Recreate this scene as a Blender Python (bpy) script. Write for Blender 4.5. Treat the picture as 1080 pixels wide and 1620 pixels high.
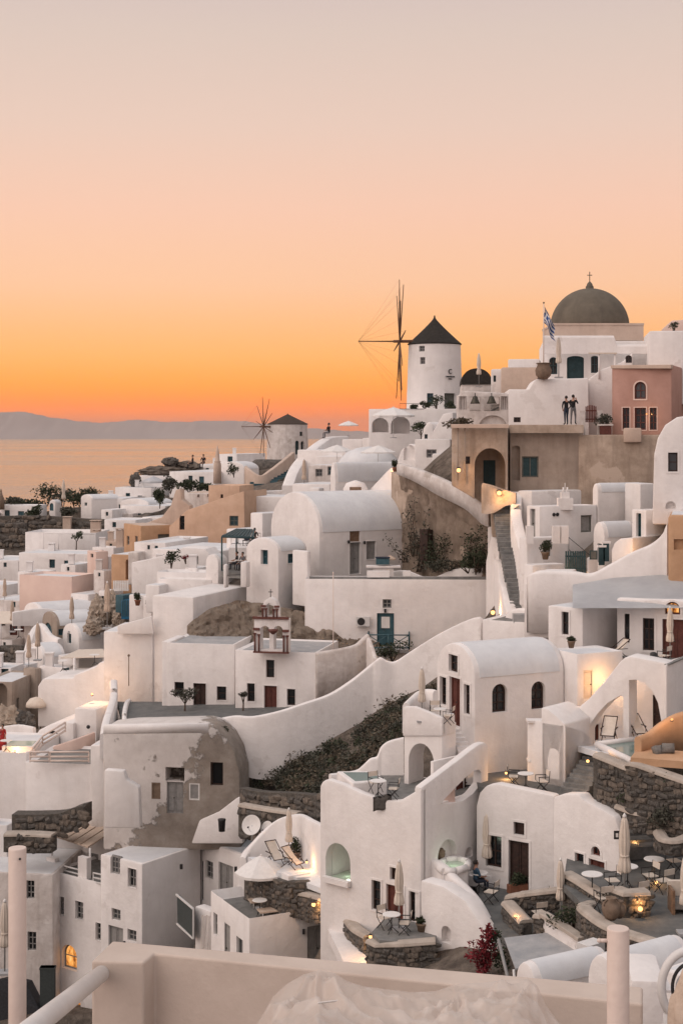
import bpy, bmesh, math, random
import numpy as np
from mathutils import Vector as V, Matrix, noise as mnoise
from mathutils.geometry import tessellate_polygon
for o in list(bpy.data.objects): bpy.data.objects.remove(o)
random.seed(7)
SC = bpy.context.scene
COL = SC.collection
R = math.radians
# ------------------------------------------------------------------ camera
F, CX, HY = 2340.0, 540.0, 690.0      # focal length and principal point in photograph pixels
cam = bpy.data.cameras.new('camera'); camo = bpy.data.objects.new('camera', cam); COL.objects.link(camo)
cam.sensor_fit = 'VERTICAL'; cam.sensor_height = 36.0; cam.lens = F / 1620 * 36
cam.shift_y = (HY - 810) / 1620.0
cam.clip_start = 0.5; cam.clip_end = 200000
camo.location = (0, 0, 0); camo.rotation_euler = (R(90), 0, 0)
SC.camera = camo
SC.render.resolution_x, SC.render.resolution_y = 682, 1024
SC.view_settings.view_transform = 'Standard'; SC.view_settings.look = 'None'
SC.view_settings.exposure = 0.0; SC.view_settings.gamma = 1.0
# ------------------------------------------------------------------ sky and sun
SUN_AZ, SUN_EL = R(-118), R(40)         # sun lamp as added soft fill from behind left: azimuth from +Y (ahead), elevation
W = bpy.data.worlds.new('World'); SC.world = W; W.use_nodes = True
nt = W.node_tree; nt.nodes.clear()
def nd(t, **k):
    n = nt.nodes.new(t)
    for a, b in k.items(): setattr(n, a, b)
    return n
def ramp(n, stops):
    cr = n.color_ramp
    while len(cr.elements) > 1: cr.elements.remove(cr.elements[-1])
    cr.elements[0].position = stops[0][0]; cr.elements[0].color = (*stops[0][1], 1)
    for p, c in stops[1:]:
        e = cr.elements.new(p); e.color = (*c, 1)
tc = nd('ShaderNodeTexCoord'); sep = nd('ShaderNodeSeparateXYZ'); nt.links.new(tc.outputs['Generated'], sep.inputs[0])
asn = nd('ShaderNodeMath', operation='ARCSINE'); nt.links.new(sep.outputs[2], asn.inputs[0])
scl = nd('ShaderNodeMath', operation='MULTIPLY'); scl.inputs[1].default_value = 2 / math.pi; nt.links.new(asn.outputs[0], scl.inputs[0])
d = lambda e: max(0, e / 90.0)
west = nd('ShaderNodeValToRGB'); ramp(west, [(0, (1.6, .28, .0)), (d(1.1), (1.5, .30, .0)), (d(1.9), (1.3, .41, .02)), (d(3.0), (1.12, .50, .13)), (d(5.8), (1.0, .585, .36)), (d(8.6), (.94, .59, .44)), (d(11.8), (.815, .597, .497)), (d(15.3), (.715, .573, .503)), (d(16.8), (.67, .54, .50)), (d(28), (.62, .56, .55)), (d(55), (.57, .58, .62)), (1, (.54, .57, .64))])
east = nd('ShaderNodeValToRGB'); ramp(east, [(0, (.62, .50, .50)), (d(6), (.80, .58, .53)), (d(14), (.80, .63, .57)), (d(28), (.72, .62, .60)), (d(55), (.59, .60, .63)), (1, (.54, .57, .64))])
nt.links.new(scl.outputs[0], west.inputs[0]); nt.links.new(scl.outputs[0], east.inputs[0])
azd = nd('ShaderNodeVectorMath', operation='DOT_PRODUCT'); nt.links.new(tc.outputs['Generated'], azd.inputs[0]); azd.inputs[1].default_value = (-.2, .98, 0)
azr = nd('ShaderNodeMapRange'); azr.interpolation_type = 'SMOOTHSTEP'; nt.links.new(azd.outputs['Value'], azr.inputs[0])
azr.inputs[1].default_value = -.7; azr.inputs[2].default_value = .85
mixs = nd('ShaderNodeMixRGB'); nt.links.new(azr.outputs[0], mixs.inputs[0]); nt.links.new(east.outputs[0], mixs.inputs[1]); nt.links.new(west.outputs[0], mixs.inputs[2])
bg1 = nd('ShaderNodeBackground'); bg1.inputs[1].default_value = 1.03; nt.links.new(mixs.outputs[0], bg1.inputs[0])
sky = nd('ShaderNodeTexSky'); sky.sky_type = 'NISHITA'; sky.sun_disc = False
sky.sun_elevation = R(3); sky.sun_rotation = R(-10); sky.altitude = 90; sky.dust_density = 1.5
bg2 = nd('ShaderNodeBackground'); bg2.inputs[1].default_value = 0.0015; nt.links.new(sky.outputs[0], bg2.inputs[0])
ads = nd('ShaderNodeAddShader'); nt.links.new(bg1.outputs[0], ads.inputs[0]); nt.links.new(bg2.outputs[0], ads.inputs[1])
wo = nd('ShaderNodeOutputWorld'); nt.links.new(ads.outputs[0], wo.inputs[0])
sl = bpy.data.lights.new('sun', 'SUN'); so = bpy.data.objects.new('sun', sl); COL.objects.link(so)
sl.energy = 1.65; sl.angle = R(70); sl.color = (1.0, .83, .73)
sdir = V((math.sin(SUN_AZ) * math.cos(SUN_EL), math.cos(SUN_AZ) * math.cos(SUN_EL), math.sin(SUN_EL)))
so.rotation_euler = sdir.to_track_quat('Z', 'Y').to_euler(); so.location = sdir * 100

# ------------------------------------------------------------------ materials
MATS = {}
def newmat(name):
    m = bpy.data.materials.new(name); m.use_nodes = True; m.node_tree.nodes.clear(); MATS[name] = m
    return m, m.node_tree
def principled(t, rough=.8, metal=0):
    p = t.nodes.new('ShaderNodeBsdfPrincipled'); o = t.nodes.new('ShaderNodeOutputMaterial')
    t.links.new(p.outputs[0], o.inputs[0]); p.inputs['Roughness'].default_value = rough; p.inputs['Metallic'].default_value = metal
    return p
def noise_n(t, scale, detail=4, rough=.6, vec=None):
    n = t.nodes.new('ShaderNodeTexNoise'); n.inputs['Scale'].default_value = scale; n.inputs['Detail'].default_value = detail; n.inputs['Roughness'].default_value = rough
    if vec: t.links.new(vec, n.inputs['Vector'])
    return n
def surf(name, c1, c2, scale=1.5, rough=.85, bump=.15, bscale=9, lo=.35, hi=.65, streak=None, patch=None, spec=.3, metal=0, bdist=.05):
    """two-tone noise colour, optional vertical streak stain colour, optional patch (colour, scale, threshold) of bare render"""
    m, t = newmat(name); p = principled(t, rough, metal); p.inputs['Specular IOR Level'].default_value = spec
    tcn = t.nodes.new('ShaderNodeTexCoord'); oc = tcn.outputs['Object']
    n = noise_n(t, scale, 6, .65, oc); r = t.nodes.new('ShaderNodeValToRGB'); ramp(r, [(lo, c1), (hi, c2)]); t.links.new(n.outputs[0], r.inputs[0])
    col = r.outputs[0]
    if streak:
        mp = t.nodes.new('ShaderNodeMapping'); mp.inputs['Scale'].default_value = (1.6, 1.6, .22); t.links.new(oc, mp.inputs[0])
        n2 = noise_n(t, 1.3, 5, .6, mp.outputs[0]); r2 = t.nodes.new('ShaderNodeValToRGB'); ramp(r2, [(.5, (0, 0, 0)), (.78, (1, 1, 1))]); t.links.new(n2.outputs[0], r2.inputs[0])
        mx = t.nodes.new('ShaderNodeMixRGB'); mx.inputs[2].default_value = (*streak[0], 1)
        mu = t.nodes.new('ShaderNodeMath'); mu.operation = 'MULTIPLY'; mu.inputs[1].default_value = streak[1]; t.links.new(r2.outputs[0], mu.inputs[0])
        t.links.new(mu.outputs[0], mx.inputs[0]); t.links.new(col, mx.inputs[1]); col = mx.outputs[0]
    if patch:
        n3 = noise_n(t, patch[1], 7, .6, oc); r3 = t.nodes.new('ShaderNodeValToRGB'); ramp(r3, [(patch[2], (0, 0, 0)), (patch[2] + .03, (1, 1, 1))]); t.links.new(n3.outputs[0], r3.inputs[0])
        mx = t.nodes.new('ShaderNodeMixRGB'); mx.inputs[2].default_value = (*patch[0], 1); t.links.new(r3.outputs[0], mx.inputs[0]); t.links.new(col, mx.inputs[1]); col = mx.outputs[0]
    t.links.new(col, p.inputs['Base Color'])
    if bump:
        b1 = noise_n(t, bscale, 5, .6, oc); bb = t.nodes.new('ShaderNodeBump'); bb.inputs['Strength'].default_value = bump; bb.inputs['Distance'].default_value = bdist
        t.links.new(b1.outputs[0], bb.inputs['Height']); t.links.new(bb.outputs[0], p.inputs['Normal'])
    return m
surf('white', (.735, .705, .69), (.81, .78, .765), .9, .93, .45, 2.2, streak=((.54, .49, .455), .24), bdist=.09, patch=((.70, .665, .645), .55, .62))
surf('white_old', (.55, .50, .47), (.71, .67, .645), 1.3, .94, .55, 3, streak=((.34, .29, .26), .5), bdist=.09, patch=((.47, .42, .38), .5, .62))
surf('white_roof', (.62, .63, .65), (.72, .73, .74), .6, .9, .3, 3, streak=((.5, .48, .47), .2))
surf('roof_grey', (.30, .31, .32), (.43, .42, .42), 1.3, .92, .3, 6)
surf('grey_wall', (.36, .35, .345), (.45, .44, .43), .8, .92, .3, 5, streak=((.25, .23, .22), .4))
surf('beige', (.50, .39, .32), (.60, .48, .40), .8, .92, .3, 5, streak=((.36, .28, .23), .35))
surf('ochre', (.46, .285, .17), (.55, .35, .22), .9, .92, .3, 5, streak=((.42, .24, .15), .3))
surf('ochre_pale', (.56, .38, .27), (.64, .45, .33), .9, .92, .3, 5, streak=((.42, .28, .20), .3))
surf('pink', (.40, .235, .19), (.47, .285, .235), .9, .92, .3, 5, streak=((.42, .24, .2), .3))
surf('pale_pink', (.66, .50, .44), (.72, .56, .49), .8, .92, .3, 5)
surf('old_plaster', (.33, .26, .205), (.49, .395, .32), 1.0, .95, .6, 5, streak=((.17, .13, .105), .6), patch=((.50, .41, .34), .45, .58))
surf('brown_wall', (.30, .245, .205), (.40, .33, .275), .7, .95, .45, 5, streak=((.17, .13, .11), .5))
def ruinmat():
    """bare grey-brown render showing where the limewash has fallen off, ragged at two scales"""
    m, t = newmat('ruin'); p = principled(t, .95); tcn = t.nodes.new('ShaderNodeTexCoord'); oc = tcn.outputs['Object']
    def rmp(n, st): r = t.nodes.new('ShaderNodeValToRGB'); ramp(r, st); t.links.new(n, r.inputs[0]); return r.outputs[0]
    big, fine, mot = noise_n(t, .28, 3, .5, oc), noise_n(t, 1.6, 9, .72, oc), noise_n(t, 1.1, 8, .7, oc)
    sx = t.nodes.new('ShaderNodeSeparateXYZ'); t.links.new(oc, sx.inputs[0])
    def mth(op, a, b):
        n = t.nodes.new('ShaderNodeMath'); n.operation = op
        for i, q in enumerate((a, b)):
            if isinstance(q, (int, float)): n.inputs[i].default_value = q
            else: t.links.new(q, n.inputs[i])
        return n.outputs[0]
    f = mth('ADD', mth('ADD', big.outputs[0], mth('MULTIPLY', fine.outputs[0], .55)), mth('MULTIPLY', sx.outputs[0], .045))
    f = mth('SUBTRACT', f, mth('MULTIPLY', sx.outputs[2], .018))
    mask = rmp(f, [(.71, (0, 0, 0)), (.75, (1, 1, 1))])
    wh = rmp(mot.outputs[0], [(.3, (.55, .51, .485)), (.7, (.70, .665, .64))]); br = rmp(mot.outputs[0], [(.25, (.19, .16, .138)), (.5, (.29, .25, .215)), (.75, (.39, .35, .31))])
    mx = t.nodes.new('ShaderNodeMixRGB'); t.links.new(mask, mx.inputs[0]); t.links.new(wh, mx.inputs[1]); t.links.new(br, mx.inputs[2]); t.links.new(mx.outputs[0], p.inputs['Base Color'])
    bu = t.nodes.new('ShaderNodeBump'); bu.inputs['Strength'].default_value = .8; bu.inputs['Distance'].default_value = .06; bu.invert = True
    hh = mth('ADD', mask, mth('MULTIPLY', mot.outputs[0], .8)); t.links.new(hh, bu.inputs['Height']); t.links.new(bu.outputs[0], p.inputs['Normal'])
ruinmat()
surf('rock', (.075, .06, .05), (.20, .165, .135), 1.4, .95, 1.0, 3.2, bdist=.25)
surf('rock_pale', (.29, .235, .19), (.45, .375, .305), .8, .95, .9, 2.6, bdist=.2)
surf('stone', (.06, .056, .053), (.15, .135, .12), 2.2, .9, .6, 9)
surf('stone_b', (.10, .085, .072), (.21, .175, .145), 2.2, .9, .6, 9)
surf('mortar', (.07, .064, .058), (.13, .115, .10), 5, .95, .7, 20)
surf('cap', (.36, .31, .265), (.48, .42, .365), 1.6, .92, .4, 9)
surf('paving', (.15, .15, .145), (.24, .235, .225), 1.6, .85, .35, 14)
surf('paving_dark', (.10, .105, .105), (.16, .16, .155), 1.6, .85, .35, 14)
surf('step_stone', (.14, .145, .145), (.24, .24, .235), 2.5, .88, .4, 12)
surf('thatch', (.022, .02, .018), (.055, .048, .042), 8, .95, 1.0, 30, bdist=.08)
surf('thatch_brown', (.05, .035, .028), (.10, .075, .06), 8, .95, 1.0, 30, bdist=.08)
surf('parapet_paint', (.52, .435, .375), (.60, .51, .445), 2.5, .9, .25, 30, bdist=.01)
surf('dome', (.115, .10, .08), (.16, .14, .11), .9, .9, .3, 7, streak=((.09, .08, .07), .5))
surf('wood_dark', (.030, .018, .015), (.055, .030, .024), 6, .6, .2, 30)
surf('wood_red', (.085, .027, .022), (.13, .045, .034), 6, .6, .2, 30)
surf('wood_grey', (.24, .235, .23), (.31, .30, .29), 5, .75, .2, 30)
surf('wood_brown', (.16, .10, .065), (.25, .165, .11), 6, .7, .3, 30)
surf('wood_pole', (.10, .05, .032), (.17, .09, .058), 6, .8, .3, 30)
surf('teal', (.035, .085, .105), (.05, .115, .14), 5, .6, .2, 25)
surf('teal_dark', (.018, .045, .052), (.03, .065, .075), 5, .6, .2, 25)
surf('green_grey', (.10, .105, .095), (.15, .15, .135), 5, .7, .2, 25)
surf('blue', (.015, .11, .22), (.025, .15, .28), 5, .5, .2, 25)
surf('metal_dark', (.02, .02, .022), (.045, .042, .042), 8, .5, .1, 40)
surf('metal_white', (.62, .61, .60), (.70, .69, .68), 4, .45, .05, 30)
surf('paint_cream', (.66, .55, .49), (.72, .61, .55), 3, .55, .12, 25)
surf('steel', (.42, .43, .45), (.50, .51, .53), 3, .4, .08, 30)
surf('fabric', (.62, .54, .46), (.70, .62, .54), 5, .95, .25, 60)
surf('fabric_white', (.70, .68, .66), (.77, .75, .73), 5, .95, .2, 60)
surf('fabric_grey', (.16, .15, .14), (.24, .225, .21), 6, .95, .4, 60)
surf('canvas_tan', (.50, .39, .31), (.58, .47, .38), 4, .95, .3, 50)
surf('terracotta', (.20, .085, .05), (.28, .12, .075), 5, .85, .3, 25)
surf('clay', (.16, .115, .085), (.24, .175, .13), 5, .85, .3, 25)
surf('bell_trim', (.125, .05, .042), (.17, .072, .06), 5, .8, .2, 25)
surf('bronze', (.05, .048, .04), (.09, .08, .062), 6, .45, .1, 30, metal=.7)
surf('leaf', (.022, .032, .018), (.065, .075, .042), 3, .8, 0)
surf('leaf_grey', (.045, .046, .036), (.10, .098, .076), 3, .85, 0)
surf('leaf_dry', (.07, .058, .042), (.16, .13, .095), 3, .9, 0)
surf('leaf_red', (.12, .012, .018), (.22, .028, .035), 3, .8, 0)
surf('bark', (.05, .035, .026), (.11, .08, .06), 6, .95, .6, 20)
surf('skin', (.36, .20, .14), (.40, .23, .165), 4, .6, .05, 20)
surf('hair', (.012, .009, .008), (.03, .022, .018), 30, .6, .4, 60)
surf('cloth_black', (.012, .012, .014), (.025, .025, .028), 8, .9, .2, 30)
surf('cloth_navy', (.018, .026, .045), (.03, .042, .065), 8, .9, .2, 30)
surf('cloth_blue', (.035, .075, .12), (.05, .10, .16), 8, .9, .2, 30)
surf('cloth_red', (.25, .02, .022), (.36, .035, .035), 8, .9, .2, 30)
surf('cloth_white', (.62, .60, .58), (.70, .68, .66), 8, .9, .2, 30)
surf('cloth_grey', (.12, .12, .13), (.18, .18, .19), 8, .9, .2, 30)
surf('flag_blue', (.02, .06, .20), (.03, .08, .25), 5, .9, .1, 30)
surf('sign_ink', (.03, .03, .032), (.045, .045, .045), 8, .8, 0)
surf('far_hill', (.34, .30, .285), (.42, .37, .35), .0006, .95, 0)
surf('screen_mesh', (.045, .055, .055), (.06, .07, .07), 9, .8, .2, 60)
def glass(name, col, rough=.12):
    m, t = newmat(name); p = principled(t, rough); p.inputs['Base Color'].default_value = (*col, 1); p.inputs['Specular IOR Level'].default_value = .5
    n = noise_n(t, 1.2, 2); b = t.nodes.new('ShaderNodeBump'); b.inputs['Strength'].default_value = .08; t.links.new(n.outputs[0], b.inputs['Height']); t.links.new(b.outputs[0], p.inputs['Normal'])
glass('glass', (.012, .014, .016)); glass('glass_teal', (.015, .055, .07)); glass('glass_grey', (.06, .065, .07))
glass('pool', (.16, .23, .21), .05); glass('pool_pale', (.42, .50, .41), .05)
def emis(name, col, st):
    m, t = newmat(name); e = t.nodes.new('ShaderNodeEmission'); e.inputs[0].default_value = (*col, 1); e.inputs[1].default_value = st
    o = t.nodes.new('ShaderNodeOutputMaterial'); t.links.new(e.outputs[0], o.inputs[0])
emis('bulb', (1, .47, .16), 3.2); emis('lit_window', (1, .45, .12), 1.6); emis('bulb_dim', (1, .42, .14), 1.8)
# lit glass with a mottled interior
def litglass():
    m, t = newmat('lit_glass'); n = noise_n(t, 2.5, 3); r = t.nodes.new('ShaderNodeValToRGB'); ramp(r, [(.35, (.25, .06, .01)), (.55, (1, .42, .10)), (.7, (1, .62, .25))]); t.links.new(n.outputs[0], r.inputs[0])
    e = t.nodes.new('ShaderNodeEmission'); e.inputs[1].default_value = 1.1; t.links.new(r.outputs[0], e.inputs[0]); o = t.nodes.new('ShaderNodeOutputMaterial'); t.links.new(e.outputs[0], o.inputs[0])
litglass()
def gauze():
    m, t = newmat('gauze'); o = t.nodes.new('ShaderNodeOutputMaterial')
    df = t.nodes.new('ShaderNodeBsdfDiffuse'); df.inputs[0].default_value = (.80, .74, .69, 1)
    tl = t.nodes.new('ShaderNodeBsdfTranslucent'); tl.inputs[0].default_value = (.82, .74, .68, 1)
    tr = t.nodes.new('ShaderNodeBsdfTransparent'); gl = t.nodes.new('ShaderNodeBsdfGlossy'); gl.inputs['Roughness'].default_value = .45; gl.inputs[0].default_value = (.9, .8, .74, 1)
    m1 = t.nodes.new('ShaderNodeMixShader'); m1.inputs[0].default_value = .42; t.links.new(df.outputs[0], m1.inputs[1]); t.links.new(tl.outputs[0], m1.inputs[2])
    m2 = t.nodes.new('ShaderNodeMixShader'); m2.inputs[0].default_value = .10; t.links.new(m1.outputs[0], m2.inputs[1]); t.links.new(gl.outputs[0], m2.inputs[2])
    m3 = t.nodes.new('ShaderNodeMixShader'); m3.inputs[0].default_value = .48; t.links.new(m2.outputs[0], m3.inputs[1]); t.links.new(tr.outputs[0], m3.inputs[2])
    t.links.new(m3.outputs[0], o.inputs[0])
gauze()
def seamat():
    m, t = newmat('sea'); p = principled(t, .2); p.inputs['Base Color'].default_value = (.14, .135, .13, 1); p.inputs['Specular IOR Level'].default_value = 1.0; p.inputs['IOR'].default_value = 1.7
    tcn = t.nodes.new('ShaderNodeTexCoord')
    def mapped(sc): mp = t.nodes.new('ShaderNodeMapping'); mp.inputs['Scale'].default_value = sc; t.links.new(tcn.outputs['Object'], mp.inputs[0]); return mp.outputs[0]
    n = noise_n(t, 1.0, 8, .62, mapped((.05, .018, .05))); b = t.nodes.new('ShaderNodeBump'); b.inputs['Strength'].default_value = 1.0; b.inputs['Distance'].default_value = 1.6
    n2 = noise_n(t, 1.0, 6, .7, mapped((.02, .0045, .02))); b2 = t.nodes.new('ShaderNodeBump'); b2.inputs['Strength'].default_value = 1.0; b2.inputs['Distance'].default_value = 7
    t.links.new(n.outputs[0], b.inputs['Height']); t.links.new(n2.outputs[0], b2.inputs['Height']); t.links.new(b2.outputs[0], b.inputs['Normal']); t.links.new(b.outputs[0], p.inputs['Normal'])
    n3 = noise_n(t, 1.0, 4, .6, mapped((.0006, .0016, .001))); mr = t.nodes.new('ShaderNodeMapRange'); t.links.new(n3.outputs[0], mr.inputs[0]); mr.inputs[1].default_value = .3; mr.inputs[2].default_value = .7; mr.inputs[3].default_value = .10; mr.inputs[4].default_value = .22; t.links.new(mr.outputs[0], p.inputs['Roughness'])
seamat()

# ------------------------------------------------------------------ geometry helpers
def P(px, py, Y): return V(((px - CX) / F * Y, Y, (HY - py) / F * Y))
def onz(px, py, z): return P(px, py, -z * F / (py - HY))
def zat(py, Y): return (HY - py) / F * Y
def tag(o, label=None, cat=None, group=None, kind=None):
    if label: o['label'] = label
    if cat: o['category'] = cat
    if group: o['group'] = group
    if kind: o['kind'] = kind
    return o
def link(name, me, parent=None, loc=(0, 0, 0)):
    o = bpy.data.objects.new(name, me); COL.objects.link(o); o.location = loc
    if parent: o.parent = parent
    return o
def setmat(me, mats):
    for m in ([mats] if isinstance(mats, str) else mats): me.materials.append(MATS[m])
def bm2obj(name, bm, mats, parent=None, off=None, smooth=False, loc=(0, 0, 0)):
    if off is not None: bmesh.ops.translate(bm, verts=bm.verts, vec=-V(off))
    me = bpy.data.meshes.new(name); bm.to_mesh(me); bm.free(); setmat(me, mats)
    if smooth:
        for p in me.polygons: p.use_smooth = True
    return link(name, me, parent, loc)
def empty(name, loc):
    o = bpy.data.objects.new(name, None); COL.objects.link(o); o.location = loc; o.empty_display_size = .2
    return o
def bx(bm, c, s, rot=None, mi=0):
    """box centred c with full sizes s, rotation matrix rot"""
    vs = []
    for x in (-.5, .5):
        for y in (-.5, .5):
            for z in (-.5, .5):
                v = V((x * s[0], y * s[1], z * s[2]))
                if rot: v = rot @ v
                vs.append(bm.verts.new(v + V(c)))
    for f in ((0, 1, 3, 2), (4, 6, 7, 5), (0, 4, 5, 1), (2, 3, 7, 6), (0, 2, 6, 4), (1, 5, 7, 3)):
        fc = bm.faces.new([vs[i] for i in f]); fc.material_index = mi
def tube(bm, a, b, r0, r1=None, n=8, mi=0):
    a, b = V(a), V(b); r1 = r0 if r1 is None else r1
    ax = (b - a).normalized(); u = ax.orthogonal().normalized(); w = ax.cross(u)
    A, Bv = [], []
    for i in range(n):
        t = 2 * math.pi * i / n; dd = u * math.cos(t) + w * math.sin(t)
        A.append(bm.verts.new(a + dd * r0)); Bv.append(bm.verts.new(b + dd * r1))
    for i in range(n):
        f = bm.faces.new((A[i], A[(i + 1) % n], Bv[(i + 1) % n], Bv[i])); f.material_index = mi; f.smooth = n > 5
    bm.faces.new(A[::-1]).material_index = mi; bm.faces.new(Bv).material_index = mi
def lathe(bm, prof, n=24, c=(0, 0, 0), mi=0, fold=None):
    """prof list of (radius, z); fold=(count, depth) pleats"""
    rings = []
    for r, z in prof:
        ring = []
        for i in range(n):
            t = 2 * math.pi * i / n; rr = r
            if fold: rr = r * (1 - fold[1] * (.5 - .5 * math.cos(fold[0] * t)))
            ring.append(bm.verts.new(V(c) + V((rr * math.cos(t), rr * math.sin(t), z))))
        rings.append(ring)
    for a, b in zip(rings, rings[1:]):
        for i in range(n):
            f = bm.faces.new((a[i], a[(i + 1) % n], b[(i + 1) % n], b[i])); f.material_index = mi; f.smooth = True
    bm.faces.new(rings[0][::-1]).material_index = mi; bm.faces.new(rings[-1]).material_index = mi
def poly_prism(bm, pts, ext, mi=0):
    """closed prism from planar polygon pts extruded by ext (concave allowed)"""
    n = len(pts); A = [bm.verts.new(p) for p in pts]; Bv = [bm.verts.new(V(p) + ext) for p in pts]
    fs = [bm.faces.new(A), bm.faces.new(Bv[::-1])]
    for i in range(n): fs.append(bm.faces.new((A[i], Bv[i], Bv[(i + 1) % n], A[(i + 1) % n])))
    for f in fs: f.material_index = mi
    return fs
def bevel_sharp(bm, w, seg=2, ang=.6):
    es = [e for e in bm.edges if len(e.link_faces) == 2 and e.calc_face_angle(0) > ang]
    if es and w > 0: bmesh.ops.bevel(bm, geom=es, offset=w, segments=seg, profile=.5, affect='EDGES', clamp_overlap=True)
FLOORS = []
FOOT = []     # block footprints (corner, dl, dr, lengths, z0, z1) the ground must stay below
CUTS = []     # (body object, [cutter (pts, ext)...])
class Face:
    def __init__(s, o, d, n): s.o, s.d, s.n = V((o[0], o[1])), V(d), V(n)
    def hit(s, px, py):
        u = (px - CX) / F; t = s.o.dot(s.n) / (u * s.n.x + s.n.y)
        x, y = t * u, t
        return (V((x, y)) - s.o).dot(s.d), (HY - py) / F * t
    def pt(s, a, z, off=0):
        q = s.o + s.d * a + s.n * off
        return V((q.x, q.y, z))
    def n3(s): return V((s.n.x, s.n.y, 0))
    def d3(s): return V((s.d.x, s.d.y, 0))
def reach(C, dvec, px):
    u = (px - CX) / F
    t = (u * C.y - C.x) / (dvec.x - u * dvec.y)
    return t if 0.05 < t < 60 else 25.0
def frame_dirs(a):
    a = R(a); return V((-math.cos(a), math.sin(a))), V((math.sin(a), math.cos(a))), V((-math.sin(a), -math.cos(a))), V((math.cos(a), -math.sin(a)))
class Body: pass
class Thing:
    def __init__(s, name, label, cat, px, py, Y, group=None):
        s.loc = P(px, py, Y); s.root = empty(name, s.loc); tag(s.root, label, cat, group)
    def add(s, name, bm, mats, parent=None, smooth=False): return bm2obj(name, bm, mats, parent or s.root, s.loc, smooth)
    def block(s, c, Y, top, bot, l, r, a, m='white', bevel=.10, roof='white_roof', parapet=0, name='wall', crown=None, axis='R'):
        """corner block: vertical corner at pixel c, depth Y; left face reaches pixel l, right face pixel r (or ('m', metres))"""
        C = V(((c - CX) / F * Y, Y)); dl, dr, nl, nr = frame_dirs(a)
        Lm = l[1] if isinstance(l, tuple) else reach(C, dl, l); Rm = r[1] if isinstance(r, tuple) else reach(C, dr, r)
        z1, z0 = zat(top, Y), zat(bot, Y); b = Body(); b.L, b.R = Face(C, dl, nl), Face(C, dr, nr); b.Lm, b.Rm, b.z0, b.z1 = Lm, Rm, z0, z1; b.a = a
        FOOT.append((C.copy(), dl, dr, Lm, Rm, z0, z1))
        bm = bmesh.new(); D3l, D3r = V((dl.x, dl.y, 0)), V((dr.x, dr.y, 0)); C3 = V((C.x, C.y, 0)); UP = V((0, 0, 1))
        if crown:
            Wd, dd, ex, Ln = (Lm, D3l, D3r, Rm) if axis == 'R' else (Rm, D3r, D3l, Lm)
            prof = [(0, z0), (Wd, z0)] + [(Wd / 2 + Wd / 2 * math.cos(t), z1 + crown * math.sin(t)) for t in [math.pi * i / 18 for i in range(19)]]
            poly_prism(bm, [C3 + dd * q + UP * z for q, z in prof], ex * Ln)
        else:
            poly_prism(bm, [C3 + UP * z0, C3 + D3l * Lm + UP * z0, C3 + D3l * Lm + UP * z1, C3 + UP * z1], D3r * Rm)
        bmesh.ops.recalc_face_normals(bm, faces=bm.faces)
        if parapet:
            tf = [f for f in bm.faces if f.normal.z > .9]
            bmesh.ops.inset_region(bm, faces=tf, thickness=.24, use_even_offset=True)
            bmesh.ops.translate(bm, verts=list({v for f in tf for v in f.verts}), vec=(0, 0, -parapet))
        bevel_sharp(bm, bevel, 2)
        bmesh.ops.recalc_face_normals(bm, faces=bm.faces)
        b.ob = s.add(name, bm, m); b.cuts = []; CUTS.append(b); b.T = s
        if crown and roof:      # slightly proud whitewashed shell behind the gable
            bm = bmesh.new(); g = .28; k = 16
            tt = [math.pi * i / k for i in range(k + 1)]
            o1 = [(Wd / 2 + (Wd / 2 + .035) * math.cos(t), z1 - .02 + (crown + .05) * math.sin(t)) for t in tt]
            o2 = [(Wd / 2 + (Wd / 2 - .1) * math.cos(t), z1 - .02 + (crown - .1) * math.sin(t)) for t in tt]
            poly = [C3 + dd * q + UP * z + ex * g for q, z in o1 + o2[::-1]]
            poly_prism(bm, poly, ex * (Ln - 2 * g)); bmesh.ops.recalc_face_normals(bm, faces=bm.faces); bmesh.ops.triangulate(bm, faces=[f for f in bm.faces if len(f.verts) > 4])
            ro = s.add('roof', bm, roof)
        elif roof:
            bm = bmesh.new(); q = .28 if parapet else .16; zz = z1 - parapet + .012
            poly_prism(bm, [C3 + D3l * q + D3r * q + UP * zz, C3 + D3l * (Lm - q) + D3r * q + UP * zz, C3 + D3l * (Lm - q) + D3r * (Rm - q) + UP * zz, C3 + D3l * q + D3r * (Rm - q) + UP * zz], UP * -.05)
            bmesh.ops.recalc_face_normals(bm, faces=bm.faces); s.add('roof', bm, roof)
        return b
    def prof(s, c, Y, a, poly, D, m='white', bevel=.10, name='wall', side='L'):
        """facade outline poly traced in pixels on the plane through (c, Y), thickness D metres"""
        C = V(((c - CX) / F * Y, Y)); dl, dr, nl, nr = frame_dirs(a); b = Body(); b.L, b.R = Face(C, dl, nl), Face(C, dr, nr); fc = b.L if side == 'L' else b.R
        pts = [fc.pt(*fc.hit(x, y)) for x, y in poly]
        bm = bmesh.new(); poly_prism(bm, pts, -fc.n3() * D); bmesh.ops.recalc_face_normals(bm, faces=bm.faces); bevel_sharp(bm, bevel, 2, .5)
        b.ob = s.add(name, bm, m); b.cuts = []; CUTS.append(b); b.T = s; b.a = a
        return b
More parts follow.
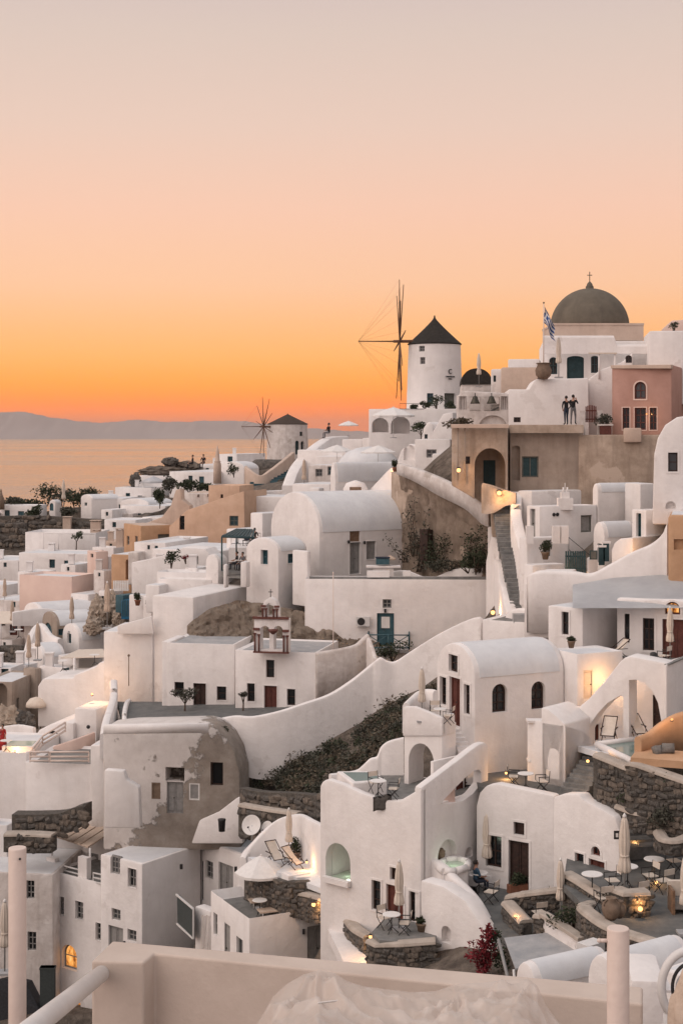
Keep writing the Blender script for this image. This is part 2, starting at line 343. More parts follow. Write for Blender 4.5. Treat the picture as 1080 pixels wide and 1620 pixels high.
    def outline(s, fc, x0, y0, x1, y1, arch):
        xm, ym = (x0 + x1) / 2, (y0 + y1) / 2
        sa, sb = fc.hit(x0, ym)[0], fc.hit(x1, ym)[0]; s0, s1 = min(sa, sb), max(sa, sb)
        z1, z0 = fc.hit(xm, y0)[1], fc.hit(xm, y1)[1]
        if not arch: return [(s0, z0), (s1, z0), (s1, z1), (s0, z1)], s0, s1, z0, z1
        w = s1 - s0; h = min(w / 2 * (arch if arch is not True else 1), (z1 - z0) * .95)
        return [(s0, z0), (s1, z0)] + [((s0 + s1) / 2 + w / 2 * math.cos(t), z1 - h + h * math.sin(t)) for t in [math.pi * i / 12 for i in range(13)]], s0, s1, z0, z1
    def opening(s, b, fc, x0, y0, x1, y1, kind='window', col='wood_dark', arch=False, depth=.22, trim=0, grid=(2, 2), pane='glass', label=None, tm='white'):
        if isinstance(fc, str): fc = getattr(b, fc)
        ol, s0, s1, z0, z1 = s.outline(fc, x0, y0, x1, y1, arch); w, h = s1 - s0, z1 - z0
        b.cuts.append(([fc.pt(q, z, .6) for q, z in ol], -fc.n3() * (depth + .6)))
        n3 = fc.n3(); cs, cz = (s0 + s1) / 2, (z0 + z1) / 2
        grow = lambda g: [(cs + (q - cs) * (1 + 2 * g / w), cz + (z - cz) * (1 + 2 * g / h)) for q, z in ol]
        def ring(bm, outer, inner, off, th, mi=0):
            n = len(outer)
            A = [bm.verts.new(fc.pt(*q, off)) for q in outer]; I = [bm.verts.new(fc.pt(*q, off)) for q in inner]
            A2 = [bm.verts.new(fc.pt(*q, off - th)) for q in outer]; I2 = [bm.verts.new(fc.pt(*q, off - th)) for q in inner]
            for i in range(n):
                j = (i + 1) % n
                for f in ((A[i], A[j], I[j], I[i]), (I[i], I[j], I2[j], I2[i]), (A[j], A[i], A2[i], A2[j]), (A2[j], A2[i], I2[i], I2[j])): bm.faces.new(f).material_index = mi
        main = None
        if kind in ('window', 'lit'):
            bm = bmesh.new(); poly_prism(bm, [fc.pt(q, z, -depth + .05) for q, z in grow(.012)], n3 * -.03); bmesh.ops.recalc_face_normals(bm, faces=bm.faces)
            main = s.add('window', bm, 'lit_glass' if kind == 'lit' else pane)
            bm = bmesh.new(); fw = min(.085, w * .13); ring(bm, grow(-.003), grow(-fw), -depth + .10, .045)
            for i in range(1, grid[0]):
                q = s0 + w * i / grid[0]; rot = Matrix(((fc.d.x, fc.n.x, 0), (fc.d.y, fc.n.y, 0), (0, 0, 1)))
                bx(bm, fc.pt(q, cz, -depth + .07), (.055, .04, h - .1), rot)
            for j in range(1, grid[1]):
                z = z0 + h * j / grid[1]; rot = Matrix(((fc.d.x, fc.n.x, 0), (fc.d.y, fc.n.y, 0), (0, 0, 1)))
                bx(bm, fc.pt(cs, z, -depth + .075), (w - .1, .03, .05), rot)
            bmesh.ops.recalc_face_normals(bm, faces=bm.faces); s.add('frame', bm, col, main)
        elif kind == 'door':
            rot = Matrix(((fc.d.x, fc.n.x, 0), (fc.d.y, fc.n.y, 0), (0, 0, 1)))
            bm = bmesh.new(); poly_prism(bm, [fc.pt(q, z, -depth + .06) for q, z in grow(.012)], n3 * -.04)
            nl = 2 if w > .75 else 1
            for i in range(nl):
                q = s0 + w * (i + .5) / nl
                for zc, hh in ((.26, .36), (.70, .40)): bx(bm, fc.pt(q, z0 + h * zc, -depth + .07), (w / nl * .66, .03, h * hh), rot)
            if nl == 2: bx(bm, fc.pt(cs, cz, -depth + .075), (.05, .035, h * .96), rot)
            bmesh.ops.recalc_face_normals(bm, faces=bm.faces); main = s.add('door', bm, col)
            bm = bmesh.new(); ring(bm, grow(-.003), grow(-.06), -depth + .12, .05); bmesh.ops.recalc_face_normals(bm, faces=bm.faces); s.add('frame', bm, col, main)
            bm = bmesh.new(); tube(bm, fc.pt(cs + (.08 if nl == 2 else w * .34), z0 + h * .48, -depth + .06), fc.pt(cs + (.08 if nl == 2 else w * .34), z0 + h * .48, -depth + .13), .03); s.add('handle', bm, 'bronze', main)
        if main and label: main['label'] = label
        if trim:
            bm = bmesh.new(); ring(bm, grow(trim), grow(.002), .03, .06); bmesh.ops.recalc_face_normals(bm, faces=bm.faces); s.add('surround', bm, tm)
        return ol, s0, s1, z0, z1
    def win(s, b, fc, x0, y0, x1, y1, **k): return s.opening(b, fc, x0, y0, x1, y1, 'window', **k)
    def door(s, b, fc, x0, y0, x1, y1, **k): return s.opening(b, fc, x0, y0, x1, y1, 'door', **k)
    def niche(s, b, fc, x0, y0, x1, y1, depth=.6, arch=True): return s.opening(b, fc, x0, y0, x1, y1, 'niche', arch=arch, depth=depth)
    def cutpoly(s, b, fc, poly, depth):
        if isinstance(fc, str): fc = getattr(b, fc)
        b.cuts.append(([fc.pt(*fc.hit(x, y), .6) for x, y in poly], -fc.n3() * (depth + .6)))
    def chimney(s, px, py, Y, h=.9, w=.5, m='white'):
        bm = bmesh.new(); p = P(px, py, Y); bx(bm, p + V((0, 0, h / 2 - .3)), (w, w, h + .6)); bevel_sharp(bm, .06); c = s.add('chimney', bm, m)
        bm = bmesh.new(); bx(bm, p + V((0, 0, h + .16)), (w * 1.15, w * 1.15, .08)); 
        for i in (-1, 1):
            for j in (-1, 1): bx(bm, p + V((i * w * .38, j * w * .38, h + .06)), (.1, .1, .13))
        s.add('chimney_cap', bm, m, c)
def catmull(pts, n):
    out = []
    for i in range(len(pts) - 1):
        p0, p1, p2, p3 = pts[max(i - 1, 0)], pts[i], pts[i + 1], pts[min(i + 2, len(pts) - 1)]
        for k in range(n):
            t = k / n
            out.append(tuple(.5 * (2 * b + (c - a) * t + (2 * a - 5 * b + 4 * c - dd) * t * t + (3 * b - a - 3 * c + dd) * t ** 3) for a, b, c, dd in zip(p0, p1, p2, p3)))
    out.append(tuple(pts[-1])); return out
def path3(pts, smooth):
    """pts (px, Y, pytop, pybot) -> world (x, y, ztop, zbot)"""
    w = [((px - CX) / F * Y, Y, zat(t, Y), zat(b, Y)) for px, Y, t, b in pts]
    return catmull(w, smooth) if smooth > 1 else w
def ribbon_bm(path, th, rnd=True):
    bm = bmesh.new(); n = len(path); rows = []
    for i, (x, y, zt, zb) in enumerate(path):
        a = path[max(i - 1, 0)]; c = path[min(i + 1, n - 1)]; t = V((c[0] - a[0], c[1] - a[1]))
        t = t.normalized() if t.length > 1e-6 else V((1, 0)); nn = V((t.y, -t.x))
        if nn.dot(V((x, y))) > 0: nn = -nn
        r = min(th * .5, .16) if rnd else .03
        prof = [(th / 2, zb), (th / 2, zt - r), (th / 2 - r * .3, zt - r * .3), (th / 2 - r, zt), (-th / 2 + r, zt), (-th / 2 + r * .3, zt - r * .3), (-th / 2, zt - r), (-th / 2, zb)]
        rows.append([bm.verts.new((x + nn.x * o, y + nn.y * o, z)) for o, z in prof])
    k = len(rows[0])
    for a, b in zip(rows, rows[1:]):
        for j in range(k):
            f = bm.faces.new((a[j], a[(j + 1) % k], b[(j + 1) % k], b[j]))
    bm.faces.new(rows[0]); bm.faces.new(rows[-1][::-1]); bmesh.ops.recalc_face_normals(bm, faces=bm.faces)
    return bm
def ribbon(name, label, pts, th=.4, m='white', smooth=6, cat='wall', thing=None, rnd=True, group=None):
    path = path3(pts, smooth); bm = ribbon_bm(path, th, rnd)
    for f in bm.faces: f.smooth = smooth > 1 and f.normal.z < .95 and len(f.verts) == 4
    if thing: return thing.add(name, bm, m)
    loc = V((path[0][0], path[0][1], path[0][3])); o = bm2obj(name, bm, m, None, loc, loc=loc); tag(o, label, cat, group)
    b = Body(); b.ob = o; b.cuts = []; CUTS.append(b); b.loc = loc; b.path = path; return b
def floor_poly(name, pxs, z, m, th=.25, kind='structure', label=None):
    pts = [onz(x, y, z) for x, y in pxs]
    bm = bmesh.new(); poly_prism(bm, pts, V((0, 0, -th))); bmesh.ops.recalc_face_normals(bm, faces=bm.faces)
    o = bm2obj(name, bm, m); o['kind'] = kind
    if label: o['label'] = label
    return o
def floor_pts(name, pts, m, th=.25):
    bm = bmesh.new(); poly_prism(bm, [V(p) for p in pts], V((0, 0, -th))); bmesh.ops.recalc_face_normals(bm, faces=bm.faces)
    FLOORS.append([V(p) for p in pts]); o = bm2obj(name, bm, m); o['kind'] = 'structure'; return o
# stones as separate parts -------------------------------------------------
STONE = []
def stone_meshes():
    for k in range(8):
        bm = bmesh.new(); bmesh.ops.create_cube(bm, size=1); bmesh.ops.bevel(bm, geom=list(bm.edges), offset=.24, segments=1, affect='EDGES')
        rr = random.Random(k)
        for v in bm.verts: v.co += V((rr.uniform(-.14, .14), rr.uniform(-.12, .12), rr.uniform(-.14, .14)))
        me = bpy.data.meshes.new('stone'); bm.to_mesh(me); bm.free(); setmat(me, 'stone' if k % 3 else 'stone_b'); STONE.append(me)
stone_meshes()
def stones(parent, path, size=.34, maxn=300, off=.2, ploc=V((0, 0, 0)), cap=.0, seed=1):
    """stones set into the camera-side face of a wall path (x, y, ztop, zbot)"""
    rr = random.Random(seed); segs = []; L = 0
    for a, b in zip(path, path[1:]):
        l = math.hypot(b[0] - a[0], b[1] - a[1]); segs.append((L, l, a, b)); L += l
    def at(s):
        for L0, l, a, b in segs:
            if s <= L0 + l or (L0, l, a, b) == segs[-1]:
                t = min(1, max(0, (s - L0) / max(l, 1e-6))); return [p + (q - p) * t for p, q in zip(a, b)], V((b[0] - a[0], b[1] - a[1])).normalized()
    spots = []
    hmax = max(p[2] for p in path) - min(p[3] for p in path); zmax = max(p[2] for p in path); row = 0; z = zmax - cap
    while z > min(p[3] for p in path):
        hh = size * rr.uniform(.6, .95); s = rr.uniform(0, size)
        while s < L:
            w = size * rr.choice((.55, .8, 1.0, 1.3, 1.8)) * rr.uniform(.85, 1.15); p, t = at(s + w / 2); zc = z - hh / 2
            if zc < p[2] - cap - hh * .4 and zc > p[3]: spots.append((p, t, zc + size * rr.uniform(-.2, .2), w, hh * rr.uniform(.75, 1.3)))
            s += w
        z -= hh
    if len(spots) > maxn: spots = spots[:maxn]
    for p, t, zc, w, hh in spots:
        nn = V((t.y, -t.x))
        if nn.dot(V((p[0], p[1]))) > 0: nn = -nn
        o = link('stone', rr.choice(STONE), parent, V((p[0] + nn.x * off, p[1] + nn.y * off, zc)) - V(ploc))
        o.scale = (w * .95, size * rr.uniform(.45, .85), hh * .96); o.rotation_euler = (rr.uniform(-.15, .15), rr.uniform(-.3, .3), math.atan2(t.y, t.x) + rr.uniform(-.12, .12))
def stone_wall(name, label, pts, th=.45, smooth=5, size=.34, maxn=300, cap=True, seed=1, capm='cap'):
    path = path3(pts, smooth); loc = V((path[0][0], path[0][1], path[0][3])); root = empty(name, loc); tag(root, label, 'stone wall')
    low = [(x, y, zt - .12, zb) for x, y, zt, zb in path]
    bm2obj('core', ribbon_bm(low, th, False), 'mortar', root, loc)
    stones(root, low, size, maxn, th / 2 - .02, loc, seed=seed)
    if cap: bm2obj('coping', ribbon_bm([(x, y, zt, zt - .13) for x, y, zt, zb in path], th + .14, True), capm, root, loc)
    return root
def steps(T, p0, p1, width, n, m='step_stone', side=None, rise=.35):
    """n steps from bottom-centre p0 to top-centre p1, each its own part"""
    p0, p1 = V(p0), V(p1); h = V((p1.x - p0.x, p1.y - p0.y, 0)); run = h.length / n; dv = h.normalized(); ang = math.atan2(dv.y, dv.x); rot = Matrix.Rotation(ang, 3, 'Z'); dz = (p1.z - p0.z) / n
    sd = V((-dv.y, dv.x)) * width
    for i in range(0, n, 2): q_ = p0 + dv * run * i; FOOT.append((V((q_.x, q_.y)) - sd * .5, sd.normalized(), V((dv.x, dv.y)), width, run * 2, p0.z + dz * i - .9, p0.z + dz * i - .6))
    for i in range(n):
        c = p0 + dv * run * (i + .5); z = p0.z + dz * (i + 1); bm = bmesh.new()
        bx(bm, V((c.x, c.y, z - (dz + rise) / 2)), (run + .03, width, dz + rise), rot); bevel_sharp(bm, .03, 1)
        T.add('step', bm, m)
def leaves(bm, c, rad, n, size, seed=0, mi=0, shell=.5, flat=0):
    rr = random.Random(seed); c = V(c)
    for i in range(n):
        while True:
            q = V((rr.uniform(-1, 1), rr.uniform(-1, 1), rr.uniform(-1, 1)))
            if shell < q.length <= 1: break
        k = 1 + .25 * mnoise.noise(q * 2.3 + V((seed * 3.1, 0, 0)))
        p = c + V((q.x * rad[0], q.y * rad[1], q.z * rad[2])) * k
        sz = size * rr.uniform(.6, 1.3); u = V((rr.uniform(-1, 1), rr.uniform(-1, 1), rr.uniform(-.7, .7))).normalized(); w = u.orthogonal().normalized()
        w = (Matrix.Rotation(rr.uniform(0, 6.28), 3, u) @ w)
        vs = [bm.verts.new(p - u * sz), bm.verts.new(p + w * sz * .45), bm.verts.new(p + u * sz), bm.verts.new(p - w * sz * .45)]
        f = bm.faces.new(vs); f.material_index = mi
def finish_cuts():
    todo = [b for b in CUTS if b.cuts]; tmp = []
    for b in todo:
        bm = bmesh.new()
        for pts, ext in b.cuts: poly_prism(bm, pts, ext)
        bmesh.ops.recalc_face_normals(bm, faces=bm.faces)
        off = b.T.loc if hasattr(b, 'T') else b.loc
        co = bm2obj('cutter', bm, 'white', None, off, loc=off); tmp.append(co)
        md = b.ob.modifiers.new('cut', 'BOOLEAN'); md.operation = 'DIFFERENCE'; md.object = co; md.solver = 'EXACT'
        md.use_self = len(b.cuts) > 1
    dg = bpy.context.evaluated_depsgraph_get()
    for b in todo:
        me = bpy.data.meshes.new_from_object(b.ob.evaluated_get(dg)); b.new = me
    for b in todo:
        b.ob.modifiers.clear()
        if len(b.new.polygons) > 3: b.ob.data = b.new
        else: print('CUT FAILED', b.ob.name)
    for c in tmp: bpy.data.objects.remove(c)
    for b in CUTS:
        for p in b.ob.data.polygons: p.use_smooth = True
        b.ob.data.set_sharp_from_angle(angle=R(32))
    for o in bpy.data.objects:
        if o.type == 'MESH' and o.name.split('.')[0] in ('roof', 'stone', 'step', 'pillar'):
            if o.data.get('sm'): continue
            o.data['sm'] = 1
            for p in o.data.polygons: p.use_smooth = True
            o.data.set_sharp_from_angle(angle=R(35))
# ================================================================== props
def copytree(root, loc, rz=0, label=None, group=None, sc=None, cat=None):
    r = root.copy(); COL.objects.link(r); r.location = loc; r.rotation_euler = (0, 0, rz)
    if sc: r.scale = (sc, sc, sc)
    tag(r, label, cat, group)
    def rec(a, b):
        for ch in list(a.children):
            c = ch.copy(); COL.objects.link(c); c.parent = b; rec(ch, c)
    rec(root, r); return r
PROTO = {}
def proto(kind, builder):
    if kind not in PROTO: PROTO[kind] = [builder(), 0]
    return PROTO[kind]
def put(kind, builder, loc, rz=0, label=None, group=None, sc=None):
    """first use moves the prototype itself, later uses copy it"""
    pr = proto(kind, builder)
    if pr[1] == 0:
        o = pr[0]; pr[1] = 1; o.location = loc; o.rotation_euler = (0, 0, rz)
        if sc: o.scale = (sc, sc, sc)
        if 'group' in o: del o['group']
        tag(o, label, None, group); return o
    o = copytree(pr[0], loc, rz, label, None, sc)
    if not sc: o.scale = (1, 1, 1)
    if 'group' in o: del o['group']
    tag(o, None, None, group); return o
def mk_umb_closed(mat='fabric'):
    def f():
        r = empty('closed_umbrella', (0, 0, 0)); tag(r, 'x', 'umbrella')
        bm = bmesh.new(); tube(bm, (0, 0, 0), (0, 0, 2.55), .028); bm2obj('pole', bm, 'wood_grey', r)
        bm = bmesh.new(); bx(bm, (0, 0, .04), (.5, .5, .08)); bevel_sharp(bm, .02, 1); bm2obj('base', bm, 'roof_grey', r)
        bm = bmesh.new(); lathe(bm, [(.15, .95), (.20, 1.0), (.185, 1.2), (.13, 1.42), (.15, 1.55), (.17, 1.75), (.15, 2.1), (.10, 2.42), (.05, 2.55)], 32, fold=(8, .34)); bm2obj('canopy', bm, mat, r)
        bm = bmesh.new(); lathe(bm, [(.135, 1.40), (.142, 1.43), (.135, 1.46)], 16); bm2obj('tie', bm, mat, r)
        bm = bmesh.new(); lathe(bm, [(.055, 2.53), (.06, 2.58), (.03, 2.63), (.008, 2.66)], 12); bm2obj('finial', bm, 'fabric_white', r)
        return r
    return f
def mk_umb_open(mat='fabric_white', rad=1.35, n=8, drop=.46):
    def f():
        r = empty('open_umbrella', (0, 0, 0)); tag(r, 'x', 'umbrella')
        bm = bmesh.new(); tube(bm, (0, 0, 0), (0, 0, 2.75), .028); bm2obj('pole', bm, 'metal_white', r)
        bm = bmesh.new(); lathe(bm, [(.3, 0), (.3, .06), (.05, .1)], 16); bm2obj('base', bm, 'roof_grey', r)
        bm = bmesh.new(); rows = []
        for q, z in ((.02, 2.72), (.3, 2.72 - drop * .22), (.65, 2.72 - drop * .57), (1, 2.72 - drop)):
            row = []
            for i in range(n * 4):
                t = 2 * math.pi * i / (n * 4); k = i % 4; sag = 1 - .055 * (k != 0) * (1 if k == 2 else .75); row.append(bm.verts.new((rad * q * sag * math.cos(t), rad * q * sag * math.sin(t), z - (.03 * q if k else 0))))
            rows.append(row)
        rows.append([bm.verts.new(v.co + V((0, 0, -.13))) for v in rows[-1]])
        for a, b in zip(rows, rows[1:]):
            for i in range(n * 4): bm.faces.new((a[i], a[(i + 1) % (n * 4)], b[(i + 1) % (n * 4)], b[i]))
        bm.faces.new(rows[0]); bm2obj('canopy', bm, mat, r)
        for i in range(n):
            t = 2 * math.pi * i / n; bm = bmesh.new(); tube(bm, (0, 0, 2.66), (rad * .97 * math.cos(t), rad * .97 * math.sin(t), 2.67 - drop), .012, n=5); bm2obj('rib', bm, 'wood_grey', r)
        bm = bmesh.new(); lathe(bm, [(.07, 2.69), (.06, 2.76), (.02, 2.8)], 10); bm2obj('finial', bm, mat, r)
        return r
    return f
def mk_chair():
    r = empty('director_chair', (0, 0, 0)); tag(r, 'x', 'chair')
    for s in (-1, 1):
        y = s * .26
        for q in (-1, 1):
            bm = bmesh.new(); tube(bm, (q * .22, y, 0), (-q * .22, y, .46), .017, n=6); bm2obj('leg', bm, 'metal_dark', r)
        bm = bmesh.new(); tube(bm, (-.22, y, .44), (-.27, y, .92), .017, n=6); bm2obj('back_post', bm, 'metal_dark', r)
        bm = bmesh.new(); tube(bm, (.22, y, .44), (.22, y, .66), .015, n=6); bx(bm, (-.01, y, .67), (.5, .05, .025)); bm2obj('armrest', bm, 'metal_dark', r)
    bm = bmesh.new(); bx(bm, (0, 0, .45), (.44, .5, .02)); bm2obj('seat', bm, 'fabric', r)
    bm = bmesh.new(); bx(bm, (-.262, 0, .80), (.02, .52, .22), Matrix.Rotation(-.1, 3, 'Y')); bm2obj('backrest', bm, 'fabric', r)
    return r
def mk_table():
    r = empty('round_table', (0, 0, 0)); tag(r, 'x', 'table')
    bm = bmesh.new(); lathe(bm, [(.35, .71), (.365, .725), (.35, .745)], 28); bm2obj('tabletop', bm, 'fabric_white', r)
    bm = bmesh.new(); tube(bm, (0, 0, .1), (0, 0, .71), .022); bm2obj('stem', bm, 'metal_dark', r)
    for k in range(3):
        t = k * 2.094; bm = bmesh.new(); tube(bm, (0, 0, .25), (.27 * math.cos(t), .27 * math.sin(t), .01), .016, n=6); bm2obj('leg', bm, 'metal_dark', r)
    return r
def mk_deck():
    r = empty('deck_chair', (0, 0, 0)); tag(r, 'x', 'deck chair')
    for s in (-1, 1):
        y = s * .3
        bm = bmesh.new(); tube(bm, (.55, y, .32), (-.45, y, 1.02), .022, n=6); bm2obj('back_rail', bm, 'wood_dark', r)
        bm = bmesh.new(); tube(bm, (.5, y * .9, .02), (-.05, y * .9, .40), .02, n=6); tube(bm, (-.5, y * .9, .02), (.05, y * .9, .42), .02, n=6); bm2obj('leg', bm, 'wood_dark', r)
        bm = bmesh.new(); bx(bm, (.0, y * 1.06, .58), (.62, .06, .025)); tube(bm, (.28, y * 1.06, .3), (.28, y * 1.06, .58), .015, n=6); bm2obj('armrest', bm, 'wood_dark', r)
    bm = bmesh.new(); tube(bm, (-.45, -.31, 1.02), (-.45, .31, 1.02), .022, n=6); tube(bm, (.55, -.31, .32), (.55, .31, .32), .022, n=6); bm2obj('cross_bar', bm, 'wood_dark', r)
    bm = bmesh.new(); rows = []
    for i in range(9):
        t = i / 8; x = .53 - .98 * t; z = .33 + .68 * t - .17 * math.sin(math.pi * t) ; rows.append([bm.verts.new((x, y, z)) for y in (-.26, .26)])
    for a, b in zip(rows, rows[1:]): bm.faces.new((a[0], a[1], b[1], b[0]))
    bm2obj('sling', bm, 'fabric', r); return r
def mk_lounger():
    r = empty('sun_lounger', (0, 0, 0)); tag(r, 'x', 'sun lounger')
    bm = bmesh.new(); bx(bm, (.35, 0, .30), (1.25, .62, .07)); bevel_sharp(bm, .02, 1); bm2obj('seat', bm, 'canvas_tan', r)
    bm = bmesh.new(); bx(bm, (-.52, 0, .52), (.75, .62, .07), Matrix.Rotation(.75, 3, 'Y')); bevel_sharp(bm, .02, 1); bm2obj('backrest', bm, 'canvas_tan', r)
    for s in (-1, 1):
        for x in (.85, -.2): bm = bmesh.new(); tube(bm, (x, s * .27, 0), (x, s * .27, .28), .02, n=6); bm2obj('leg', bm, 'metal_white', r)
    return r
def mk_ac():
    r = empty('air_conditioner', (0, 0, 0)); tag(r, 'x', 'air conditioner')
    bm = bmesh.new(); bx(bm, (0, 0, .33), (.34, .9, .62)); bevel_sharp(bm, .03, 1); bm2obj('case', bm, 'metal_white', r)
    bm = bmesh.new(); lathe(bm, [(.25, 0), (.25, .02)], 20); bmesh.ops.rotate(bm, verts=bm.verts, matrix=Matrix.Rotation(R(90), 3, 'Y')); bmesh.ops.translate(bm, verts=bm.verts, vec=(.17, -.12, .33)); bm2obj('fan_grille', bm, 'metal_dark', r)
    bm = bmesh.new(); bx(bm, (0, .3, .0), (.4, .05, .05)); bx(bm, (0, -.3, .0), (.4, .05, .05)); bm2obj('bracket', bm, 'steel', r); return r
def mk_dish():
    r = empty('satellite_dish', (0, 0, 0)); tag(r, 'x', 'satellite dish')
    bm = bmesh.new(); prof = [(.02, 0), (.2, .02), (.38, .075), (.48, .13), (.49, .13), (.39, .06), (.2, .0), (.02, -.02)]; lathe(bm, prof, 24)
    bmesh.ops.rotate(bm, verts=bm.verts, matrix=Matrix.Rotation(R(68), 3, 'Y')); bmesh.ops.translate(bm, verts=bm.verts, vec=(0, 0, .75)); bm2obj('reflector', bm, 'fabric_white', r)
    bm = bmesh.new(); tube(bm, (0, 0, 0), (0, 0, .75), .03); tube(bm, (0, 0, .35), (.5, 0, .75), .012, n=6); bm2obj('mast', bm, 'steel', r)
    bm = bmesh.new(); bx(bm, (.5, 0, .78), (.1, .06, .06)); bm2obj('receiver', bm, 'metal_dark', r); return r
def mk_pot_plant(mat='leaf', pot='terracotta', h=.55, r0=.4, seed=3, box=False):
    def f():
        r = empty('potted_plant', (0, 0, 0)); tag(r, 'x', 'potted plant')
        bm = bmesh.new()
        if box: bx(bm, (0, 0, .18), (.85, .36, .36)); bevel_sharp(bm, .03, 1)
        else: lathe(bm, [(.15, 0), (.22, .34), (.25, .36), (.25, .42), (.2, .42), (.19, .36)], 16)
        bm2obj('pot', bm, pot, r)
        bm = bmesh.new()
        for k in range(5):
            rr = random.Random(seed * 10 + k); leaves(bm, (rr.uniform(-.4, .4) * r0 * (1.6 if box else 1), rr.uniform(-.3, .3) * r0, .42 + h * rr.uniform(.25, .75)), (r0 * .55, r0 * .5, h * .42), 90, .07, seed * 7 + k, shell=.2)
        bm2obj('foliage', bm, mat, r)
        bm = bmesh.new()
        for k in range(5): rr = random.Random(k + seed); tube(bm, (0, 0, .36), (rr.uniform(-.25, .25), rr.uniform(-.25, .25), .4 + h * .7), .012, .005, 5)
        bm2obj('stem', bm, 'bark', r); return r
    return f
def mk_vase():
    r = empty('clay_jar', (0, 0, 0)); tag(r, 'x', 'jar')
    bm = bmesh.new(); lathe(bm, [(.12, 0), (.22, .12), (.27, .3), (.24, .46), (.13, .56), (.16, .62), (.12, .62), (.1, .56)], 20); bm2obj('body', bm, 'clay', r)
    for s in (-1, 1):
        bm = bmesh.new(); tube(bm, (s * .13, 0, .57), (s * .24, 0, .52), .02, n=6); tube(bm, (s * .24, 0, .52), (s * .25, 0, .42), .02, n=6); bm2obj('handle', bm, 'clay', r)
    return r
def shrub(name, label, c, rad, n=500, size=.12, mat='leaf', cat='shrub', group=None, seed=1, clumps=7, trunk=True):
    c = V(c); r = empty(name, c); tag(r, label, cat, group); bm = bmesh.new(); rr = random.Random(seed)
    for k in range(clumps):
        q = V((rr.uniform(-.6, .6) * rad[0], rr.uniform(-.6, .6) * rad[1], rad[2] * rr.uniform(.45, 1.35)))
        leaves(bm, q, (rad[0] * .55, rad[1] * .55, rad[2] * .5), n // clumps, size, seed * 31 + k, shell=.25)
    bm2obj('foliage', bm, mat, r)
    if trunk:
        bm = bmesh.new()
        for k in range(4): tube(bm, (0, 0, -.3), (rr.uniform(-.5, .5) * rad[0], rr.uniform(-.5, .5) * rad[1], rad[2] * 1.2), .05, .015, 6)
        bm2obj('stem', bm, 'bark', r)
    return r
def vine(label, starts, Y, n=10, mat='leaf_grey', seed=1, spread=26, up=60, dens=9, size=.11):
    """branching climber on a wall: crooked stems with loose leaves"""
    rr = random.Random(seed); r = empty('climbing_plant', P(starts[0][0], starts[0][1], Y(starts[0][0]))); tag(r, label, 'plant'); off = r.location.copy()
    sb, lb = bmesh.new(), bmesh.new(); k = 0
    for sx, sy in starts:
        for b_ in range(n):
            x, y = sx + rr.uniform(-4, 4), sy; dx, L_ = rr.uniform(-1, 1) * spread / 10, rr.randint(5, 10)
            for q in range(L_):
                x2, y2 = x + dx + rr.uniform(-3, 3), y - up / 10 * rr.uniform(.5, 1.4); a, c = P(x, y, Y(x) - .1 * rr.random()), P(x2, y2, Y(x2) - .25 * rr.random())
                tube(sb, a - off, c - off, .035 * (1 - q / 12), .03 * (1 - q / 12), 4); k += 1
                if rr.random() < .75: leaves(lb, c - off, (.38, .25, .34), rr.randint(2, dens), size, seed * 97 + k, shell=0)
                x, y = x2, y2
    bm2obj('stem', sb, 'bark', r); bm2obj('foliage', lb, mat, r); return r
def small_tree(label, base, h, crown, n=420, mat='leaf', seed=1, size=.1):
    base = V(base); r = empty('small_tree', base); tag(r, label, 'tree'); rr = random.Random(seed)
    bm = bmesh.new(); tube(bm, (0, 0, -.2), (.04, .02, h * .6), .07, .045); tips = []
    for k in range(5):
        e = V((rr.uniform(-.7, .7) * crown, rr.uniform(-.7, .7) * crown, h * rr.uniform(.8, 1.05))); tube(bm, (.04, .02, h * .55), e, .03, .012, 6); tips.append(e)
    bm2obj('trunk', bm, 'bark', r); bm = bmesh.new()
    for k, e in enumerate(tips): leaves(bm, e, (crown * .55, crown * .55, crown * .4), n // 5, size, seed * 13 + k, shell=.2)
    bm2obj('crown', bm, mat, r); return r
def lantern(label, loc, power=18, style='candle', rad=.07, emat='bulb', offn=None):
    """a lit lamp: glowing bulb, holder and its own point light"""
    loc = V(loc); r = empty('lit_lantern', loc); tag(r, label, 'lamp')
    bm = bmesh.new(); bmesh.ops.create_icosphere(bm, subdivisions=2, radius=rad); bm2obj('bulb', bm, emat, r, smooth=True)
    bm = bmesh.new()
    if style == 'wall':
        w = V(offn) if offn is not None else V((0, 1, 0)); tube(bm, (0, 0, rad * 1.2), V((0, 0, rad * 1.2)) + w * .3, .018, n=6); lathe(bm, [(rad * .5, rad * 1.6), (rad * 1.3, rad * 1.1), (rad * 1.35, rad * 1.05)], 12)
        bm2obj('bracket', bm, 'metal_dark', r)
    else:
        lathe(bm, [(rad * 1.3, -rad * 1.7), (rad * 1.4, -rad * 1.2), (rad * .7, -rad * .9)], 12); bm2obj('holder', bm, 'clay', r)
    L = bpy.data.lights.new('lantern_light', 'POINT'); L.energy = power * 2.2; L.color = (1, .50, .18); L.shadow_soft_size = rad
    lo = bpy.data.objects.new('light', L); COL.objects.link(lo); lo.parent = r
    if offn is not None: lo.location = -V(offn) * .16
    else: lo.location = (0, 0, rad * 2.2)
    return r
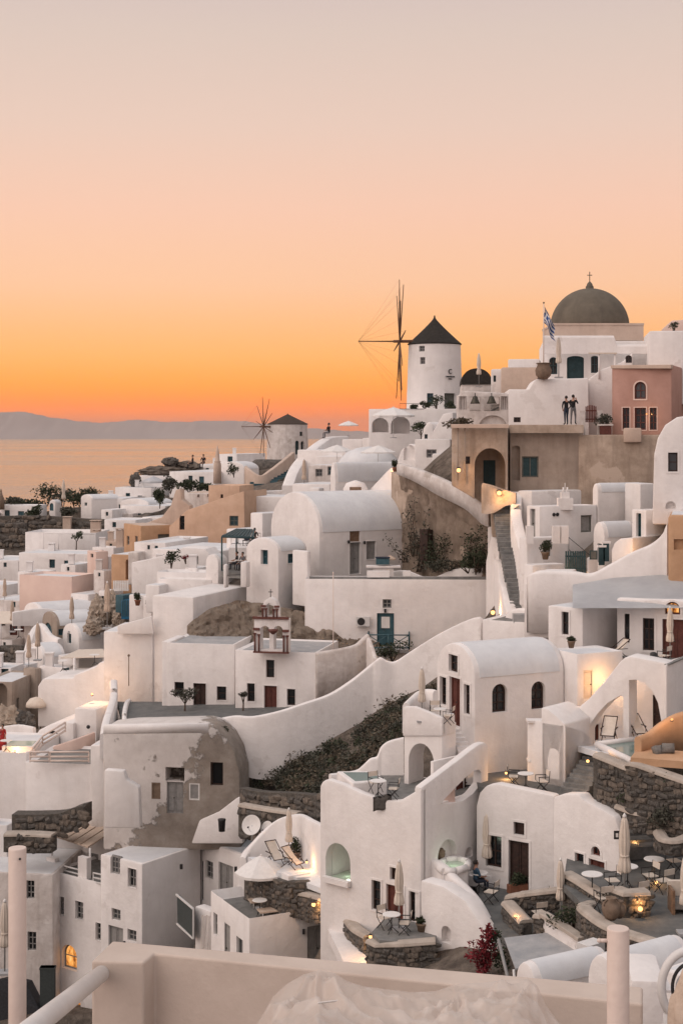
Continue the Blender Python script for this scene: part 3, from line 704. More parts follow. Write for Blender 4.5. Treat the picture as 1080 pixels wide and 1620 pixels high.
def railing(name, label, path, h=.95, m='metal_dark', gap=.14, cat='railing', rails=(1, .12), r=.014, cross=False):
    """path of 3D floor points; rails and every baluster are parts"""
    path = [V(p) for p in path]; loc = path[0]; root = empty(name, loc); tag(root, label, cat)
    for q in rails:
        bm = bmesh.new()
        for a, b in zip(path, path[1:]): tube(bm, a + V((0, 0, h * q)), b + V((0, 0, h * q)), r * 1.5, n=6)
        bm2obj('rail', bm, m, root, loc)
    for a, b in zip(path, path[1:]):
        n = max(1, int((b - a).length / gap))
        if cross:
            k = max(1, int((b - a).length / 1.0))
            for i in range(k):
                p, q = a.lerp(b, i / k), a.lerp(b, (i + 1) / k)
                bm = bmesh.new(); tube(bm, p + V((0, 0, h * .12)), q + V((0, 0, h)), r, n=5); tube(bm, q + V((0, 0, h * .12)), p + V((0, 0, h)), r, n=5); bm2obj('cross_brace', bm, m, root, loc)
                bm = bmesh.new(); tube(bm, p, p + V((0, 0, h)), r * 1.8, n=6); bm2obj('post', bm, m, root, loc)
            bm = bmesh.new(); tube(bm, b, b + V((0, 0, h)), r * 1.8, n=6); bm2obj('post', bm, m, root, loc)
        else:
            for i in range(n + 1):
                p = a.lerp(b, i / n); bm = bmesh.new(); tube(bm, p, p + V((0, 0, h)), r, n=5); bm2obj('baluster', bm, m, root, loc)
    return root
def slat_gate(label, a, b, h, m='wood_dark', n=8, arch=.0):
    a, b = V(a), V(b); root = empty('picket_gate', a); tag(root, label, 'gate'); d3 = (b - a); ang = math.atan2(d3.y, d3.x); rot = Matrix.Rotation(ang, 3, 'Z'); w = d3.length / n
    for i in range(n):
        p = a.lerp(b, (i + .5) / n); hh = h + arch * math.sin(math.pi * (i + .5) / n); bm = bmesh.new(); bx(bm, p + V((0, 0, hh / 2)), (w * .72, .03, hh), rot); bm2obj('slat', bm, m, root, a)
    for q in (.2, .75): bm = bmesh.new(); bx(bm, a.lerp(b, .5) + V((0, 0, h * q)) + rot @ V((0, .035, 0)), (d3.length, .03, .09), rot); bm2obj('cross_rail', bm, m, root, a)
    return root
# ---------------------------------------------------------------- people
def person(label, loc, heading, pose='stand', top='cloth_black', legs='cloth_navy', skirt=None, sc=1.0, hair='hair', cat='person'):
    J = {'pelvis': (0, 0, .95), 'waist': (0, 0, 1.08), 'chest': (0, 0, 1.32), 'neckb': (0, .01, 1.47), 'neck': (0, .02, 1.53), 'head': (0, .03, 1.63), 'crown': (0, .02, 1.72)}
    Rd = {'pelvis': (.15, .115), 'waist': (.135, .10), 'chest': (.165, .115), 'neckb': (.075, .07), 'neck': (.055, .055), 'head': (.078, .095), 'crown': (.06, .075)}
    E = [('pelvis', 'waist'), ('waist', 'chest'), ('chest', 'neckb'), ('neckb', 'neck'), ('neck', 'head'), ('head', 'crown')]
    for s, n in ((-1, 'l'), (1, 'r')):
        if pose == 'sit':
            J.update({n + 'hip': (s * .1, .03, .93), n + 'knee': (s * .13, .46, .93), n + 'ank': (s * .12, .48, .50), n + 'toe': (s * .13, .62, .46)})
            J.update({n + 'sho': (s * .185, 0, 1.42), n + 'elb': (s * .25, .08, 1.16), n + 'wri': (s * .16, .30, 1.10), n + 'hand': (s * .12, .38, 1.10)})
        else:
            k = .06 * s
            J.update({n + 'hip': (s * .095, 0, .90), n + 'knee': (s * .11, .03 + k, .50), n + 'ank': (s * .12, -.01 + k, .085), n + 'toe': (s * .14, .14 + k, .03)})
            if pose == 'phone': J.update({n + 'sho': (s * .185, 0, 1.42), n + 'elb': (s * .24, .16, 1.24), n + 'wri': (s * .10, .32, 1.46), n + 'hand': (s * .07, .34, 1.54)})
            elif pose == 'pockets': J.update({n + 'sho': (s * .185, 0, 1.42), n + 'elb': (s * .29, -.06, 1.15), n + 'wri': (s * .20, .08, .97), n + 'hand': (s * .17, .10, .90)})
            else: J.update({n + 'sho': (s * .185, 0, 1.42), n + 'elb': (s * .24, -.02, 1.13), n + 'wri': (s * .25, .08, .90), n + 'hand': (s * .25, .10, .80)})
        Rd.update({n + 'hip': (.095, .095), n + 'knee': (.06, .06), n + 'ank': (.042, .042), n + 'toe': (.045, .03), n + 'sho': (.065, .06), n + 'elb': (.045, .045), n + 'wri': (.03, .03), n + 'hand': (.04, .025)})
        E += [('pelvis', n + 'hip'), (n + 'hip', n + 'knee'), (n + 'knee', n + 'ank'), (n + 'ank', n + 'toe'), ('chest', n + 'sho'), (n + 'sho', n + 'elb'), (n + 'elb', n + 'wri'), (n + 'wri', n + 'hand')]
        for f in range(5):      # fingers and thumb
            hx = V(J[n + 'hand']); dr = (hx - V(J[n + 'wri'])).normalized(); sd = V((1, 0, 0)) if abs(dr.x) < .8 else V((0, 1, 0))
            if f < 4:
                k1 = hx + sd * (f - 1.5) * .02 + dr * .045; k2 = k1 + dr * (.03 + .008 * (f in (1, 2))) + V((0, .012, -.006)); J[f'{n}f{f}a'] = tuple(k1); J[f'{n}f{f}b'] = tuple(k2); E += [(n + 'hand', f'{n}f{f}a'), (f'{n}f{f}a', f'{n}f{f}b')]
            else:
                k1 = hx - sd * s * .045 - dr * .01; k2 = k1 - sd * s * .012 + dr * .035; J[f'{n}f{f}a'] = tuple(k1); J[f'{n}f{f}b'] = tuple(k2); E += [(n + 'hand', f'{n}f{f}a'), (f'{n}f{f}a', f'{n}f{f}b')]
            Rd[f'{n}f{f}a'] = (.011, .011); Rd[f'{n}f{f}b'] = (.009, .009)
    names = list(J); idx = {n: i for i, n in enumerate(names)}
    me = bpy.data.meshes.new('body'); me.from_pydata([J[n] for n in names], [(idx[a], idx[b]) for a, b in E], [])
    root = empty('person', loc); tag(root, label, cat); root.rotation_euler = (0, 0, heading); root.scale = (sc, sc, sc)
    ob = link('body', me, root); md = ob.modifiers.new('skin', 'SKIN'); 
    sv = me.skin_vertices[0].data if len(me.skin_vertices) else None
    if sv is None:
        bm = bmesh.new(); bm.from_mesh(me); bm.verts.layers.skin.verify(); bm.to_mesh(me); bm.free(); sv = me.skin_vertices[0].data
    for n in names: sv[idx[n]].radius = Rd[n]; sv[idx[n]].use_root = (n == 'pelvis')
    md.use_smooth_shade = True
    ob.modifiers.new('sub', 'SUBSURF').levels = 1
    zoff = -.46 if pose == 'sit' else 0
    dg = bpy.context.evaluated_depsgraph_get(); m2 = bpy.data.meshes.new_from_object(ob.evaluated_get(dg)); ob.modifiers.clear(); m2.materials.clear()
    setmat(m2, [top, legs, 'skin', 'cloth_black'])
    for p in m2.polygons:
        c = p.center; best = min(E, key=lambda e: ((V(J[e[0]]) + V(J[e[1]])) / 2 - c).length); a, b = best; k = a + b
        if 'head' in k or 'neck' in b or 'f' in k or 'hand' in k or 'wri' in b and pose != 'pockets': mi = 2
        elif 'toe' in k: mi = 3
        elif 'knee' in k or 'hip' in k or c.z < .98 and 'wri' not in k and 'elb' not in k: mi = 1
        else: mi = 0
        p.material_index = mi; p.use_smooth = True
    for v in m2.vertices: v.co.z += zoff
    # nose and ears pulled out of the head surface
    for v in m2.vertices:
        z = v.co.z - zoff
        if 1.55 < z < 1.68:
            if v.co.y > .09 and abs(v.co.x) < .03 and z < 1.63: v.co.y += .022
            if abs(v.co.x) > .066 and abs(v.co.y - .03) < .03: v.co.x *= 1.12
    ob.data = m2
    bm = bmesh.new(); bmesh.ops.create_icosphere(bm, subdivisions=3, radius=1)
    for v in bm.verts:
        q = v.co.copy(); v.co = V((q.x * .092, q.y * .112 - .004, q.z * .115 + 1.665 + zoff))
    bmesh.ops.delete(bm, geom=[v for v in bm.verts if v.co.y > .055 and v.co.z < 1.70 + zoff or v.co.z < 1.60 + zoff], context='VERTS')
    bm2obj('hair', bm, hair, root, smooth=True)
    bm = bmesh.new()
    for s in (-1, 1): bmesh.ops.create_icosphere(bm, subdivisions=1, radius=.011, matrix=Matrix.Translation((s * .03, .118, 1.64 + zoff)))
    bm2obj('eyes', bm, 'hair', root)
    bm = bmesh.new(); bx(bm, (0, .117, 1.575 + zoff), (.045, .012, .008)); bm2obj('mouth', bm, 'leaf_red', root)
    if skirt:
        bm = bmesh.new(); lathe(bm, [(.16, 1.08 + zoff), (.19, .95 + zoff), (.24, .6 + zoff), (.33, .12 + zoff), (.31, .12 + zoff), (.15, 1.0 + zoff)], 24, fold=(8, .12)); bm2obj('skirt', bm, skirt, root)
    return root
# ================================================================== setting: sea, far hills, terrain
SEA = -40.0
bm = bmesh.new(); n = 48
vs = [[bm.verts.new((x, y, SEA)) for x in (-70000, -8000, -1500, 1500, 8000, 70000)] for y in (-300, 300, 1500, 6000, 20000, 90000)]
for a, b in zip(vs, vs[1:]):
    for i in range(5): bm.faces.new((a[i], a[i + 1], b[i + 1], b[i]))
tag(bm2obj('sea', bm, 'sea'), kind='structure')
# far island ridge at 24 km: profile read along the skyline
HP = [(-400, 660), (-200, 657), (-80, 655), (0, 652), (22, 651), (50, 652.5), (80, 660), (120, 665), (160, 669), (190, 666), (215, 663.5), (240, 665), (275, 668), (300, 666), (330, 665.5), (370, 665), (400, 668), (440, 672), (480, 677), (520, 679), (560, 682), (640, 684), (760, 687), (900, 689)]
bm = bmesh.new(); Yh = 24000.0; rows = []
for k in range(6): rows.append([])
xs = np.linspace(-400, 900, 260)
for x in xs:
    y = np.interp(x, [p[0] for p in HP], [p[1] for p in HP]); hgt = zat(y, Yh) - SEA + 22 * mnoise.noise(V((x * .045, 2, 0))) + 12 * mnoise.noise(V((x * .16, 7, 0)))
    for k, (q, dy) in enumerate(((0, -1600), (.22, -1000), (.55, -520), (.85, -200), (1, 0), (.2, 1500))):
        yy = Yh + dy + 160 * mnoise.noise(V((x * .06, k * 3.0, 1))); rows[k].append(bm.verts.new(((x - CX) / F * Yh, yy, SEA - 3 + hgt * q * (1 + .12 * mnoise.noise(V((x * .1, k, 5))) * (0 < k < 4)))))
for a, b in zip(rows, rows[1:]):
    for i in range(len(xs) - 1): f = bm.faces.new((a[i], a[i + 1], b[i + 1], b[i])); f.smooth = True
tag(bm2obj('far_hills', bm, 'far_hill'), kind='structure')

# terrain: thin-plate surface through ground points (px, py, Y)
GP = [(-60, 1640, 78), (60, 1640, 78), (150, 1600, 76), (200, 1640, 80), (280, 1590, 80.5), (330, 1580, 76), (395, 1570, 73.4), (480, 1570, 69), (545, 1530, 64), (540, 1560, 61), (600, 1570, 57.5), (720, 1580, 55), (850, 1560, 52), (1000, 1560, 48), (1150, 1500, 46),
      (100, 1330, 88), (250, 1310, 86), (330, 1300, 84), (310, 1450, 81), (350, 1440, 79.5), (400, 1270, 79.5), (430, 1400, 74), (470, 1400, 71.5), (470, 1290, 76.5), (500, 1450, 69), (392, 1215, 86), (440, 1215, 84), (520, 1190, 82), (590, 1150, 80), (650, 1110, 78), (680, 1090, 77), (500, 1245, 77), (580, 1200, 75), (620, 1180, 73.5), (660, 1260, 69),
      (0, 1240, 105), (120, 1160, 108), (200, 1150, 96), (320, 1150, 93), (0, 1120, 120), (60, 1080, 125), (200, 1080, 108), (420, 1130, 94), (590, 1060, 92), (700, 1040, 90), (560, 1000, 99), (700, 1010, 97),
      (0, 1010, 150), (100, 1000, 138), (200, 960, 132), (320, 950, 118), (420, 960, 110), (520, 930, 106), (660, 915, 104), (760, 910, 100), (815, 960, 92), (815, 860, 97), (795, 790, 101), (790, 770, 103),
      (0, 890, 185), (60, 900, 170), (150, 880, 165), (250, 870, 155), (330, 850, 150), (420, 830, 140), (500, 800, 132), (600, 790, 122), (690, 760, 108),
      (-40, 835, 205), (60, 800, 205), (130, 806, 200), (230, 790, 200), (330, 770, 190), (420, 760, 200), (500, 740, 170), (560, 720, 150), (640, 705, 135), (700, 690, 118), (760, 685, 108), (860, 680, 106), (960, 690, 104), (1080, 690, 104), (960, 800, 92), (1040, 800, 90), (1150, 680, 100),
      (280, 742, 225), (350, 740, 228), (430, 735, 232), (490, 718, 225), (560, 690, 160), (690, 655, 150), (800, 620, 125), (930, 600, 112), (1080, 580, 112), (1200, 560, 120),
      (870, 790, 94), (900, 860, 88), (1000, 800, 86), (860, 910, 84), (950, 910, 82), (1060, 860, 78), (1080, 900, 76), (1180, 850, 78), (860, 1000, 80), (950, 1060, 76), (1080, 1060, 76), (1200, 1040, 76), (800, 1250, 72), (900, 1250, 68), (960, 1200, 68), (1080, 1200, 68), (1200, 1180, 66), (1000, 1320, 64), (1100, 1310, 63), (760, 1180, 73), (880, 1400, 61), (1080, 1440, 56), (1200, 1400, 55)]
gx = np.array([[(p[0] - CX) / F * p[2], p[2]] for p in GP]); gz = np.array([zat(p[1], p[2]) - .9 for p in GP])
def tps(r2): return np.where(r2 > 0, r2 * np.log(np.maximum(r2, 1e-9)) * .5, 0)
S_ = 40.0; gxs = gx / S_; n = len(gx); K = tps(((gxs[:, None] - gxs[None]) ** 2).sum(-1)) + np.eye(n) * .004
A = np.zeros((n + 3, n + 3)); A[:n, :n] = K; A[:n, n] = 1; A[:n, n + 1:] = gxs; A[n, :n] = 1; A[n + 1:, :n] = gxs.T
sol = np.linalg.solve(A, np.concatenate([gz, np.zeros(3)]))
def terr(x, y):
    q = np.stack([np.atleast_1d(x), np.atleast_1d(y)], -1) / S_
    z = tps(((q[:, None] - gxs[None]) ** 2).sum(-1)) @ sol[:n] + sol[n] + q @ sol[n + 1:]
    return z
def tz(x, y): return float(terr(np.array([x], float), np.array([y], float))[0])
# ================================================================== ridge: windmills, church, mansion
def sails(T, hub, axis, rad, nsp, spr, m='wood_pole', thick=.05):
    axis = V(axis).normalized(); up = V((0, 0, 1)); side = axis.cross(up).normalized(); hub = V(hub)
    bm = bmesh.new(); tube(bm, hub - axis * 2.2, hub + axis * .6, .16, .13); T.add('axle', bm, m)
    bm = bmesh.new(); tube(bm, hub + axis * .3, hub + axis * spr, .07, .045); T.add('bowsprit', bm, m)
    tips = []
    for k in range(nsp):
        t = 2 * math.pi * (k + .18) / nsp; dv = (up * math.cos(t) + side * math.sin(t)); j = .22 * math.sin(k * 2.7)
        tip = hub + dv * rad * (1 + .05 * math.sin(k * 5)) + axis * j; tips.append(tip)
        bm = bmesh.new(); tube(bm, hub, tip, thick * 1.25, thick * .7, 6); T.add('sail_spar', bm, m)
    for k in range(nsp):
        bm = bmesh.new(); tube(bm, tips[k], hub + axis * spr, .006, n=4); T.add('stay_rope', bm, m)
    for k in range(0, nsp, 3):      # furled sail cloth along some spars
        a, b = hub.lerp(tips[k], .15), hub.lerp(tips[k], .85); bm = bmesh.new(); tube(bm, a, b, .09, .05, 6); T.add('furled_sail', bm, m)
def windmill(label, px, Y, ytop, ybot, wtop, wbot, yapex, over, thm, m='white', conc=True):
    T = Thing('windmill', label, 'windmill', px, ybot, Y); mp = Y / F; zt, zb = zat(ytop, Y), zat(ybot, Y) - 1.2; x = (px - CX) * mp
    bm = bmesh.new(); k = 14; lathe(bm, [((wbot + (wtop - wbot) * i / k) / 2 * mp + .03 * mnoise.noise(V((i * .7, px, 0))), zb + (zt - zb) * i / k) for i in range(k + 1)], 48, (x, Y, 0)); tower = T.add('tower', bm, m)
    h = (ytop - yapex) * mp; r = over / 2 * mp
    prof = [(r * .97, zt - .06), (r, zt + .02)] + [(r * (1 - q) ** (1.0 if not conc else 1.12), zt + .02 + h * q) for q in [i / 9 for i in range(1, 9)]] + [(.1, zt + h * .97), (.05, zt + h * 1.07)]
    bm = bmesh.new(); lathe(bm, prof, 40, (x, Y, 0)); T.add('roof', bm, thm)
    b = Body(); b.ob = tower; b.cuts = []; CUTS.append(b); b.T = T; b.mp = mp; b.x = x; b.Y = Y; b.T = T
    def fac(pxx, rr):        # tangent face of the round tower seen at pixel pxx
        xo = (pxx - px) * mp; ang = math.asin(max(-.95, min(.95, xo / rr))); nx, ny = math.sin(ang), -math.cos(ang)
        return Face((x + rr * nx, Y + rr * ny), (math.cos(ang), math.sin(ang)), (nx, ny))
    return T, b, fac
Y = 140; mp = Y / F
T, b, fac = windmill('white round windmill with dark conical thatched cap and long bare sail poles', 687, Y, 545, 645, 82, 90, 502, 86, 'thatch')
T.win(b, fac(667, 2.5), 662, 547, 671, 556, col='wood_grey', pane='glass_grey', depth=.3)
T.win(b, fac(668, 2.5), 664, 565, 672, 576, col='wood_grey', pane='glass_grey', depth=.3)
T.win(b, fac(680, 2.55), 675, 622, 685, 640, col='teal', pane='glass_teal', depth=.35)
T.door(b, fac(711, 2.55), 703, 622, 720, 648, col='green_grey', depth=.35)
sails(T, P(632, 540, Y - .8), (-.999, -.02, 0), 5.9, 12, 3.9)
# painted sign on the tower wall
def text_part(T, txt, pos, nrm, size, mat='sign_ink', name='lettering', parent=None, ext=.012):
    cu = bpy.data.curves.new(name, 'FONT'); cu.body = txt; cu.size = size; cu.align_x = 'CENTER'; cu.align_y = 'CENTER'; cu.extrude = ext
    o = bpy.data.objects.new(name, cu); COL.objects.link(o); dg = bpy.context.evaluated_depsgraph_get(); me = bpy.data.meshes.new_from_object(o.evaluated_get(dg)); bpy.data.objects.remove(o)
    setmat(me, mat); z = V(nrm).normalized(); x = V((0, 0, 1)).cross(z).normalized(); y = z.cross(x); me.transform(Matrix(((x.x, y.x, z.x, pos[0]), (x.y, y.y, z.y, pos[1]), (x.z, y.z, z.z, pos[2]), (0, 0, 0, 1))))
    me.transform(Matrix.Translation(-T.loc)); return link(name, me, parent or T.root)
fs = fac(711, 2.56)
for t_, y_, s_ in (('C', 588, .62), ('CANAVES OIA', 596, .17), ('SUITES', 599.5, .13)):
    q = fs.hit(711, y_); text_part(T, t_, fs.pt(*q, .06), fs.n3(), s_, ext=.04)
# white terrace building under the windmill, two arches
T = Thing('cave_house', 'long white terrace house with two arched recesses below the thatched windmill', 'house', 650, 700, 134)
b = T.block(722, 133, 646, 735, 583, ('m', 9), 8, parapet=.25, bevel=.08)
T.niche(b, 'L', 588, 661, 614, 684, 1.6, .9); T.niche(b, 'L', 618, 659, 648, 686, 1.6, .9)
# terrace furniture by the mill
for i, (px, py, r) in enumerate(((672, 640, .5), (690, 637, .8), (710, 640, .55), (655, 642, .4))):
    shrub('shrub', ['low rounded shrub in front of the windmill foot', 'largest round shrub beside the windmill door', 'round shrub right against the windmill door', 'smallest shrub on the white terrace under the mill'][i], P(px, py + 8, 134.5), (r, r, r * .9), 350, .1, 'leaf', seed=20 + i)
railing('metal_railing', 'thin dark wavy railing on the terrace under the windmill', [P(632, 648, 133.6), P(670, 648, 133.4)], .55, gap=.5)
put('umbo', mk_umb_open('fabric_white', 1.9, 8, .7), P(551, 690, 165), .3, 'small open parasol on a roof terrace against the orange sky', sc=.62)
put('umbo', None, P(622, 693, 130.5), .1, 'open white parasol in front of the two arched recesses', sc=1.0)
# ---- far windmill
T, b, fac = windmill('squat pale windmill with low brown cap beyond the village rooftops', 455, 232, 671, 728, 62, 68, 655, 65, 'thatch_brown', 'white_old', False)
T.win(b, fac(477, 3.1), 474, 683, 479, 690, col='teal_dark', depth=.4)
T.door(b, fac(470, 3.2), 467, 697, 473, 719, col='teal_dark', arch=True, depth=.4); T.win(b, fac(480, 3.2), 476, 698, 481, 711, col='teal_dark', arch=True, depth=.4)
sails(T, P(417, 675, 230), (-.93, -.36, 0), 4.7, 10, 3.6, thick=.06)
# round stone platform of the far mill
T2 = Thing('mill_platform', 'round dark rubble stone platform beneath the squat windmill', 'platform', 440, 745, 228)
bm = bmesh.new(); lathe(bm, [(4.1, zat(748, 228)), (3.9, zat(731, 228)), (3.4, zat(727, 228))], 32, (P(438, 745, 228).x, 229, 0)); T2.add('wall', bm, 'stone')
# ---- church
Y = 106; mp = Y / F
T = Thing('domed_church', 'white church with large plain brown dome on a square stone drum', 'church', 930, 600, Y)
b = T.block(1026, 103, 538, 640, 858, ('m', 9), 6, parapet=.2)
dc = P(932, 515, Y + 2)
bm = bmesh.new(); rd = 62 * (Y + 2) / F
lathe(bm, [(rd * math.cos(t), dc.z - .15 + rd * 1.0 * math.sin(t)) for t in [R(90) * i / 16 for i in range(16)]] + [(.3, dc.z + rd * .985), (.22, dc.z + rd * 1.02), (.2, dc.z + rd * 1.06), (.08, dc.z + rd * 1.11), (.03, dc.z + rd * 1.13)], 48, (dc.x, dc.y, 0)); dome = T.add('dome', bm, 'dome')
bm = bmesh.new(); c = dc + V((0, 0, rd * 1.11)); tube(bm, c, c + V((0, 0, .75)), .03); bx(bm, c + V((0, 0, .5)), (.36, .05, .05)); T.add('cross', bm, 'metal_dark', dome)
bm = bmesh.new(); bx(bm, V((dc.x + .15, dc.y, zat(527, Y))), (140 * mp, 6.0, 26 * mp)); bevel_sharp(bm, .06); dr_ = T.add('drum', bm, 'beige')
bm = bmesh.new(); bx(bm, V((dc.x + .15, dc.y, zat(514.5, Y))), (141.5 * mp, 6.1, .14)); T.add('cornice', bm, 'beige', dr_)
T.door(b, 'L', 896, 563, 923, 605, col='teal_dark', arch=.35, trim=.12, depth=.3); T.win(b, 'L', 868, 565, 881, 592, col='teal_dark', arch=True, trim=.1); T.win(b, 'L', 934, 563, 946, 590, col='teal_dark', arch=.5, trim=.1)
T.niche(b, 'L', 906, 553, 911, 559, .3)
ribbon('parapet', '', [(858, 102.6, 531, 560), (970, 102.3, 531, 560), (975, 102.3, 545, 560), (1024, 102, 545, 560)], .35, smooth=1, thing=T)
# pergola beam over the church yard
T = Thing('pergola', 'flat white pergola roof on thin posts before the church door', 'pergola', 945, 600, 101)
for i in range(5):
    bm = bmesh.new(); a = P(930 + 0 * i, 559, 100.5 + i * .55); c = P(975, 559, 100.5 + i * .55); tube(bm, a, c, .07, n=4); T.add('beam', bm, 'fabric')
for q in (947, 972):
    bm = bmesh.new(); p = P(q, 600, 100.6); tube(bm, p, V((p.x, p.y, zat(559, 100.6))), .07, n=6); T.add('post', bm, 'white')
put('umbc', mk_umb_closed('fabric'), P(883, 598, 99.6), 0, 'closed cream parasol on the church terrace beside the flagpole', sc=1.05)
put('umbc', None, P(757, 612, 110), 0, 'closed cream parasol in front of the dark rounded roof', sc=.95)
# flag
T = Thing('flag', 'blue and white striped flag on a tall thin pole beside the church', 'flag', 859, 600, 99)
bm = bmesh.new(); p = P(859, 604, 99); tube(bm, p, P(859.5, 480, 99), .045, .03); T.add('pole', bm, 'paint_cream')
bm = bmesh.new(); bmesh.ops.create_icosphere(bm, subdivisions=1, radius=.07, matrix=Matrix.Translation(P(859.5, 479, 99))); T.add('finial', bm, 'bronze')
nx_, nz_ = 14, 18; g_ = []
bm = bmesh.new(); tl = P(860.5, 484, 99)
for i in range(nx_ + 1):
    col_ = []
    for j in range(nz_ + 1):
        u, v = i / nx_, j / nz_; col_.append(bm.verts.new(tl + V((.66 * u + .05 * math.sin(v * 7), .22 * math.sin(u * 9 + v * 2.0), -1.15 * v - 1.35 * u + .08 * math.sin(u * 8)))))
    g_.append(col_)
for i in range(nx_):
    for j in range(nz_):
        f = bm.faces.new((g_[i][j], g_[i + 1][j], g_[i + 1][j + 1], g_[i][j + 1])); f.smooth = True
        blue = (j // 2) % 2 == 0
        if i < 5 and j < 10: blue = not (i == 2 or j in (4, 5))
        f.material_index = 1 if blue else 0
T.add('cloth', bm, ['cloth_white', 'flag_blue'])
bm = bmesh.new(); p = P(859, 600, 98.6); lathe(bm, [(.25, 0), (.5, .25), (.55, .6), (.4, .95), (.45, 1.05)], 16, p); T3 = Thing('large_jar', 'big brown clay jar at the foot of the flagpole', 'jar', 859, 600, 98.6); T3.add('body', bm, 'clay')
bm = bmesh.new(); lathe(bm, [(.47, 1.03), (.5, 1.08), (.42, 1.1), (.38, 1.0)], 16, p); T3.add('rim', bm, 'clay')
# blocks left of the church
T = Thing('stepped_house', 'beige cube house with white upper cube left of the church terrace', 'house', 820, 615, 108)
T.block(850, 107, 581, 640, 792, ('m', 5), 8, m='beige', roof='roof_grey'); T.block(853, 109.5, 568, 600, 803, ('m', 4), 8, m='white')
T = Thing('small_annex', 'tiny white annex with window beside the beige cube house', 'house', 786, 600, 110); b = T.block(796, 110, 584, 640, 776, ('m', 4), 8); T.win(b, 'L', 780, 594, 784, 604, col='teal_dark')
# dark barrel roof
T = Thing('thatched_vault', 'low house with dark rounded thatched roof behind the bell wall', 'house', 753, 612, 116); b = T.block(777, 115, 606, 650, 730, ('m', 5), 3, m='white_old', roof=None)
bm = bmesh.new(); C_ = b.L.o; k = 16; Wd = b.Lm; zz = b.z1
poly_prism(bm, [b.L.pt(Wd / 2 - Wd / 2 * 1.03 * math.cos(t), zz - .1 + 1.25 * math.sin(t) ** .8, .1) for t in [math.pi * i / k for i in range(k + 1)]], -b.L.n3() * 5.3); bmesh.ops.recalc_face_normals(bm, faces=bm.faces); T.add('roof', bm, 'thatch')
# terrace wall under the church with window
T = Thing('terrace_house', 'broad plain white terrace wall below the church with one tiny dark window', 'house', 860, 672, 96)
b = T.prof(932, 98.6, 4, [(803, 720), (803, 616), (836, 616), (846, 600), (930, 598), (932, 720)], 6, m='white'); T.win(b, 'L', 812, 660, 823, 668, depth=.25)
T = Thing('curved_house', 'white block with sloping shoulder right of the church terrace wall', 'house', 960, 660, 95)
b = T.prof(1000, 100.5, 6, [(930, 720), (931, 600), (950, 585), (985, 572), (1000, 558), (1000, 720)], 5)
T.win(b, 'L', 1000 - 11, 562, 999, 574, depth=.2, arch=True)
T = Thing('plain_house', 'white flat-roofed cube right of the church drum', 'house', 1060, 580, 100); b = T.block(1100, 99, 523, 640, 1026, ('m', 6), 8)
T = Thing('roof_gable', 'small pale pink gabled roof hut behind the white cube', 'house', 1070, 525, 106)
T.prof(1110, 106, 10, [(1046, 540), (1046, 521), (1062, 507), (1110, 504), (1110, 540)], 4, m='pale_pink')
shrub('shrub', 'tiny tuft of plants on the white cube roof', P(1065, 521, 99.5), (.35, .35, .35), 150, .08, 'leaf', seed=41)
# pink building
T = Thing('pink_house', 'dusty pink house with arched upper window and three tall openings', 'house', 1020, 680, 88)
b = T.block(1062, 95, 576, 690, 967, ('m', 7), 21, m='pink', roof='beige', parapet=.15)
T.win(b, 'L', 1003, 604, 1021, 631, arch=True, col='wood_red', pane='glass_grey', trim=.09, tm='pale_pink')
for x0, x1 in ((984, 995), (1003, 1021), (1027, 1038)): T.win(b, 'L', x0, 645, x1, 680, col='wood_red', trim=.06, grid=(2, 3), tm='pale_pink')
ribbon('string_course', '', [(967, 96.6, 578, 583), (1062, 94.85, 577, 583)], .5, 'beige', 1, thing=T, rnd=False)
lantern('dim warm wall light beside the pink house openings', P(1022, 655, 95.1), 3, 'wall', .05, 'bulb_dim', (0, 1, 0))
slat_gate('brown picket gate with rounded top between white posts near the pink house', P(925, 668, 96.2), P(943, 668, 96.0), 1.0, 'wood_red', 7, .12)
for px in (921, 948):
    T = Thing('gate_post', 'white post %s the brown picket gate' % ('left of' if px < 930 else 'beside the shrub and'), 'post', px, 690, 96); bm = bmesh.new(); p = P(px, 660, 96); bx(bm, p + V((0, 0, -.45)), (.28, .28, 1.6)); bevel_sharp(bm, .05); T.add('shaft', bm, 'white_old'); bm = bmesh.new(); bx(bm, p + V((0, 0, .38)), (.34, .34, .08)); bevel_sharp(bm, .03); T.add('cap', bm, 'white_old')
shrub('shrub', 'grey-green bush growing between the brown gate and the pink house', P(958, 676, 95.6), (.75, .5, .55), 500, .09, 'leaf_grey', seed=43)
T = Thing('wall_cabinet', 'low brown wooden cabinet door under the bush by the pink house', 'cabinet', 957, 690, 95.4); bm = bmesh.new(); p = P(957, 681, 95.2); bx(bm, p, (.75, .2, .6)); T.add('door', bm, 'wood_red'); bm = bmesh.new(); bx(bm, p + V((0, .1, .36)), (.95, .5, .1)); T.add('lintel', bm, 'white_old')
# two people on the ledge
person('person in dark jacket and jeans standing on the ledge with hands at the face', P(895, 672, 95.6), R(20), 'pockets', 'cloth_black', 'cloth_navy', sc=1.06)
person('person in black standing half behind another on the ledge, arms raised', P(906, 671.5, 96.4), R(-25), 'phone', 'cloth_black', 'cloth_grey', sc=1.1)
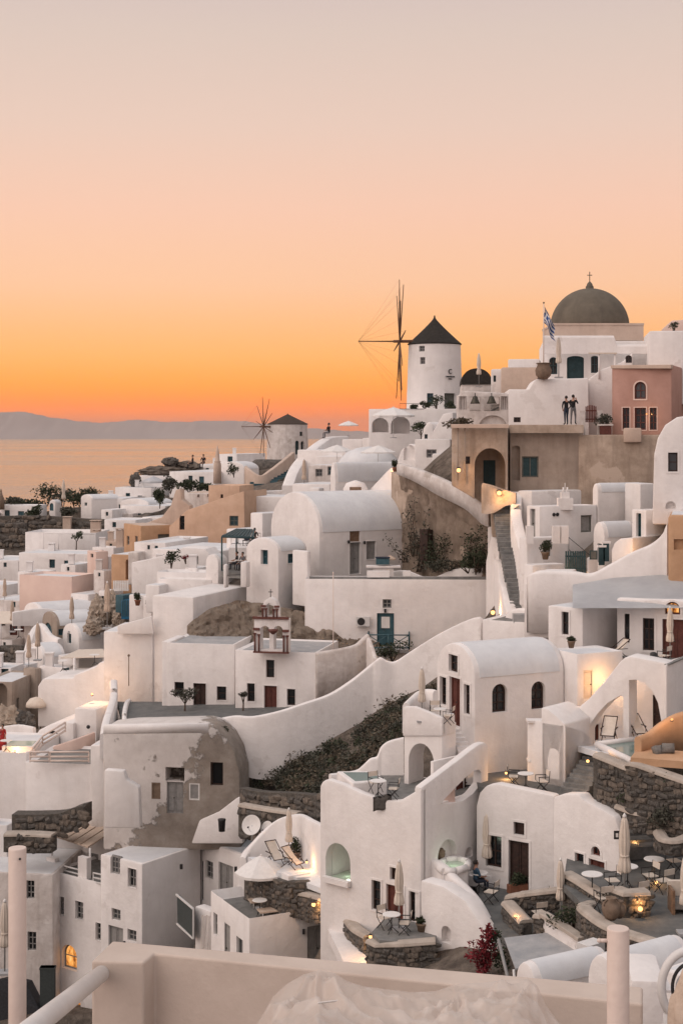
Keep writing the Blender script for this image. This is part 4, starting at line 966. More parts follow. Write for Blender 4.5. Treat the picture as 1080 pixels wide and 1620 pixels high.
# mansion
T = Thing('brown_mansion', 'weathered brown mansion front with pointed archway and shuttered window', 'house', 815, 780, 96)
b = T.block(922, 95, 672, 800, 806, ('m', 8), 3, m='brown_wall', bevel=.05, roof='old_plaster', parapet=.1)
T.win(b, 'L', 825, 722, 851, 755, col='green_grey', pane='teal_dark', grid=(2, 1), trim=0); T.niche(b, 'L', 809, 705, 822, 760, .35, .6)
ribbon('ledge', '', [(806, 94.9, 672, 685), (922, 94.5, 672, 685)], .5, 'old_plaster', 1, thing=T, rnd=False)
T = Thing('arched_gatehouse', 'old plastered gatehouse with round arch doorway and warm wall lamp', 'house', 762, 790, 95)
b = T.prof(803, 94, 5, [(714, 768), (714, 674), (803, 674), (803, 850), (778, 850), (776, 812), (760, 797), (740, 783)], 5, m='old_plaster', bevel=.06)
T.niche(b, 'L', 750, 709, 799, 800, 2.2, 1.15); T.win(b, 'L', 735, 722, 743, 734, depth=.2)
T.door(b, Face(b.L.o - b.L.n * 2.19, b.L.d, b.L.n), 764, 728, 783, 775, col='teal_dark', depth=.1)
for px in (724, 735):
    bm = bmesh.new(); p = P(px, 680, 93.7); tube(bm, P(px, 676, 93.9), P(px, 760, 93.9), .05, n=6); T.add('drainpipe', bm, 'brown_wall')
ribbon('coping', '', [(713, 93.9, 671, 677), (804, 93.5, 671, 677)], .55, 'beige', 1, thing=T, rnd=False)
lantern('glowing round lamp beside the gatehouse archway', P(725, 744, 93.2), 55, 'wall', .13, 'bulb', (0, 1, 0))
T = Thing('rough_terrace_wall', 'rough stained beige retaining wall beneath the pink house', 'wall', 960, 775, 93)
T.block(1075, 94.3, 688, 830, 914, ('m', 8), 6, m='old_plaster', roof='old_plaster'); T.block(1014, 94.1, 677, 700, 986, ('m', 1.0), 8, m='beige', roof=None, name='step_wall')
# bell wall
T = Thing('bell_wall', 'pale wall of small openings holding two dark hanging bells', 'bell wall', 762, 680, 100)
b = T.prof(804, 99, 3, [(722, 690), (722, 625), (727, 625), (727, 618), (803, 622), (804, 690)], .9, m='white_old')
for x0, x1 in ((742, 760), (765, 790)): T.opening(b, 'L', x0, 628, x1, 650, 'niche', depth=1.4)
for x0, x1 in ((726, 737), (792, 802)):
    T.opening(b, 'L', x0, 627, x1, 648, 'niche', depth=.3, arch=False)
    for i in range(3):
        bm = bmesh.new(); q = b.L.hit(x0 + (i + .5) * (x1 - x0) / 3, 638); bx(bm, b.L.pt(*q, -.2), (.06, .06, .9)); T.add('lattice_bar', bm, 'white_old')
T.niche(b, 'L', 757, 657, 801, 681, .25, .8)
for px in (751, 777):
    c = P(px, 631, 98.7); bm = bmesh.new(); lathe(bm, [(.33, -.32), (.30, -.24), (.2, -.02), (.16, .14), (.06, .2)], 18, c); bell = T.add('bell', bm, 'bronze'); bm = bmesh.new(); tube(bm, c + V((0, 0, .18)), c + V((0, 0, .4)), .03, n=6); T.add('hanger', bm, 'metal_dark', bell)
shrub('shrub', 'dry plants tumbling over the corner beside the bell wall', P(724, 680, 97), (1.0, .7, .45), 420, .12, 'leaf_dry', seed=51)
# big gabled white house at the right
T = Thing('gabled_house', 'tall white house with rounded gable and single dark window beside the terrace wall', 'house', 1070, 810, 80)
b = T.prof(1120, 79, 12, [(1031, 830), (1034, 720), (1040, 693), (1052, 672), (1070, 660), (1090, 657), (1105, 665), (1120, 700), (1120, 830)], 7, bevel=.12)
T.win(b, 'L', 1056, 716, 1071, 746, trim=.1, depth=.3, grid=(1, 2), pane='glass_grey'); T.niche(b, 'L', 1052, 793, 1068, 805, .3)
# buttress wall with climbing plants
T = Thing('buttress_wall', 'sloping bare ochre rock buttress with white capped path wall on top', 'wall', 700, 905, 103)
bm = bmesh.new(); rows = []; fp = path3([(630, 109.8, 742, 930), (655, 107.2, 752, 930), (700, 104, 775, 930), (740, 101, 800, 930), (768, 98.6, 822, 930), (776, 98, 835, 930)], 14)
for i, (x, y, zt, zb) in enumerate(fp):
    row = []
    for j in range(33):
        v = j / 32; z = zt + (zb - zt) * v; q = V((x * .55, z * .55, y * .3)); n_ = mnoise.noise(q) * .45 + abs(mnoise.noise(q * 2.3)) * .35 + abs(mnoise.noise(q * 5.5)) * .16
        if zt - z > 1.2 + .5 * mnoise.noise(V((x * .8, 0, 3))): n_ += .18          # plaster fallen off below a ragged line
        row.append(bm.verts.new((x - .75 * (n_ - .1) * -.6, y - .1 + .8 * n_ - .5 * v, z)))
    rows.append(row)
for a_, c_ in zip(rows, rows[1:]):
    for j in range(32): bm.faces.new((a_[j], a_[j + 1], c_[j + 1], c_[j]))
bmesh.ops.solidify(bm, geom=list(bm.faces), thickness=-1.0); bmesh.ops.recalc_face_normals(bm, faces=bm.faces); T.add('rock_face', bm, 'old_plaster', smooth=True)
ribbon('core', '', [(633, 111, 746, 930), (700, 106, 780, 930), (776, 100, 840, 930)], 1.6, 'old_plaster', 6, thing=T)
ribbon('coping', '', [(632, 108.6, 733, 750), (660, 106.6, 741, 762), (700, 103.8, 757, 785), (740, 100.6, 778, 805), (766, 98.2, 797, 828), (775, 97.8, 808, 834)], .55, 'white_old', 6, thing=T)
wl = Face(V((P(700, 800, 104).x, 103.2)), V((.35, -.93)).normalized() * -1, V((-.93, -.35)).normalized())
bm = bmesh.new(); bx(bm, P(674, 862, 105.3), (.8, .5, 2.2), Matrix.Rotation(-.9, 3, 'Z')); T.add('doorway', bm, 'wood_dark')
by = lambda x: float(np.interp(x, [633, 655, 700, 740, 768, 776], [109, 106.6, 103.5, 100.5, 98, 97.4]))
vine('tall bare creeper climbing the ochre rock buttress beside its doorway', [(662, 905), (655, 880)], by, 9, 'leaf_grey', 3, 22, 95, 10)
vine('scrubby creeper around the buttress doorway', [(690, 905), (684, 900)], by, 9, 'leaf', 4, 24, 60, 12)
vine('branching vine spreading high on the rock buttress', [(748, 900), (756, 905)], by, 10, 'leaf', 5, 22, 70, 12)
shrub('shrub', 'wide dark scrub at the foot of the rock buttress', P(712, 905, 100.2), (1.9, .7, .55), 900, .10, 'leaf_grey', seed=62, clumps=14); shrub('shrub', 'dark bush against the white post under the buttress', P(752, 902, 98.2), (1.0, .6, .75), 600, .1, 'leaf', seed=64, clumps=9)
vine('thin hanging branches over the white vault wall', [(640, 890)], lambda x: 104.5, 7, 'leaf_grey', 7, 30, 45, 5)
# lamps on the stairs
lantern('glowing lamp on the wall at the top of the stepped lane', P(789, 780, 92.0), 60, 'wall', .14, 'bulb', (0, 1, 0))
# lane stairs
T = Thing('stepped_lane', 'narrow stepped lane climbing between white walls to the gatehouse', 'stairs', 812, 960, 88)
steps(T, P(822, 965, 86), P(815, 915, 88), 1.1, 8); steps(T, P(814, 912, 88.3), P(806, 866, 90.2), 1.2, 8, side=1); steps(T, P(804, 863, 90.6), P(795, 800, 93.4), 1.25, 10)
ribbon('lane_wall', 'white bulging wall along the right of the stepped lane', [(842, 84.5, 905, 990), (832, 86.5, 880, 980), (824, 89, 850, 960), (816, 91, 812, 940), (817, 93.8, 778, 900)], .7, smooth=6)
ribbon('lane_wall', 'thin curved ochre wall below the lamp of the stepped lane', [(764, 93.4, 764, 812), (780, 92.6, 768, 812), (800, 92.4, 775, 800), (816, 92.2, 779, 800)], .3, 'old_plaster', smooth=5)
# ================================================================== white houses right of the lane
T = Thing('courtyard_house', 'small white house with flat roof, tiny bell chimney and grey shutter', 'house', 880, 870, 88)
b = T.block(853, 88, 800, 900, 832, 944, 62, parapet=.2, roof='white_roof'); T.door(b, 'L', 838, 805, 846, 850, col='wood_grey', depth=.25); T.win(b, 'R', 918, 815, 936, 842, col='green_grey', pane='wood_grey', grid=(1, 1))
bm = bmesh.new(); p = P(893, 797, 89); bx(bm, p, (.9, .6, .7)); bx(bm, p + V((0, 0, .5)), (.5, .4, .4)); bevel_sharp(bm, .06); ch = T.add('chimney', bm, 'white')
bm = bmesh.new(); tube(bm, p + V((-.12, -.12, .6)), p + V((-.12, -.12, 1.0)), .05); tube(bm, p + V((.12, -.12, .6)), p + V((.12, -.12, 1.0)), .05); tube(bm, p + V((0, 0, .8)), p + V((0, 0, 1.25)), .02); T.add('chimney_cap', bm, 'white', ch)
bm = bmesh.new()
for q in (-.13, .13): tube(bm, b.R.pt(b.R.hit(878, 814)[0] + q, b.R.hit(878, 814)[1], -.01), b.R.pt(b.R.hit(878, 814)[0] + q, b.R.hit(878, 814)[1], .05), .11, n=12)
T.add('wall_emblem', bm, 'metal_dark')
T = Thing('back_wall_house', 'long low white wall house behind the courtyard house', 'house', 860, 800, 92); T.block(840, 92.5, 777, 850, 818, 960, 55, roof='white_roof')
T = Thing('terrace_house', 'white terrace with three stubby parapet posts and a grey shuttered niche', 'house', 860, 900, 85)
b = T.block(833, 85, 850, 960, 820, 898, 64, parapet=.25, roof='paving'); T.win(b, 'R', 859, 855, 871, 880, col='green_grey', pane='wood_grey', grid=(1, 1))
for px in (837, 879, 892):
    bm = bmesh.new(); p = P(px, 850, 84.6); bx(bm, p + V((0, 0, .15)), (.42, .42, 1.0)); bevel_sharp(bm, .08); T.add('parapet_post', bm, 'white')
put('pp_a', mk_pot_plant('leaf', 'clay', .7, .45, 5), P(862, 885, 83.4), 0, 'small dark potted tree before the grey shuttered niche')
T = Thing('front_terrace', 'white courtyard parapet with warm lamp beside the dark slatted gate', 'house', 850, 930, 83); b = T.block(842, 83.2, 893, 990, 827, 893, 62, roof='paving', parapet=.15)
lantern('small glowing lamp on the courtyard parapet by the slatted gate', P(880, 912, 82.3), 22, 'wall', .09, 'bulb', (-.3, .9, 0))
slat_gate('dark green slatted gate in the white courtyard wall', P(893, 906, 82.4), P(926, 906, 82.0), 1.2, 'teal_dark', 9)
railing('stair_rail', 'dark slanting stair rail behind the slatted gate', [P(899, 872, 86), P(932, 900, 85)], .8, gap=.9)
T = Thing('gate_pillar', 'white pillar carrying a green notice board beside the slatted gate', 'pillar', 935, 920, 82); b = T.block(930, 82, 882, 960, 926, ('m', .7), 60); bm = bmesh.new(); p = P(938, 878, 81.7); bx(bm, p, (.42, .06, .5)); T.add('notice_board', bm, 'teal_dark'); bm = bmesh.new(); bx(bm, p + V((0, -.04, 0)), (.32, .02, .4)); T.add('notice', bm, 'green_grey')
T = Thing('vaulted_house', 'small white barrel-vaulted house with bluish roof beside the black doors', 'house', 970, 890, 86)
b = T.block(955, 84.5, 850, 940, 937, 1005, 62, crown=.85); T.door(b, 'L', 944, 860, 951, 890, col='teal_dark', depth=.2)
T = Thing('cube_house', 'white cube with narrow black door above the sweeping wall', 'house', 1015, 870, 83)
b = T.block(1021, 82, 806, 900, 998, 1085, 60, parapet=.1); T.door(b, 'L', 1006, 812, 1014, 849, col='teal_dark', depth=.25, trim=.12)
T = Thing('low_house', 'broad low white house with rounded roof edge below the beige wall', 'house', 980, 820, 90)
b = T.block(945, 90, 778, 860, 936, 1020, 66, crown=.5); T.block(1012, 89, 765, 830, 987, 1035, 62, name='side_wall')
T = Thing('stepped_parapet', 'white rounded parapet block beside the sweeping wall with a faint glow', 'house', 975, 890, 81)
b = T.prof(1000, 80.5, 45, [(966, 950), (966, 870), (971, 858), (980, 852), (1000, 850), (1000, 950)], 3)
lantern('tiny glowing lamp behind the sweeping white wall', P(1006, 876, 79.6), 14, 'candle', .06)
for px, py in ((951, 878), (958, 872)):
    T = Thing('narrow_doorway', 'black narrow doorway with white jamb, %s' % ('the lower of the pair by the barrel vault' if px < 955 else 'the higher of the pair by the barrel vault'), 'doorway', px, py + 18, 82.6); bm = bmesh.new(); bx(bm, P(px, py + 2, 82.8), (.32, .12, 1.0)); T.add('leaf', bm, 'teal_dark'); bm = bmesh.new(); bx(bm, P(px, py - 14, 82.8), (.5, .2, .12)); T.add('lintel', bm, 'white')
# sweeping wall with the broad curved roof below
T = Thing('swept_house', 'broad white house whose roof sweeps up in a curve to the ochre wall', 'house', 960, 1000, 79)
ribbon('wall', '', [(843, 79, 912, 1000), (852, 78.8, 903, 1000), (905, 78.4, 904, 1000), (935, 78.2, 907, 1000), (965, 78, 892, 1000), (1000, 77.6, 873, 1000), (1030, 77.2, 860, 1000), (1050, 77, 842, 1000), (1060, 76.8, 826, 1000)], .8, smooth=6, thing=T)
bm = bmesh.new(); rows = []
for i in range(15):
    u = i / 14; row = []
    for j in range(9):
        v = j / 8; px = 905 + (1110 - 905) * u; Yv = 77.6 - 4.6 * v; py0 = np.interp(px, [905, 965, 1000, 1030, 1060, 1110], [925, 915, 905, 893, 885, 880]); py1 = 962
        row.append(bm.verts.new(P(px, py0 + (py1 - py0) * v ** .8, Yv)))
    rows.append(row)
for a, c in zip(rows, rows[1:]):
    for j in range(8): bm.faces.new((a[j], a[j + 1], c[j + 1], c[j])).smooth = True
bmesh.ops.solidify(bm, geom=list(bm.faces), thickness=.3); bmesh.ops.recalc_face_normals(bm, faces=bm.faces); T.add('roof', bm, 'white_roof', smooth=True)
T = Thing('ochre_house', 'orange-ochre block with shallow window niche above the sweeping wall', 'house', 1070, 920, 76)
b = T.block(1120, 75.5, 815, 925, 1056, ('m', 4), 14, m='ochre', bevel=.2); T.niche(b, 'L', 1065, 853, 1088, 870, .25, False)
# small prism volume with narrow window and the long facade with tall shutters
T = Thing('wing_house', 'small white wing with pale blue roof and one narrow brown window', 'house', 920, 1060, 75)
b = T.block(921, 74, 963, 1070, 866, 990, 42, roof='white_roof', bevel=.07); T.win(b, 'L', 888, 968, 899, 1004, trim=.1, grid=(1, 2))
T = Thing('corner_block', 'white arched corner block with shadowed doorway beside the stepped lane', 'house', 860, 980, 80); b = T.prof(900, 78.2, 20, [(828, 1010), (829, 925), (836, 918), (846, 920), (850, 905), (900, 905), (900, 1010)], 2); T.niche(b, 'L', 849, 935, 862, 966, .8, 1.5)
T = Thing('shutter_house', 'white house front with tall brown shutters, double door and lit fanlight', 'house', 1040, 1050, 76)
b = T.block(1130, 72.5, 953, 1060, 975, ('m', 5), 22, roof=None, bevel=.07)
T.win(b, 'L', 987, 971, 995, 1017, grid=(1, 2), depth=.25); T.win(b, 'L', 1016, 978, 1034, 1029, trim=.12, grid=(2, 3)); T.door(b, 'L', 1047, 980, 1090, 1048, col='wood_red', trim=.1)
T.opening(b, 'L', 1051, 952, 1075, 972, 'lit', col='wood_red', arch=True, trim=.1, grid=(2, 1))
put('umbc', None, P(1059, 1047, 70.5), 0, 'closed cream parasol before the brown double door', sc=1.0)
put('deck', mk_deck, P(978, 1044, 72.6), R(200), 'dark deck chair standing alone on the terrace by the stair head')
T = Thing('sun_hat_table', 'low dark table with a wide dark hat on the balcony edge', 'table', 1033, 1048, 71); bm = bmesh.new(); p = P(1033, 1042, 70.8); lathe(bm, [(.42, 0), (.40, .05), (.18, .12), (.16, .28), (.05, .32)], 20, p); T.add('hat', bm, 'metal_dark'); bm = bmesh.new(); bx(bm, p + V((0, 0, -.06)), (.6, .5, .06)); T.add('tabletop', bm, 'wood_dark')
bm = bmesh.new(); tube(bm, p + V((0, 0, -.06)), p + V((0, 0, -.55)), .04); T.add('leg', bm, 'wood_dark')
put('chair', mk_chair, P(1050, 1052, 70), R(140), 'cream director chair on the balcony beside the closed parasol')
zf = zat(1050, 71.5); floor_pts('terrace_floor', [(P(905, 0, 1).x * 73.5, 73.5, zf), (P(965, 0, 1).x * 76, 76, zf), (P(1180, 0, 1).x * 74, 74, zf), (P(1180, 0, 1).x * 68.5, 68.5, zf), (P(1000, 0, 1).x * 70.5, 70.5, zf)], 'paving')
# small platform with steps and the lamp at the lane foot
T = Thing('lane_landing', 'white landing block with low grey steps beside the glowing lane lamp', 'landing', 840, 1010, 84)
b = T.block(850, 80.5, 985, 1060, 762, 905, 30, roof='paving', parapet=.12); bm = bmesh.new(); bx(bm, P(828, 978, 81.5), (1.2, .6, .5)); bevel_sharp(bm, .04); T.add('bench', bm, 'roof_grey')
ribbon('parapet', '', [(798, 84, 985, 1010), (806, 83.5, 968, 1010), (825, 82.5, 962, 1010), (860, 81, 972, 1010), (868, 80.6, 990, 1010)], .3, smooth=5, thing=T)
for i in range(4): bm = bmesh.new(); bx(bm, P(776, 1008 - i * 7, 85 + i * .35), (1.0, .4, .25)); T.add('step', bm, 'step_stone')
railing('metal_handrail', 'small white handrail on the landing steps', [P(765, 1010, 84.6), P(790, 990, 85.6)], .7, 'steel', gap=.6)
lantern('bright glowing lamp low on the white wall by the landing steps', P(779, 969, 88.5), 75, 'wall', .13, 'bulb', (0, 1, 0))
put('chair', None, P(852, 985, 80.6), R(60), 'small pale chair on the landing beside the wing house')
# ================================================================== middle: big vault, long wall, chapel
T = Thing('great_vault', 'largest white barrel-vaulted house with tall brown plank door', 'house', 540, 910, 107)
b = T.block(505, 105.5, 842, 940, 428, 662, 58, crown=2.75, bevel=.12)
T.door(b, 'R', 553, 858, 570, 908, col='wood_grey', depth=.3, trim=.06); T.win(b, 'R', 553, 830, 569, 857, col='wood_brown', pane='wood_brown', grid=(1, 1), depth=.2); T.win(b, 'R', 579, 856, 594, 885, col='wood_grey', pane='wood_grey', grid=(2, 1), trim=.05)
for px, py in ((550, 857), (575, 858)):
    bm = bmesh.new(); q = b.R.hit(px, py); p = b.R.pt(*q, .12); lathe(bm, [(.07, -.12), (.1, .05), (.04, .12)], 10, p); T.add('wall_lamp', bm, 'metal_dark')
T = Thing('small_vault_house', 'small white vaulted house with two little teal windows', 'house', 430, 960, 103)
b = T.block(440, 101.5, 872, 985, 389, 486, 42, crown=.85, bevel=.12); T.win(b, 'L', 413, 870, 424, 893, col='teal', pane='glass_teal', depth=.3, trim=.04); T.win(b, 'R', 455, 876, 467, 891, col='teal', pane='glass_teal', depth=.3, trim=.04)
T.block(486, 99.8, 872, 960, 462, 492, 46, name='side_wall', roof='white_roof')
# yard in front of the great vault
floor_pts('yard_floor', [P(480, 912, 104.5), P(560, 912, 107.5), P(790, 912, 104), P(790, 912, 98), P(690, 913, 98.5), P(482, 912, 100)], 'paving')
T = Thing('long_house', 'long plain white house wall with blue door and tiny grey window', 'house', 640, 1040, 98)
b = T.block(779, 97.5, 916, 1075, 482, ('m', 2.2), 3, bevel=.1, roof='white_roof', parapet=.3)
T.door(b, 'L', 596, 970, 623, 1022, col='teal', trim=.04, depth=.2); T.win(b, 'L', 605, 948, 619, 962, col='wood_grey', pane='glass_grey', trim=.05)
q = b.L.hit(609.5, 985); bm = bmesh.new(); bx(bm, b.L.pt(*q, -.10), (.55, .02, .75)); T.add('door_notice', bm, 'fabric_white')
bm = bmesh.new(); q = b.L.hit(609, 966); bx(bm, b.L.pt(*q, .08), (.14, .12, .24)); T.add('wall_lamp', bm, 'metal_dark')
put('ac', mk_ac, b.L.pt(b.L.hit(574, 990)[0], b.L.hit(574, 990)[1], .25), R(-90), 'boxy white air conditioner on the long wall beside the blue door')
bp0, bp1 = b.L.pt(b.L.hit(583, 1022)[0], b.L.hit(583, 1022)[1], .1), b.L.pt(b.L.hit(647, 1022)[0], b.L.hit(583, 1022)[1], .1)
n_ = b.L.n3(); bw = [bp0, bp0 + n_ * 1.6, bp1 + n_ * 1.6, bp1]
T = Thing('balcony', 'small balcony slab under the blue door with planting below', 'balcony', 615, 1030, 97); bm = bmesh.new(); poly_prism(bm, bw, V((0, 0, -.2))); bmesh.ops.recalc_face_normals(bm, faces=bm.faces); T.add('slab', bm, 'roof_grey'); bm = bmesh.new(); bx(bm, (bw[0] + bw[2]) / 2 + V((0, 0, -1.6)), (2.4, 1.2, 2.8)); T.add('support', bm, 'white_old')
railing('balcony_railing', 'teal painted balcony railing with crossed braces before the blue door', [p + V((0, 0, .02)) for p in bw], .95, 'teal', cross=True, r=.028)
shrub('shrub', 'dark bush tucked under the teal balcony', P(620, 1040, 95.5), (1.3, .5, .6), 500, .1, 'leaf', seed=71)
# wall end, post and lamp bump at the lane
ribbon('lane_wall', 'rough white end wall with knobbly edge beside the stepped lane', [(776, 97, 885, 1000), (786, 96.2, 836, 1000), (788, 96, 836, 1000), (789, 95.8, 884, 1000), (794, 93, 890, 1000), (796, 90, 915, 1000), (801, 88, 930, 1000), (804, 86.5, 950, 1000), (810, 85.5, 968, 1000)], .7, smooth=2)
T = Thing('white_post', 'tall white square post at the corner of the yard wall', 'post', 780, 905, 97.2); b = T.block(784, 97, 834, 920, 771, ('m', .6), 10)
ribbon('yard_wall', 'low wavy white wall along the yard below the creepers', [(600, 101.8, 908, 930), (640, 101.2, 902, 930), (680, 100.6, 914, 930), (720, 100, 900, 930), (772, 99.2, 893, 930)], .35, smooth=5)
T = Thing('patio_table', 'white stone patio table with a blue box in the yard', 'table', 605, 915, 100)
bm = bmesh.new(); bx(bm, P(606, 896, 100.3), (2.3, .8, .12)); bevel_sharp(bm, .03); T.add('tabletop', bm, 'white'); bm = bmesh.new(); bx(bm, P(606, 905, 100.3), (1.4, .5, .7)); T.add('leg', bm, 'white')
T = Thing('storage_box', 'small dark blue box on the white patio table', 'box', 605, 893, 100.3); bm = bmesh.new(); bx(bm, P(605, 888, 100.2), (.9, .5, .4)); bevel_sharp(bm, .03, 1); T.add('case', bm, 'teal'); bm = bmesh.new(); bx(bm, P(605, 882, 100.2), (.98, .56, .08)); T.add('lid', bm, 'cloth_navy')
put('umbo2', mk_umb_open('canvas_tan', .8), P(617, 910, 100.9), .2, 'low tan sunshade above the white patio table', sc=.5)
T = Thing('wall_bench', 'white masonry bench against the yard parapet', 'bench', 645, 912, 100); bm = bmesh.new(); bx(bm, P(598, 908, 99.2), (1.5, .6, .4)); bevel_sharp(bm, .05); T.add('seat', bm, 'white'); bm = bmesh.new(); bx(bm, P(643, 909, 99.2), (.5, .5, .5)); bevel_sharp(bm, .05); T.add('end_block', bm, 'white')
shrub('shrub', 'straggly plants spilling over the wavy yard wall', P(740, 900, 98.6), (1.6, .3, .3), 300, .1, 'leaf_dry', seed=72)
# mast in front of the long wall
T = Thing('thin_mast', 'thin pale mast standing in front of the chapel and the long wall', 'pole', 527, 1085, 92); bm = bmesh.new(); tube(bm, P(527, 1090, 92), P(527, 905, 92), .035, .025, 6); T.add('shaft', bm, 'paint_cream'); bm = bmesh.new(); bmesh.ops.create_icosphere(bm, subdivisions=1, radius=.05, matrix=Matrix.Translation(P(527, 904, 92))); T.add('tip', bm, 'steel')
# rocky bank behind the chapel roof
bm = bmesh.new(); rows = []
for i in range(91):
    u = i / 90; px = 296 + (600 - 296) * u; tp = np.interp(px, [296, 330, 375, 420, 470, 520, 560, 600], [990, 964, 951, 956, 966, 978, 990, 1002]); row = []
    for j in range(19):
        v = j / 18; py = tp + (1036 - tp) * v; n_ = sum(abs(mnoise.noise(V((u * 9 * 2 ** o_, v * 3 * 2 ** o_, 2 + o_)))) / 1.7 ** o_ for o_ in range(4)); Yv = 99.4 - 2.6 * v - .55 * n_
        row.append(bm.verts.new(P(px, py, Yv) + V((0, 0, .12 * n_ * (v < .9)))))
    rows.append(row)
for a, c in zip(rows, rows[1:]):
    for j in range(18): bm.faces.new((a[j], a[j + 1], c[j + 1], c[j]))
bmesh.ops.solidify(bm, geom=list(bm.faces), thickness=1.2); bmesh.ops.recalc_face_normals(bm, faces=bm.faces); tag(bm2obj('rock_bank', bm, 'rock_pale'), kind='structure')
# chapel
T = Thing('chapel', 'white chapel with small brown doors and flat grey roof', 'chapel', 400, 1130, 92)
b = T.block(500, 90.5, 1032, 1130, 372, ('m', 5.6), 14, bevel=.07, roof='roof_grey', parapet=.12)
T.win(b, 'L', 391, 1081, 403, 1110, trim=.06, depth=.25, grid=(1, 2)); T.door(b, 'L', 418, 1085, 438, 1124, col='wood_red', trim=.06, depth=.25); T.win(b, 'L', 454, 1090, 467, 1116, trim=.06, depth=.25, grid=(1, 2)); T.win(b, 'L', 421, 1044, 434, 1072, trim=.08, depth=.25, grid=(1, 2))
b2 = T.block(371, 93.3, 1019, 1150, 264, ('m', 4.6), 11, bevel=.07, roof='roof_grey', parapet=.1, name='annex_wall')
T.win(b2, 'L', 276, 1079, 291, 1101, depth=.25, grid=(1, 2)); T.door(b2, 'L', 306, 1081, 326, 1134, col='wood_dark', depth=.25, trim=.05); T.win(b2, 'L', 343, 1086, 358, 1108, trim=.05, depth=.25, grid=(1, 2))
b3 = T.block(270, 94.2, 1015, 1150, 256, ('m', 3), 12, roof=None, bevel=.08, name='buttress'); 
ribbon('side_wall', '', [(498, 90.6, 1032, 1120), (530, 91, 1027, 1120), (560, 91.6, 1020, 1120), (573, 92, 1010, 1120), (581, 92.3, 1003, 1120)], .4, 'white_old', 5, thing=T)
# belfry
Y = 90.2; zz = lambda py: zat(py, Y)
b4 = T.prof(456, Y, 10, [(402, 1033), (402, 977), (414, 977), (414, 962), (418, 951), (427, 945), (436, 951), (440, 962), (440, 979), (456, 980), (456, 1033)], .75, bevel=.04, name='belfry')
T.opening(b4, 'L', 421, 954, 433, 975, 'niche', arch=True, depth=1.6)
T.opening(b4, 'L', 412, 990, 426, 1028, 'niche', arch=True, depth=1.6); T.opening(b4, 'L', 433, 990, 447, 1028, 'niche', arch=True, depth=1.6)
rot = Matrix(((b4.L.d.x, b4.L.n.x, 0), (b4.L.d.y, b4.L.n.y, 0), (0, 0, 1)))
for x0, x1, y0, y1 in ((400, 457, 975, 980), (401, 411, 993, 997), (447, 457, 996, 1000), (401, 457, 1030, 1034), (413, 421, 957, 960), (434, 442, 958, 961)):
    s0, z1_ = b4.L.hit(x0, y0); s1, z0_ = b4.L.hit(x1, y1); bm = bmesh.new(); bx(bm, b4.L.pt((s0 + s1) / 2, (z0_ + z1_) / 2, .03), (abs(s0 - s1), .16, abs(z1_ - z0_)), rot); T.add('moulding', bm, 'bell_trim', b4.ob)
for x0, y0, y1 in ((403.5, 1002, 1030), (410, 1004, 1030), (449, 1006, 1032), (455, 1006, 1032), (416, 963, 976), (421.5, 963, 976), (433, 964, 977), (438.5, 964, 977)):
    s0, z1_ = b4.L.hit(x0, y0); _, z0_ = b4.L.hit(x0, y1); bm = bmesh.new(); a = b4.L.pt(s0, z0_, .08); c = b4.L.pt(s0, z1_, .08); tube(bm, a, c, .05, n=8); bx(bm, c, (.18, .18, .08)); T.add('column', bm, 'bell_trim', b4.ob)
bm = bmesh.new(); c = P(432, 1000, Y - .1); lathe(bm, [(.32, .05), (.3, -.02), (.12, -.2), (.04, -.24)], 16, c + V((0, 0, .1))); T.add('bell', bm, 'bell_trim')
bm = bmesh.new(); c = P(428, 945, Y); tube(bm, c, c + V((0, 0, .5)), .025, n=6); bx(bm, c + V((0, 0, .33)), (.28, .04, .04)); T.add('cross', bm, 'metal_dark')
small_tree('leafy shrub tree between the annex window and door of the chapel', P(292, 1135, 91.8), 1.5, .75, 420, 'leaf_grey', 5, .09)
small_tree('slim sapling in the corner between chapel and annex', P(384, 1135, 90.6), 1.5, .32, 160, 'leaf_grey', 6, .08)
floor_pts('chapel_yard', [P(195, 1143, 90.5), P(185, 1110, 97), P(380, 1110, 95), P(500, 1120, 90), P(350, 1150, 86.5), P(210, 1150, 87.5)], 'paving_dark')
# sweeping retaining wall below the chapel
ribbon('sweeping_wall', 'long white wall sweeping up from the chapel yard to the landing', [(344, 85.5, 1137, 1212), (372, 85.3, 1132, 1215), (400, 85, 1133, 1230), (440, 85, 1125, 1230), (480, 85.4, 1112, 1215), (520, 86, 1098, 1200), (555, 86.6, 1076, 1170), (585, 87, 1052, 1150), (595, 87, 1044, 1140), (602, 87, 1040, 1130), (612, 87, 1045, 1130), (625, 87, 1046, 1125), (650, 86.8, 1030, 1110), (690, 86.3, 1005, 1090), (730, 85.6, 985, 1070), (757, 85, 976, 1060), (764, 84.8, 985, 1060)], .45, smooth=4)
ribbon('broken_wall', 'short stub of peeling white wall joining the sweeping wall', [(583, 91, 1008, 1060), (588, 90, 1022, 1080), (594, 88, 1040, 1090), (600, 87.2, 1040, 1110)], .3, 'white_old', smooth=3)
lantern('warm lamp hidden at the low end of the sweeping wall', P(343, 1163, 83.6), 26, 'candle', .06, 'bulb')
shrub('shrub', 'small leafy plant at the foot of the sweeping wall', P(352, 1172, 83.8), (.45, .3, .5), 260, .09, 'leaf', seed=75)
